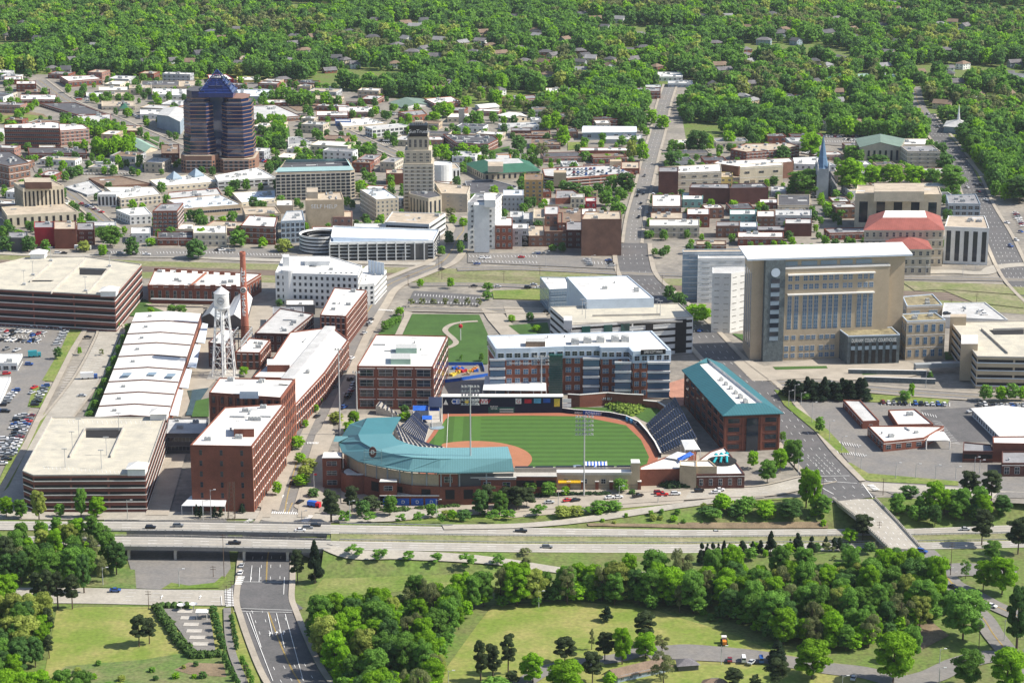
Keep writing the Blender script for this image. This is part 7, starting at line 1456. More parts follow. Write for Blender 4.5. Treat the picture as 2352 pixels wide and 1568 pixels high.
def proto(kind,lod,v):
    key=(kind,lod,v)
    if key in PRO: return PRO[key]
    sh=SHAPE[kind]; nl={2:8000,1:2600,0:500}[lod]; lf={2:.42,1:.64,0:1.15}[lod]
    if sh in('sparse',): nl=int(nl*.5); lf*=.8
    R_,H_=(5.0,11.0) if sh!='cone' else (2.2,9.0)
    V,F=crown_mesh(sh,nl,lf if sh!='cone' else lf*.6,R_,H_,hash((sh,lod,v))%1000 if 0 else (ord(sh[0])*31+lod*7+v*13)); V[:,2]+=0
    if sh=='sparse': F=F[:nl]; V=V[:nl*4]
    cm=np_mesh('crown',V,F,[LEAF[KIND[kind]]])
    b=MB(); r=random.Random(v); th={'pine':.34,'cone':.06}.get(sh,.2)
    b.tube((0,0,0),(0,0,1),.035,.02,6)
    for i in range(4 if sh!='cone' else 0):
        a=i*1.57+r.random(); b.tube((0,0,.5+.1*i),(.28*math.cos(a),.28*math.sin(a),.85+.08*i),.012,.005,4)
    tm=b.build('pattern','bark'); me=tm.data; me.name='trunk'; COL.objects.unlink(tm); bpy.data.objects.remove(tm)
    PRO[key]=(cm,me,R_,H_,th); return PRO[key]
TREES=[]   # x,y,z0,H,W,kind,force,tail,desc
def tz(x,y): return terr(x,y)
def tree(x,y,H,W,kind,force=0,tail=None,z=None): TREES.append((x,y,tz(x,y) if z is None else z,H,W,kind,force,tail))
def TL(k,lst,tail=None,force=1):
    for x,yt,yb,w,kd in lst:
        dx,dy=D(k,x,yb); g=gp(dx,dy); lo=hfrom(dx,D(k,x,yt)[1],dy) if g.z==0 else (D(k,0,yb)[1]-D(k,0,yt)[1])/5.0; s=.002784*(dy+629); tree(g.x,g.y,lo,w*TILE[k][2]/s*(1.45 if kd=='c' else 1.1),kd,force,tail)
def inpoly(x,y,P): return inside((x,y),P)
FB=[(min(p[0] for p in P),max(p[0] for p in P),min(p[1] for p in P),max(p[1] for p in P),P) for P in FOOT]
RP=[(np.array(p),w) for p,w in ROADS]
def free(x,y,m=2.0,front=0):
    for a,b_,c,d,P in FB:
        if a-m<x<b_+m and c-m-front<y<d+m: 
            if front or inside((x,y),P) or True: return False
    for p,w in RP:
        if np.min((p[:,0]-x)**2+(p[:,1]-y)**2)<(w/2+m)**2: return False
    return True
def zone(pts,sp,H,W,kinds,k=9,seed=1,tail=None,force=0,m=1.5,front=0,p=1.0,chk=True):
    r=random.Random(seed); G_=[gp(*D(k,*q)) for q in pts]; P=[(g.x,g.y) for g in G_]; x0,x1=min(q[0] for q in P),max(q[0] for q in P); y0,y1=min(q[1] for q in P),max(q[1] for q in P)
    nx,ny=int((x1-x0)/sp)+1,int((y1-y0)/sp)+1
    for i in range(nx):
        for j in range(ny):
            x=x0+(i+.5+(.5 if j%2 else 0)+r.uniform(-.4,.4))*sp; y=y0+(j+.5+r.uniform(-.4,.4))*sp
            if r.random()>p or not inside((x,y),P): continue
            if chk and not free(x,y,m,front): continue
            h=r.uniform(*H); tree(x,y,h,h*r.uniform(*W),r.choice(kinds),force,tail)
# near woods
N1=[(700,1440),(850,1412),(1000,1396),(1215,1360),(1240,1392),(1130,1397),(1060,1430),(1035,1500),(1000,1580),(985,1760),(700,1760)]
zone(N1,7.3,(9,19),(.5,.85),'bbbbddkbryd',tail='in the wood left of the mown meadow',force=1,seed=2)
N2=[(1225,1368),(1400,1345),(1560,1352),(1700,1345),(1860,1335),(2040,1325),(2130,1345),(2185,1415),(2120,1440),(2040,1475),(1960,1500),(1850,1495),(1750,1465),(1690,1425),(1570,1412),(1400,1388),(1260,1392)]
zone(N2,7.4,(9,19),(.5,.85),'bbbddddkyr',tail='in the wood between meadow and highway',force=1,seed=3)
zone(N1,5.5,(5,9),(.8,1.2),'dbk',seed=51,m=-1,p=.8); zone(N2,5.5,(5,9),(.8,1.2),'dbk',seed=52,m=-1,p=.8)
zone([(-60,1285),(120,1275),(240,1290),(300,1335),(230,1348),(-60,1345)],7.5,(11,17),(.55,.75),'bdkdr',tail='in the left wood below the highway',force=1,seed=4)
zone([(0,1232),(220,1232),(270,1262),(270,1300),(0,1300)],9,(8,12),(.6,.8),'bdy',tail='on the highway bank at the left',force=1,seed=14,m=-2)
zone([(-60,1425),(60,1415),(125,1440),(110,1500),(60,1590),(-60,1700)],7.5,(11,16),(.6,.8),'bydk',tail='at the bottom left corner',force=1,seed=5)
zone([(-60,1600),(200,1600),(200,1760),(-60,1760)],8,(12,15),(.7,.9),'bbd',tail='at the bottom left corner',force=1,seed=6)
zone([(1985,1175),(2250,1180),(2290,1200),(2180,1212),(2050,1200)],7.5,(8,14),(.6,.8),'dkbk',tail='on the bank right of the highway overpass',force=1,seed=7,m=0)
TL(6,[(250,790,1040,110,'p'),(330,770,1065,120,'p'),(400,790,1055,110,'p'),(500,810,1060,120,'p'),(60,550,850,150,'p'),(40,820,1100,230,'b'),(580,680,950,110,'k'),(340,1040,1290,90,'p'),(340,1230,1400,80,'p'),(170,1110,1380,230,'y'),(300,1090,1300,120,'b'),(90,1260,1400,120,'r')],tail='left of the hedged gravel yard')
TL(6,[(960,1090,1320,140,'p'),(1030,1110,1300,120,'p')],tail='standing alone in the rough field left of the hedged yard')
TL(6,[(2050,640,880,110,'p'),(2172,600,880,90,'c'),(270,235,450,110,'y'),(560,225,435,90,'d'),(670,285,440,130,'b'),(45,285,430,110,'b'),(145,300,440,100,'d'),(415,330,430,80,'d'),(540,430,590,110,'b'),(720,480,610,110,'s'),(290,450,620,110,'s')],tail='beside the highway at the left')
TL(6,[(1355,335,435,32,'c'),(1385,345,435,32,'c'),(1480,345,432,32,'c'),(1520,350,432,34,'c'),(1668,330,400,40,'c')],tail='in front of the tall corner mill')
TL(6,[(1910,175,280,70,'b'),(2080,130,215,110,'b'),(2100,70,160,110,'y'),(2130,20,100,110,'y'),(2070,-20,60,80,'b'),(2285,235,465,140,'p'),(2160,225,290,90,'k')],tail='beside the planted median of the ballpark street')
TL(10,[(190,1170,1560,200,'p'),(430,1120,1450,210,'p'),(650,1240,1420,250,'p'),(350,1410,1560,180,'s'),(630,1430,1560,190,'s'),(980,1440,1560,150,'s'),(1180,1430,1568,170,'s'),(1440,1450,1560,110,'s'),(1560,1400,1530,120,'b'),(1700,1410,1540,200,'k'),(2020,1400,1560,190,'s'),(2200,1400,1520,200,'s')],tail='on the bank in front of the ballpark')
TL(10,[(240,310,430,150,'y'),(450,290,520,150,'b'),(400,400,560,160,'b'),(1030,220,330,110,'k'),(1030,300,400,150,'b')],tail='near the left end of the teal canopy')
TL(10,[(1970,1100,1440,220,'p'),(2180,1070,1330,170,'d'),(2300,1130,1420,250,'p')],tail='in front of the brick wall of the ballpark')
TL(10,[(860,1250,1480,170,'d'),(560,1300,1500,190,'k'),(1330,1330,1500,150,'d'),(1880,1180,1480,200,'k'),(2100,1200,1480,190,'d')],tail='in front of the brick wall of the ballpark')
TL(11,[(110,800,940,150,'k'),(40,790,960,160,'p'),(180,790,950,170,'p'),(350,745,870,120,'d'),(10,740,850,110,'b'),(200,745,850,110,'d'),(480,785,860,80,'b'),(910,725,835,130,'d'),(1000,808,850,60,'k'),(1800,690,780,90,'s'),(1940,505,650,100,'b'),(2050,580,760,150,'d'),(2150,490,680,130,'b'),(2260,420,650,150,'d'),(2345,640,860,100,'b'),(1700,835,980,150,'b'),(280,910,1020,140,'s'),(460,935,1030,150,'y'),(560,930,1020,130,'y'),(640,930,1010,110,'s'),(740,895,990,150,'d'),(850,895,980,140,'d'),(1900,850,980,150,'d'),(2040,880,1020,160,'b'),(1640,960,1050,150,'s'),(1810,925,1010,170,'k')],tail='along the street in front of the ballpark')
TL(8,[(265,255,385,120,'b'),(560,310,440,130,'b'),(420,290,420,120,'d'),(850,80,360,120,'b'),(905,80,400,110,'b'),(960,270,420,160,'d'),(740,300,440,190,'k'),(180,350,420,140,'k')],tail='on the grass bank left of the overpass')
TL(8,[(1240,390,590,160,'p'),(1150,500,600,110,'b')],tail='beside the overpass parapet')
TL(8,[(1560,205,290,130,'k'),(1730,170,400,170,'b'),(1880,235,400,180,'d'),(1975,100,290,150,'p'),(2125,78,330,160,'p'),(2060,350,620,180,'p'),(2310,420,680,200,'p'),(2200,270,410,140,'k'),(2130,590,720,130,'d'),(1950,720,850,90,'s'),(2070,725,930,140,'b'),(2200,700,960,210,'b')],tail='right of the highway overpass')
TL(8,[(1930,920,1270,330,'d'),(1750,690,1040,170,'b'),(890,1275,1540,280,'b'),(1450,1225,1570,300,'b'),(1570,1170,1420,150,'d'),(650,1280,1430,110,'c'),(650,1390,1600,180,'p'),(345,1460,1600,150,'p'),(1960,1340,1600,220,'d'),(2230,1335,1650,260,'b'),(2300,900,1340,180,'k'),(500,1505,1610,90,'p'),(1500,960,1230,180,'r'),(900,1120,1320,170,'r')],tail='around the car park at the bottom right')
for i in range(6): TL(8,[(130+i*38,595+(i%2)*18,750,52,'c')],tail='in the dark evergreen row below the highway')
TL(8,[(480,590,690,45,'c'),(535,580,690,50,'c'),(605,530,690,70,'c'),(790,540,680,80,'c'),(885,550,680,55,'c'),(740,570,670,40,'c'),(985,555,660,45,'c'),(1040,550,660,40,'c'),(410,580,700,70,'c'),(1080,560,660,50,'c')],tail='scattered evergreens below the highway')
TL(7,[(85,620,705,140,'s'),(265,635,725,120,'s'),(460,660,740,110,'s'),(660,665,760,110,'s'),(870,670,780,140,'s'),(1080,680,760,110,'s'),(1270,630,690,90,'r'),(1270,700,780,90,'r')],tail='in the row along the near highway edge')
TL(7,[(1828,1035,1142,78,'c')],tail='alone on the mown meadow')
TL(7,[(960,1265,1600,110,'p'),(1045,1290,1560,130,'p'),(1150,1220,1510,120,'p'),(1540,1245,1440,180,'p'),(1815,1205,1420,150,'p'),(1935,1180,1440,140,'b'),(2090,1065,1310,170,'p'),(2095,1220,1400,170,'b'),(2210,1240,1370,120,'r'),(1320,1370,1568,180,'b'),(1545,1410,1660,280,'b'),(1730,1340,1570,160,'p'),(1725,1190,1340,50,'r'),(1850,1490,1600,90,'b'),(2220,1360,1570,200,'r'),(1180,1480,1580,110,'p'),(600,1340,1568,200,'r'),(1060,1530,1640,200,'d')],tail='along the bottom of the mown meadow')
# hedged yard
sheet('gravel_yard',6,[(1120,1065),(1440,1065),(1485,1350),(1400,1365),(1330,1365),(1250,1230)],'asphalt_old',6)
for i in range(6):
    x,y=1275+i*21,1085+i*45; b=MB(); p=T(6,x,y); b.box((p.x,p.y,.7),(6,3.4,.25)); o=b.build('concrete_pad','concrete',None,org=Vector((p.x,p.y,.6))); tag(o,'pale concrete pad in the hedged yard, %s from the far end'%ordn(i+1).replace('leftmost','first'),'pad','concrete pads in the hedged yard')
for x,y in((1250,1075),(1335,1070)):
    p=T(6,x,y); r_=empty('satellite_dish',p,('left' if x<1300 else 'right')+' white satellite dish at the far end of the hedged yard','satellite dish'); b=MB(); b.tube((p.x,p.y,.5),(p.x,p.y,2.4),.2); b.build('mast','metal_grey',r_); b=MB(); b.lathe((p.x,p.y,2.2),[(0,0),(1.0,.3),(1.7,.9)],12); b.build('dish','metal_white',r_)
p=T(6,1395,1130); r_=empty('canopy_hut',p,'small white flat roofed hut on posts in the hedged yard','hut'); b=MB(); b.box((p.x,p.y,3.6),(5,4,.4)); b.build('roof','roof_white',r_)
for sx in(-2,2):
    for sy in(-1.6,1.6): b=MB(); b.tube((p.x+sx,p.y+sy,.4),(p.x+sx,p.y+sy,3.4),.15); b.build('post','trim',r_)
for pts,lab in(([(1075,1060),(1140,1150),(1220,1270),(1300,1360),(1335,1400)],'long clipped hedge along the left side of the gravel yard'),([(1335,1395),(1540,1385)],'clipped hedge along the near side of the gravel yard')): hedge(6,pts,3.2,2.8,lab,'hedge_leaf')
for i in range(5):
    p=T(6,1118+i*42,1052); r_=empty('clipped_bush',p,'round clipped bush at the far side of the hedged yard, %s from the left'%ordn(i+1).replace('leftmost','first'),'bush','round bushes of the hedged yard'); b=MB(); rq=random.Random(i)
    b.lathe((p.x,p.y,0),[(.9,0),(1.5,.6),(1.6,1.6),(1.1,2.4),(.1,2.8)],9); b.v=[(x+rq.gauss(0,.12),y+rq.gauss(0,.12),z+rq.gauss(0,.1)) for x,y,z in b.v]; b.build('foliage','hedge_leaf',r_)
TL(6,[(1470+i*13,1030+i*48,1120+i*48,64,'k') for i in range(6)],tail='in the tree hedge on the right of the gravel yard')
TL(6,[(1595+i*9,1090+i*48,1150+i*48,42,'k') for i in range(5)]+[(1550+i*22,1365+i*42,1430+i*42,45,'k') for i in range(5)]+[(1670+i*22,1375+i*45,1440+i*45,45,'d') for i in range(4)],tail='in the line along the footpath by the wide street')
pp=wpath(6,[(1565,1060),(1575,1250),(1610,1400),(1680,1568),(1720,1700)],True,3); b=MB(); ribbon(b,pp,-1.5,1.5,7); b.build('path','asphalt_old',kind='structure')
# middle distance
TL(5,[(735+i*30,1035+(i%4)*12,1165+(i%3)*14,88,'c') for i in range(18)],tail='in the dark evergreen clump right of the courthouse road')
TL(5,[(680,1115,1155,50,'k'),(845,1130,1195,80,'d'),(940,1295,1420,75,'d'),(1575,1065,1180,50,'b'),(1530,1120,1190,90,'d'),(740,1460,1568,110,'b'),(690,1400,1480,50,'d'),(2090,1075,1200,100,'d'),(2190,1085,1200,90,'b'),(2270,1070,1200,100,'d'),(2345,1090,1200,80,'b'),(100,525,660,190,'b'),(1000,1060,1100,50,'s'),(1700,980,1060,50,'s')],tail='around the courthouse and its lower lots')
TL(4,[(2260,390,520,90,'k'),(2330,440,560,100,'k'),(1010,375,440,80,'d'),(1005,435,500,80,'d'),(752,340,420,55,'b'),(545,350,415,50,'b'),(1300,580,650,60,'k'),(1172,600,650,60,'b'),(1345,670,720,70,'b'),(400,545,610,70,'b'),(965,860,925,40,'d'),(825,870,920,30,'s')]+[(480+i*78,480,545,50,'r') for i in range(7)]+[(300+i*22,640-i*8,720-i*16,55,'d') for i in range(5)],tail='around the park lawn')
TL(3,[(2320,1265,1350,100,'y'),(2050,1430,1530,100,'b'),(2105,1320,1380,50,'b'),(2175,1215,1275,50,'b'),(2200,1160,1215,50,'b'),(2230,1110,1160,40,'b'),(2310,985,1040,40,'b'),(1680,955,1025,70,'b'),(630,650,705,40,'b'),(550,820,880,35,'b'),(700,830,885,40,'r'),(400,820,910,60,'k'),(760,590,650,60,'d'),(805,640,700,50,'d')],tail='near the long brick mills')
TL(3,[(890+(-i)*33,655+i*75,740+i*75,62,'d') for i in range(9)],tail='in the row left of the long white warehouse')
TL(3,[(40,60,165,110,'k'),(205,55,170,110,'k'),(315,80,180,70,'d'),(580,90,165,90,'y'),(760,-10,135,170,'d'),(910,60,195,100,'k'),(710,115,195,65,'b'),(1350,80,215,150,'k'),(1390,0,110,90,'b'),(1640,15,130,130,'d'),(1810,65,140,70,'b'),(1955,75,170,120,'y'),(1040,70,125,80,'b'),(1185,530,590,70,'d'),(1250,530,595,80,'d'),(1040,545,600,50,'b'),(1925,490,550,50,'k')],tail='by the railway side lots')
TL(4,[(740,20,115,70,'k'),(860,35,100,40,'k'),(820,85,180,55,'d'),(690,120,200,60,'d'),(1460,115,160,60,'d'),(1520,100,170,60,'k')],tail='beside the street north of the railway')
MT='in the middle of town'
TL(2,[(850,1170,1350,250,'d'),(1150,1090,1330,230,'b'),(1300,1140,1290,130,'b'),(1440,1130,1290,190,'b'),(1590,1135,1270,190,'b'),(1720,1160,1290,130,'d'),(1850,1140,1320,190,'d'),(880,910,1090,180,'b'),(690,1000,1110,110,'k'),(1160,1000,1110,120,'d'),(1210,1030,1130,90,'d'),(1350,1065,1140,150,'k'),(350,1380,1450,80,'b'),(195,1370,1430,60,'b'),(1000,1390,1480,90,'b'),(1060,1370,1420,50,'b'),(1090,1430,1510,70,'s'),(2320,1220,1400,200,'k'),(2180,1050,1210,150,'d'),(2250,1100,1240,150,'d'),(1990,930,1090,140,'d'),(100,900,1060,160,'k'),(320,900,1010,90,'b'),(185,930,1040,70,'b'),(60,950,1050,90,'k'),(1060,780,880,80,'y'),(885,800,920,140,'d')],tail='around the blue church spire')
TL(1,[(710,990,1070,90,'b'),(740,1040,1110,80,'b'),(835,985,1060,90,'b'),(915,1000,1090,80,'b'),(990,995,1080,70,'k'),(795,1040,1110,70,'d'),(955,1065,1110,50,'b'),(725,710,810,120,'b'),(930,760,870,120,'d'),(640,770,830,90,'b'),(865,660,740,80,'b'),(1220,930,1040,110,'k'),(1390,980,1130,120,'r'),(1310,1090,1130,80,'b'),(1530,860,1000,90,'b'),(1610,1260,1340,110,'k'),(1690,1280,1360,110,'d'),(1860,1205,1330,90,'d'),(1960,1190,1340,130,'k'),(1560,1250,1330,110,'k'),(1770,1260,1350,90,'k'),(1820,1310,1420,100,'d'),(1900,1390,1500,110,'d'),(2000,960,1100,80,'y'),(2080,980,1110,80,'b'),(1680,1040,1110,100,'d'),(1830,1060,1110,70,'b'),(2000,710,800,80,'k'),(2135,755,860,90,'b'),(2210,790,890,100,'b'),(2290,1040,1140,150,'k'),(2290,960,1040,80,'d'),(750,1430,1500,80,'r'),(770,1480,1540,60,'b'),(840,1500,1560,70,'b'),(55,980,1060,110,'d'),(170,1000,1070,90,'d'),(280,1070,1110,40,'c'),(315,1085,1120,40,'c'),(140,1240,1320,90,'b')],tail='in the town centre')
zone([(170,352),(310,350),(305,370),(215,362)],7,(12,17),(.6,.8),'bbbd',tail='in the clump left of the blue glass tower',force=1,seed=20,m=-1)
zone([(130,285),(290,300),(290,318),(200,320),(140,300)],8,(9,12),(.7,.9),'bd',seed=21,m=0); zone([(580,355),(640,350),(665,310),(640,270),(590,290)],9,(10,16),(.6,.8),'bdk',seed=22,m=1,tail='in the clump right of the blue glass tower')
zone([(600,232),(780,232),(780,245),(600,245)],8,(10,14),(.7,.9),'bdd',seed=23,m=1); zone([(610,380),(700,362),(860,335),(870,350),(740,375),(620,395)],8,(6,8),(.8,1),'dk',seed=24,m=1); zone([(530,430),(640,422),(640,432),(530,442)],9,(8,10),(.8,1),'bd',seed=25,m=-3)
zone([(1200,300),(1330,300),(1450,290),(1495,240),(1430,225),(1300,235),(1215,262)],9.5,(13,19),(.65,.85),'ddkbrb',seed=26,m=1.5,front=8,tail='in the wood left of the straight uphill street')
zone([(950,235),(1230,265),(1230,240),(1000,200)],11,(11,16),(.7,.9),'dbr',seed=27,m=2,front=6,p=.6)
zone([(2170,330),(2352,340),(2600,360),(2600,470),(2290,465),(2250,400),(2210,360)],9.5,(12,18),(.65,.85),'ddkb',seed=28,m=2,tail='at the right edge beyond the boulevard')
zone([(1640,300),(1870,300),(1870,335),(1700,340)],9,(12,17),(.65,.85),'ddkb',seed=29,m=2)
zone([(0,170),(640,186),(960,240),(1500,300),(1500,560),(0,560)],12,(5,10),(.75,1.0),'bddk',seed=30,m=1.2,p=.6); zone([(1520,330),(2200,380),(2200,600),(1460,600)],12,(5,9),(.75,1.0),'bddk',seed=31,m=1.2,p=.55)
zone([(140,460),(240,530),(300,560),(200,560),(120,480)],9,(5,8),(.8,1),'bd',seed=33,m=0)
# shrubs on banks
zone([(1330,1180),(1800,1165),(1880,1190),(1860,1200),(1330,1205)],7,(1.5,3.2),(1.1,1.6),'ddby',seed=34,m=0,p=.7)
zone([(1900,1165),(1905,1210),(1880,1212),(1830,1170)],6,(2,5),(1.0,1.4),'db',seed=35,m=0); zone([(130,1530),(560,1520),(620,1620),(100,1640)],7,(1.2,3),(1.1,1.6),'dkyb',seed=36,m=1,p=.6)
zone([(1560,1400),(1700,1420),(1750,1450),(1640,1440)],6,(1.5,3.5),(1.1,1.6),'kdr',seed=37,m=0)
zone([(1340,1172),(1560,1165),(1800,1172),(1880,1185),(1870,1200),(1600,1204),(1340,1200)],5,(1.2,3.5),(1.1,1.7),'dbdyk',seed=41,m=-1,p=.55)
zone([(1990,1160),(2300,1175),(2352,1195),(2200,1205),(2010,1190)],5,(1.5,4),(1.1,1.5),'dbk',seed=42,m=-1,p=.5); zone([(770,1278),(1000,1275),(1180,1290),(1180,1300),(900,1290)],7,(1,2.5),(1.2,1.7),'bdy',seed=43,m=0,p=.4)
zone([(780,1188),(1000,1180),(1200,1176),(1200,1186),(900,1194)],5,(1.5,4),(1.1,1.5),'bdyk',seed=44,m=-1,p=.5); zone([(1600,1262),(2040,1262),(2040,1285),(1600,1300)],6,(2,6),(.8,1.2),'dbkr',seed=45,m=0,p=.6)
# far wood
cg=[at(x,y) for x,y in CIT]; CP=[(p.x,p.y) for p in cg]
def farwood():
    r=random.Random(40); HX=np.array(HS)
    Y1=at(0,-75).y; Y=at(0,440).y
    while Y<Y1:
        sp=9.6+ (Y-1500)/1500*2.6; half=Y/ (FPX)*1250*1.03+20; X=-half
        while X<half:
            x=X+r.uniform(-.4,.4)*sp; y=Y+r.uniform(-.45,.45)*sp; X+=sp
            if inside((x,y),CP): continue
            n=math.sin(x*.021+1.3)*math.sin(y*.017)+math.sin(x*.008+y*.011)
            if n<-1.15: continue
            px,py=proj((x,y,0))
            dd=HX-np.array([x,y]); front=dd[:,1][(np.abs(dd[:,0])<9+.04*np.abs(dd[:,1]))&(dd[:,1]>0)&(dd[:,1]<95)]
            if np.min(dd[:,0]**2/110+dd[:,1]**2/110)<1: continue
            if not free(x,y,4 if y<1900 else 3,8 if y<2300 else 0): continue
            h=r.uniform(12,20); lim=3.2+float(front.min())*.17 if len(front) else 99
            if lim<h: h=max(3.5,lim*r.uniform(.75,1))
            q=n+r.gauss(0,.4); kd='k' if q<-1.1 else 'r' if q>1.2 and r.random()<.7 else r.choice('ddddkkdb') if q<.1 else r.choice('dddbkdyr'); tree(x,y,h,min(h*r.uniform(.75,1.0),16) if h>8 else h*1.1,kd,0,None,0)
        Y+=sp*.95
farwood()
# individuals and the wood
def app(t): return t[3]*FPX/max(300,t[1])
sel=sorted(range(len(TREES)),key=lambda i:(-TREES[i][6],-app(TREES[i])))
vis=[]
for i in sel:
    px,py=proj(TREES[i][:3]); 
    if -40<px<2392 and py-app(TREES[i])<1568: vis.append(i)
nf=sum(TREES[i][6] for i in vis); NI=max(300,min(nf,430)); IND=set(vis[:NI])
ADJ={'b':'bright green leafy tree','d':'mid green leafy tree','k':'dark green dense tree','y':'yellow green tree','r':'brownish half bare tree','p':'dark pine','c':'dark pointed evergreen','s':'thin leaved young tree'}
NMS={'p':'pine_tree','c':'evergreen_tree'}
rt=random.Random(50)
for i in sorted(IND):
    x,y,z,H,Wd,kd,f,tail=TREES[i]; sz=app(TREES[i]); lod=2 if sz>45 and y<1150 else 1
    cm,tm,R0,H0,th=proto(kd,lod,rt.randrange(3)); ro=empty(NMS.get(kd,'tree'),(x,y,z),None,'tree'); ro.rotation_euler=(0,0,rt.uniform(0,6.28))
    c=bpy.data.objects.new('crown',cm); t=bpy.data.objects.new('trunk',tm); COL.objects.link(c); COL.objects.link(t); c.parent=ro; t.parent=ro
    ch=H*(1-th); c.location=(0,0,H*th*.85); c.scale=(Wd/2/R0*.92,Wd/2/R0*.92,ch*1.03/H0); t.scale=(H*.55,H*.55,H*.8)
    if tail: ro['group']='trees '+tail
    auto(ro,ADJ[kd],*proj((x,y,z)),tail=tail)
def woodmesh(idx,name,label):
    Vs=[];Fs=[];Ms=[];o=0; lib={}
    for i in idx:
        x,y,z,H,Wd,kd,f,tail=TREES[i]; d=math.hypot(x,y); lod=0 if d<1500 else 1 if d<2100 else 2; key=(SHAPE[kd],lod,rt.randrange(9))
        if key not in lib:
            nl=(700,420,260)[lod]; lf=(1.0,1.25,1.6)[lod]; lib[key]=crown_mesh(key[0],int(nl*(.6 if key[0]=='sparse' else 1)),lf,5.0,11.0,key[2]*17+lod)
        V,F=lib[key]; a=rt.uniform(0,6.28); c,s=math.cos(a),math.sin(a); sx=Wd/10*.95; th=.1 if d>1500 or H<4 else .22; X=V[:,0]*sx;Y=V[:,1]*sx
        W_=np.stack([X*c-Y*s+x,X*s+Y*c+y,V[:,2]*(H*(1-th)/11)+H*th*.8+z],1); Vs.append(W_); Fs.append(F+o); Ms.append(np.full(len(F),KIND[kd])); o+=len(W_)
    me=np_mesh(name,np.vstack(Vs),np.vstack(Fs),LEAF,np.concatenate(Ms)); ob=bpy.data.objects.new(name,me); COL.objects.link(ob); tag(ob,label,'woodland',kind='stuff'); return ob
rest=[i for i in range(len(TREES)) if i not in IND]
woodmesh(rest,'woodland','dense green spring woodland and garden trees spreading around and beyond the town')
#print('TREES',len(TREES),'individual',len(IND),'forced',nf)
# ---------------- vehicles ----------------
PAINT={'white':(.8,.8,.8),'silver':(.5,.52,.54),'grey':(.2,.21,.22),'black':(.015,.015,.018),'blue':(.03,.1,.35),'red':(.55,.02,.02),'dark red':(.22,.02,.03),'teal':(.03,.3,.35),'orange':(.7,.22,.02)}
for n_,c_ in PAINT.items(): mat('paint_car_'+n_.replace(' ','_'),c_,rough=.25,var=.02,spec=.6)
CARM={}
PROF={'sedan':([(-2.3,.35),(2.3,.35),(2.35,.75),(1.35,.95),(-1.9,1.0),(-2.35,.9)],[(1.1,.95),(.45,1.42),(-1.0,1.45),(-1.75,1.0)],4.7),
'suv':([(-2.35,.4),(2.35,.4),(2.4,.95),(1.3,1.12),(-2.35,1.15),(-2.4,.9)],[(1.15,1.1),(.6,1.72),(-2.0,1.75),(-2.3,1.15)],4.8),
'pickup':([(-2.8,.45),(2.75,.45),(2.8,1.0),(1.5,1.15),(-2.8,1.15)],[(1.3,1.13),(.7,1.78),(-.5,1.8),(-.75,1.15)],5.6),
'van':([(-2.6,.4),(2.6,.4),(2.65,1.1),(2.1,1.3),(-2.6,1.4)],[(2.0,1.3),(1.4,2.15),(-2.5,2.2),(-2.6,1.4)],5.3)}
def extr(b,prof,w0,w1,m):
    n=len(prof); zmin=min(p[1] for p in prof); zmax=max(p[1] for p in prof)
    def w(z): return w0+(w1-w0)*(z-zmin)/(zmax-zmin)
    vs=[(x,-w(z),z) for x,z in prof]+[(x,w(z),z) for x,z in prof]; b.add(vs,[(i,(i+1)%n,n+(i+1)%n,n+i) for i in range(n)]+[tuple(range(n-1,-1,-1)),tuple(range(n,2*n))],m)
def car_parts(kind,col):
    key=(kind,col)
    if key in CARM: return CARM[key]
    body,cab,L=PROF[kind]; pm='paint_car_'+col.replace(' ','_'); out={}
    def mk(nm,b,mats):
        o=b.build(nm,mats); me=o.data; COL.objects.unlink(o); bpy.data.objects.remove(o); return me
    b=MB(); extr(b,body,.92,.88,0); rx=sorted(c[0] for c in cab); zt=max(c[1] for c in cab); b.box(((cab[1][0]+cab[2][0])/2,0,zt+.02),(cab[1][0]-cab[2][0]-.05,1.36,.05),m=0); out['body']=mk('body',b,[pm])
    b=MB(); extr(b,cab,.86,.68,0); out['windows']=mk('windows',b,['glass'])
    b=MB(); b.tube((0,-.11,0),(0,.11,0),.34,.34,10); out['wheel']=mk('wheel',b,['rubber'])
    b=MB(); extr(b,body,.92,.88,0); b.box(((cab[1][0]+cab[2][0])/2,0,zt+.02),(cab[1][0]-cab[2][0]-.05,1.36,.05),m=0); extr(b,cab,.86,.68,1)
    for sx in(-1,1):
        for sy in(-1,1): b.tube((sx*L*.31,sy*.8-.1,.34),(sx*L*.31,sy*.8+.1,.34),.34,.34,7,2)
    out['all']=mk('car_mesh',b,[pm,'glass','rubber']); CARM[key]=out; return out
NCAR=[0]
def car(x,y,z,ang,kind='sedan',col='white',detail=False,tail=None,grp=None,verb='parked'):
    p=car_parts(kind,col); nm={'sedan':'car','suv':'suv','pickup':'pickup_truck','van':'van'}[kind]; cat='car' if kind in('sedan','suv') else 'pickup' if kind=='pickup' else 'van'
    if detail:
        ro=empty(nm,(x,y,z),None,cat,grp); ro.rotation_euler=(0,0,ang)
        for pn,me in(('body',p['body']),('windows',p['windows'])): o=bpy.data.objects.new(pn,me); COL.objects.link(o); o.parent=ro
        L=PROF[kind][2]
        for sx in(-1,1):
            for sy in(-1,1): o=bpy.data.objects.new('wheel',p['wheel']); COL.objects.link(o); o.parent=ro; o.location=(sx*L*.31,sy*.82,.34)
    else:
        ro=bpy.data.objects.new(nm,p['all']); COL.objects.link(ro); ro.location=(x,y,z); ro.rotation_euler=(0,0,ang); tag(ro,None,cat,grp)
    NCAR[0]+=1; px,py=proj((x,y,z)); auto(ro,'%s %s %s'%(col,{'sedan':'car','suv':'suv','pickup':'pickup truck','van':'van'}[kind],verb),px,py,tail=tail); return ro
rc=random.Random(77)
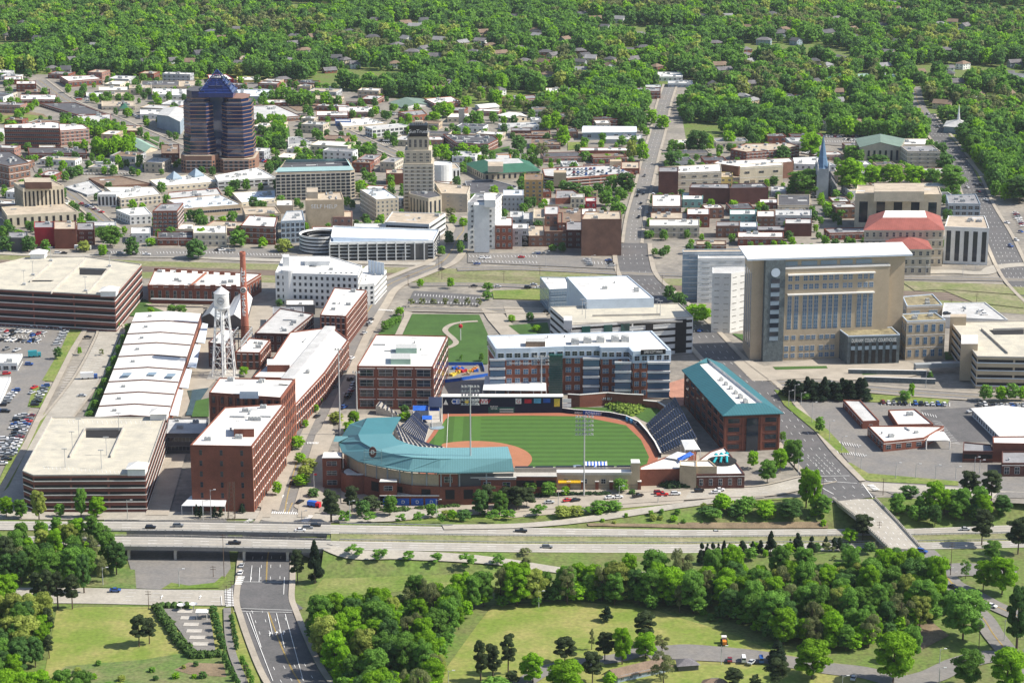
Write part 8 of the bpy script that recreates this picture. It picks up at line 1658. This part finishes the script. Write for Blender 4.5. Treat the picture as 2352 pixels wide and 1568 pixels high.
def rk(): return rc.choice(['sedan','sedan','suv','suv','pickup']) ,rc.choice(['white']*6+['silver']*6+['grey']*3+['black']*4+['blue']*2+['red','dark red'])
def row(k,x0,y0,x1,y1,n,ang,tail,z=.62,skip=.0,jit=4):
    a=T(k,x0,y0,z); c=T(k,x1,y1,z)
    for i in range(n):
        if rc.random()<skip: continue
        v=a.lerp(c,i/max(1,n-1)); kd,co=rk(); car(v.x+rc.uniform(-.15,.15),v.y+rc.uniform(-.3,.3),z-.02,R(ang+rc.uniform(-jit,jit)+(180 if rc.random()<.4 else 0)),kd,co,tail=tail,grp='cars '+tail)
lf='in the left car park'
row(3,15,660,120,665,4,65,'in the far row of '+lf[3:]); row(3,165,672,470,690,10,65,'in the far row of '+lf[3:])
row(3,15,716,195,722,6,65,'in the middle rows of '+lf[3:]); row(3,45,742,85,744,2,65,'in the middle rows of '+lf[3:]); row(3,228,745,300,728,3,65,'in the middle rows of '+lf[3:]); row(3,15,778,210,786,6,65,'in the middle rows of '+lf[3:]); row(3,235,780,262,782,2,65,'in the middle rows of '+lf[3:])
row(3,442,725,395,805,5,15,'by the fence of '+lf[3:]); row(3,45,840,115,850,2,60,'by the near row of '+lf[3:]); row(3,200,945,202,945,1,0,'by the low white showroom'); row(3,45,1010,46,1010,1,20,'by the low white showroom')
row(3,110,1125,20,1225,6,5,'in the lower left lot'); row(3,235,1105,222,1140,2,60,'in the lower left lot'); row(3,315,1095,240,1225,7,5,'on the grass strip of the lower left lot'); row(3,130,1300,90,1385,4,10,'in the lower left lot')
row(3,215,1300,80,1560,13,8,'in the long near row of the lower left lot'); row(3,175,1300,20,1568,12,8,'in the second near row of the lower left lot'); row(6,90,-20,20,60,4,8,'at the near end of the lower left lot'); row(3,0,1265,40,1270,2,0,'in the lower left lot'); row(3,30,1460,5,1540,3,8,'in the lower left lot')
row(5,1380,1208,1530,1215,5,95,'behind the low white bus station'); row(5,1605,1216,1800,1222,6,95,'behind the low white bus station'); row(5,2045,1224,2345,1230,9,95,'behind the right hand white shed'); row(5,1990,1270,1992,1270,1,30,'behind the right hand white shed')
for x,y,kd,co,an in[(355,915,'sedan','silver',8),(497,900,'sedan','red',25),(560,898,'sedan','black',25),(825,878,'sedan','white',18),(890,875,'sedan','white',14),(1043,866,'pickup','black',28),(1205,842,'suv','dark red',5),(1235,857,'pickup','red',3),(1338,850,'suv','white',8),(1520,825,'suv','black',4),(1650,836,'sedan','white',8),(1682,818,'sedan','white',10)]:
    p=T(11,x,y,.6); car(p.x,p.y,.6,R(an),kd,co,True,'on the street below the ballpark wall','cars on the ballpark street','standing')
for x,y,kd,co,up,an in[(1038,505,'suv','black',6.3,0),(1228,492,'suv','grey',6.3,0),(370,495,'sedan','silver',6.6,0),(2070,523,'sedan','white',5.9,4),(2120,508,'suv','grey',5.9,4),(2175,492,'suv','black',5.9,0),(1617,612,'pickup','black',6.2,0),(3590,530,'pickup','black',1.6,0),(3770,640,'suv','grey',.6,0),(4935,537,'sedan','silver',-5.2,0),(6650,515,'sedan','silver',-6.3,0)]:
    p=T(6,x,y,up); car(p.x,p.y,up+.1,R(an),kd,co,True,'on the highway','cars driving on the highway','driving')
for k,x,y,kd,co,an,tl in[(6,795,935,'sedan','blue',0,'on the street left of the big junction'),(6,1657,815,'sedan','white',88,'at the underpass junction'),(6,1665,765,'sedan','silver',88,'under the near bridge'),(6,2068,325,'sedan','black',60,'by the ballpark corner'),(8,1650,668,'suv','blue',-35,'at the near end of the overpass'),(8,2128,1042,'sedan','white',-40,'on the curving street at the right edge'),(8,1865,912,'sedan','black',-40,'on the curving street at the right edge'),(8,325,1415,'sedan','dark red',85,'in the small bottom car park'),(8,420,1415,'van','white',88,'in the small bottom car park'),(8,475,1430,'sedan','silver',60,'in the small bottom car park'),(8,540,1418,'van','blue',88,'in the small bottom car park'),(8,1178,1540,'sedan','silver',70,'on the lane at the bottom edge'),
 (13,1700,15,'sedan','silver',62,'on the mill street'),(13,1583,243,'sedan','white',62,'on the mill street'),(13,1503,373,'sedan','black',62,'on the mill street'),(13,1573,440,'suv','black',62,'on the mill street'),(13,1435,505,'sedan','grey',62,'on the mill street'),(13,1520,690,'suv','blue',62,'on the mill street'),(13,1270,775,'sedan','black',62,'on the mill street'),(13,1055,1385,'suv','black',62,'on the mill street'),(4,158,728,'sedan','silver',65,'beside the narrow brick loft'),(4,70,905,'sedan','white',65,'beside the narrow brick loft'),(4,15,1000,'sedan','black',65,'beside the narrow brick loft'),
 (4,915,407,'sedan','black',0,'on the road behind the park'),(4,1078,411,'sedan','silver',0,'on the road behind the park'),(4,1285,416,'suv','black',0,'on the road behind the park'),(4,1325,396,'sedan','silver',0,'on the road behind the park'),(4,1358,421,'sedan','white',0,'on the road behind the park'),(4,1240,208,'sedan','red',5,'alone in the lot north of the railway'),(4,972,212,'sedan','white',30,'in the lot north of the railway'),(4,1008,214,'sedan','white',30,'in the lot north of the railway'),(4,935,254,'sedan','blue',0,'on the road beside the railway'),(4,690,290,'sedan','black',50,'at the railway crossing'),(3,605,760,'sedan','black',0,'on the service road beside the left car park'),(3,565,1162,'sedan','silver',0,'on the service road beside the left car park')]:
    p=T(k,x,y,.6); car(p.x,p.y,.62,R(an),kd,co,D(k,0,y)[1]>600,tl,None,'')
row(13,1605,480,1548,600,6,62,'beside the square brick office'); row(4,205,640,190,670,3,65,'beside the narrow brick loft'); row(4,1340,182,1395,184,3,0,'by the blank brown brick block'); row(4,1690,225,1715,262,4,10,'by the blank brown brick block'); row(4,1840,228,1865,265,4,10,'by the blank brown brick block')
row(3,400,178,440,180,2,0,'in the lot behind the railway'); row(3,740,178,1010,190,4,0,'in the lot behind the railway'); row(3,1500,158,1600,165,4,30,'in the lot behind the railway'); row(0,1790,1085,1860,1095,6,60,'in the lot behind the tan hotel'); row(0,1780,1105,1870,1125,6,60,'in the lot behind the tan hotel'); row(0,530,640,545,690,5,10,'in the far left shop lots'); row(0,575,660,600,700,4,10,'in the far left shop lots'); row(0,560,1410,700,1465,7,-30,'along the street beside the cream bank'); row(0,2250,610,2330,605,4,0,'in the far left shop lots'); row(0,1810,505,1850,520,4,0,'in the far left shop lots'); row(0,900,790,960,815,6,-20,'beside the far grey warehouse')
row(1,265,970,345,975,6,80,'beside the white modern office'); row(1,370,955,440,960,4,80,'beside the white modern office'); row(1,240,770,370,790,10,70,'behind the green gabled hall'); row(1,1060,830,1110,835,4,70,'beside the cream metal shed')
for x,y in((2090,1215),(2135,1290),(2050,1322),(2085,1338),(2040,1352),(2065,1405),(2150,1345),(2110,1470),(2050,1500),(2170,880),(2060,1440)): p=T(1,x,y,.6); kd,co=rk(); car(p.x,p.y,.6,R(78),kd,co,tail='on the straight uphill street',grp='cars on the uphill street')
row(2,970,945,1200,945,12,60,'in the lot behind the blue spire'); row(2,1230,945,1440,950,10,60,'in the lot behind the blue spire'); row(2,1120,965,1210,970,5,60,'in the lot behind the blue spire'); row(2,1060,1420,1180,1422,8,80,'in the lot left of the columned office block'); row(2,1110,1455,1180,1458,4,80,'in the lot left of the columned office block'); row(2,830,1055,900,1065,5,60,'beside the old brick school'); row(2,2290,1470,2345,1560,8,20,'at the right edge beside the boulevard'); row(2,100,668,170,672,6,60,'behind the woods at the upper right')
for x,y in((1880,1100),(2020,1275),(2055,1278),(2140,1355),(2090,1382),(2040,1322),(1960,1295),(2235,1540),(2330,1600),(2300,1660),(2260,1700),(1690,790),(1760,880)): p=T(2,x,y,.6); kd,co=rk(); car(p.x,p.y,.6,R(-68),kd,co,tail='on the wide boulevard at the right',grp='cars on the boulevard')
for y_ in(1172,1192,1210): row(1,1490,y_+4,1940,y_-12,17,80,'on the open parking deck roof',z=DECKCARS[0][1]+.1,skip=.25)
for x,y in((1820,598),(2050,590),(2080,600),(2060,582)): p=T(5,x,y,DECK2[1]); kd,co=rk(); car(p.x,p.y,DECK2[1]+.05,R(20),kd,'white' if x>1900 else 'black',tail='on the white walled deck')
row(5,80,712,120,715,2,60,'on the road left of the courthouse')
# trucks, buses, tractor
def truck(k,x,y,ang,lab,c1='paint_car_white',c2='paint_car_white',L=9,nm='truck',h=3.4):
    p=T(k,x,y,.6); ro=empty(nm,(p.x,p.y,.6),lab,'truck'); ca,sa=math.cos(R(ang)),math.sin(R(ang)); b=MB(); b.box((p.x,p.y,.6+h/2+.5),(L,2.5,h-.4),R(ang)); b.build('cargo_box',c1,ro); b=MB(); b.box((p.x+ca*(L/2+1.2),p.y+sa*(L/2+1.2),1.9),(2,2.3,2.3),R(ang)); b.build('cab',c2,ro)
    for u in(-L*.35,L*.1,L/2+1.2):
        for v in(-1.1,1.1): q=(p.x+ca*u-sa*v,p.y+sa*u+ca*v); b=MB(); b.tube((q[0]+sa*.2,q[1]-ca*.2,1.1),(q[0]-sa*.2,q[1]+ca*.2,1.1),.5,n=10); b.build('wheel','rubber',ro)
truck(0,715,1145,0,'white box trailer alone in the wide empty lot by the glass tower',L=13); truck(3,600,1040,10,'white truck with blue cab beside the white warehouse',c2='paint_car_blue',L=7); truck(3,225,890,15,'teal refuse truck with green body in the left car park','paint_car_teal','paint_car_teal',5); truck(6,2150,352,-20,'colourful painted van on the paved corner by the ballpark','tarp_blue','sign_red',4,h=2.4)
truck(3,560,150,0,'white bus at the kerb behind the railway',L=9,h=2.8)
p=T(8,285,1300); ro=empty('tractor',(p.x,p.y,.4),'orange tractor with white cab mowing beside the bottom lane','tractor'); b=MB(); b.box((p.x,p.y-1.6,1.5),(1.5,2.4,1.3)); b.build('bonnet','orange',ro); b=MB(); b.box((p.x,p.y+.7,1.9),(1.7,1.8,1.6)); b.build('cab','glass_pale',ro); b=MB(); b.box((p.x,p.y+.7,3.0),(2,2,.25)); b.build('cab_roof','trim',ro)
for sx in(-1.1,1.1):
    for dy,r_ in((1.0,.95),(-2,.6)): b=MB(); b.tube((p.x+sx-.2,p.y+dy,r_+.1),(p.x+sx+.2,p.y+dy,r_+.1),r_,n=12); b.build('wheel','rubber',ro)
# ---------------- poles ----------------
def lamp(k,x,yb,yt,tail,arm=2.0,m='pole_grey',nm='street_lamp'):
    dx,dy=D(k,x,yb); g=gp(dx,dy); H=(hfrom(dx,D(k,x,yt)[1],dy) if g.z==0 else 10); ro=empty(nm,g,None,'street lamp' if nm=='street_lamp' else 'utility pole'); b=MB(); b.tube(g,(g.x,g.y,g.z+H),.17,.1,6); b.build('pole',m,ro)
    if nm=='street_lamp':
        b=MB(); b.tube((g.x,g.y,g.z+H-.6),(g.x+arm,g.y,g.z+H),.08,n=4); b.build('arm',m,ro); b=MB(); b.box((g.x+arm,g.y,g.z+H),(1.1,.4,.25)); b.build('lamp_head','metal_white',ro)
    else:
        for dz in(.5,1.6): b=MB(); b.box((g.x,g.y,g.z+H-dz),(2.4,.16,.16)); b.build('crossarm',m,ro)
    auto(ro,'grey lamp post' if nm=='street_lamp' else 'wooden utility pole',dx,dy,tail=tail)
for L_,tl in(([(7,1360,1050,932),(7,737,1568,1480)],'on the mown meadow'),([(6,1455,440,235),(6,880,450,330),(6,1400,450,310),(6,710,895,770),(6,1235,905,780),(6,2080,460,380)],'beside the highway at the left'),([(10,1385,1520,1290),(10,2120,1390,1235),(10,695,1420,1335),(10,405,1560,1305)],'in front of the ballpark'),([(11,425,935,820),(11,898,900,780),(11,1200,920,860),(11,1412,750,680),(11,1512,800,710),(11,2290,700,570)],'on the street below the ballpark wall'),
 ([(5,1095,1545,1435),(5,890,1350,1200),(5,1010,1470,1330),(5,815,1230,1135),(5,770,1215,1080),(5,730,1240,1120),(5,997,1190,1055),(5,1190,1600,1500),(5,1675,1100,990)],'beside the wide road below the courthouse'),([(8,1467,165,50),(8,1604,165,58),(8,1741,165,65),(8,1880,170,75),(8,2045,130,30),(8,2010,120,10),(8,1228,100,0)],'in the lot right of the overpass'),([(3,15+i*72,640+i*4,525+i*6) for i in range(6)],'in front of the top left deck garage'),
 ([(8,265,1440,1310),(8,2215,1280,1130),(8,1770,1440,1330),(8,1765,1600,1460),(8,1100,1600,1515),(8,2345,1400,1330)],'along the lane at the bottom right'),([(4,425,240,165),(4,1410,270,160),(4,1725,260,190),(4,1830,285,210),(4,800,180,140),(4,1240,210,150),(3,1230,130,60),(3,1575,140,70),(3,590,115,55),(3,1010,160,110),(3,870,110,50),(3,710,190,100),(5,1930,330,260),(5,1675,330,255),(5,2015,300,260)],'beside the railway corridor'),([(2,2120,1290,1200),(2,2175,1345,1250),(2,1900,1370,1310),(2,940,1500,1440),(2,895,1440,1350)],'beside the boulevard')):
    for a_ in L_: lamp(*a_,tail=tl)
for L_,tl in(([(6,1545,850,540),(6,1600,1090,860),(6,1565,1040,895),(6,1025,1055,930),(6,1470,840,760),(6,1700,1700,1440)],'near the underpass junction'),([(8,1845,830,600),(8,2040,1340,1160),(8,1380,275,160),(8,965,270,150),(8,1350,600,545)],'near the overpass'),([(4,672,330,200),(4,693,360,230),(4,1120,380,300),(4,1368,330,260),(4,1895,330,250),(4,2210,420,330),(4,460,400,330),(5,2025,520,450),(5,1850,520,490)],'beside the railway tracks')):
    for a_ in L_: lamp(*a_,tail=tl,m='wood_pole',nm='utility_pole')
py=empty('lattice_pylon',T(6,1595,445),'rusty lattice power pylon beside the corner mill','pylon'); g=T(6,1595,445); H=hfrom(*D(6,1605,185),D(6,0,445)[1]); b=MB()
for sx in(-1.6,1.6):
    for sy in(-1.6,1.6): b.tube((g.x+sx,g.y+sy,0),(g.x+sx*.6+.8,g.y+sy*.5,H),.13,n=4)
for i in range(10):
    z=H*i/10; z2=H*(i+1)/10; f=1-.4*i/10
    for s in(-1,1): b.tube((g.x-1.6*f*s+.08*i,g.y-1.6*f,z),(g.x+1.6*f*s+.08*i,g.y-1.6*f,z2),.07,n=3); b.tube((g.x+s*1.6*f,g.y-1.6*f,z),(g.x+s*1.6*f,g.y+1.6*f,z2),.07,n=3)
b.build('frame','wood_pole',py)
for x,y in((6,0),): pass
fp=T(6,2165,245); r_=empty('flagpole',fp,'flagpole with red and white flag at the ballpark corner','flagpole'); b=MB(); b.tube(fp,(fp.x,fp.y,9),.1,.06); b.build('pole','metal_white',r_); b=MB()
b.box((fp.x+.7,fp.y,8.2),(1.4,.05,.9)); b.build('flag','sign_red',r_)
ps=T(4,822,780); r_=empty('park_sculpture',ps,'tall white pole with red and white disc on the park lawn','sculpture'); b=MB(); b.tube(ps,(ps.x,ps.y,hfrom(*D(4,822,640),D(4,0,780)[1])),.3,.15); b.build('pole','metal_white',r_); b=MB(); b.lathe((ps.x,ps.y,9),[(.1,-1.3),(1.1,-.8),(1.2,.6),(.1,1.2)],8); b.build('disc','sign_red',r_)
print('CARS',NCAR[0])

# ---------------- bay markings in the lots ----------------
def bays(k,L,w=.14):
    b=MB()
    for x0,y0,x1,y1,n,ex,ey in L:
        for i in range(n):
            t=i/(n-1); p=T(k,x0+(x1-x0)*t,y0+(y1-y0)*t,.72); q=T(k,x0+(x1-x0)*t+ex,y0+(y1-y0)*t+ey,.72); d=(q-p).normalized(); nn=Vector((-d.y,d.x,0))*w; b.add([p-nn,q-nn,q+nn,p+nn],[(0,1,2,3)])
    b.build('bay_marking','paint_white',kind='structure')
bays(3,[(0,655,470,685,18,10,22),(0,735,200,742,9,8,20),(220,735,300,735,4,8,18),(480,720,400,830,7,-50,0),(640,780,560,960,12,50,0),(480,960,400,1150,12,50,0),(60,770,260,780,9,8,20),(720,900,640,1050,10,-45,0)])
bays(5,[(1370,1220,1840,1230,20,0,-24),(2040,1232,2352,1240,14,0,-24),(1720,1330,1850,1480,14,60,8),(1650,1270,1740,1290,6,10,18),(1010,1460,1200,1490,12,14,22),(1060,1530,1240,1555,12,14,22)])
bays(4,[(510,455,950,480,22,-3,14),(500,500,950,520,22,-3,14),(880,190,1340,190,20,8,14),(900,225,1340,232,20,8,14),(1690,230,1870,235,8,6,20),(1440,-10,1560,-10,2,1,1)])
bays(3,[(690,160,1000,165,18,6,14),(1080,165,1600,165,24,6,14),(1640,175,1960,180,16,6,14)])
bays(0,[(240,1120,1050,1105,40,6,10),(260,1160,1080,1140,40,6,10),(300,1195,880,1190,28,6,10)]); bays(2,[(960,940,1440,935,30,4,9),(980,970,1300,970,20,4,9)]); bays(1,[(255,985,440,975,14,5,10),(1200,1060,1300,1050,8,4,9)])

# ---------------- haze ----------------
def haze():
    m=bpy.data.materials.new('haze'); m.use_nodes=True; n=m.node_tree; n.nodes.clear(); o=n.nodes.new('ShaderNodeOutputMaterial'); v=n.nodes.new('ShaderNodeVolumePrincipled')
    v.inputs['Color'].default_value=(.8,.88,1,1); v.inputs['Density'].default_value=.000024; v.inputs['Anisotropy'].default_value=.2; n.links.new(v.outputs[0],o.inputs['Volume'])
    b=MB(); b.box((0,4600,0),(6400,9600,2)); me=bpy.data.meshes.new('haze')
    x,y0,y1,z0,z1=3300,-60,9100,-9,CAMH+8
    me.from_pydata([(a,b_,c) for c in(z0,z1) for a,b_ in((-x,y0),(x,y0),(x,y1),(-x,y1))],[],[(3,2,1,0),(4,5,6,7),(0,1,5,4),(1,2,6,5),(2,3,7,6),(3,0,4,7)]); me.materials.append(m)
    h=bpy.data.objects.new('haze',me); COL.objects.link(h); h['kind']='stuff'; h['label']='thin pale blue haze over the whole town'
haze()
finish_labels()
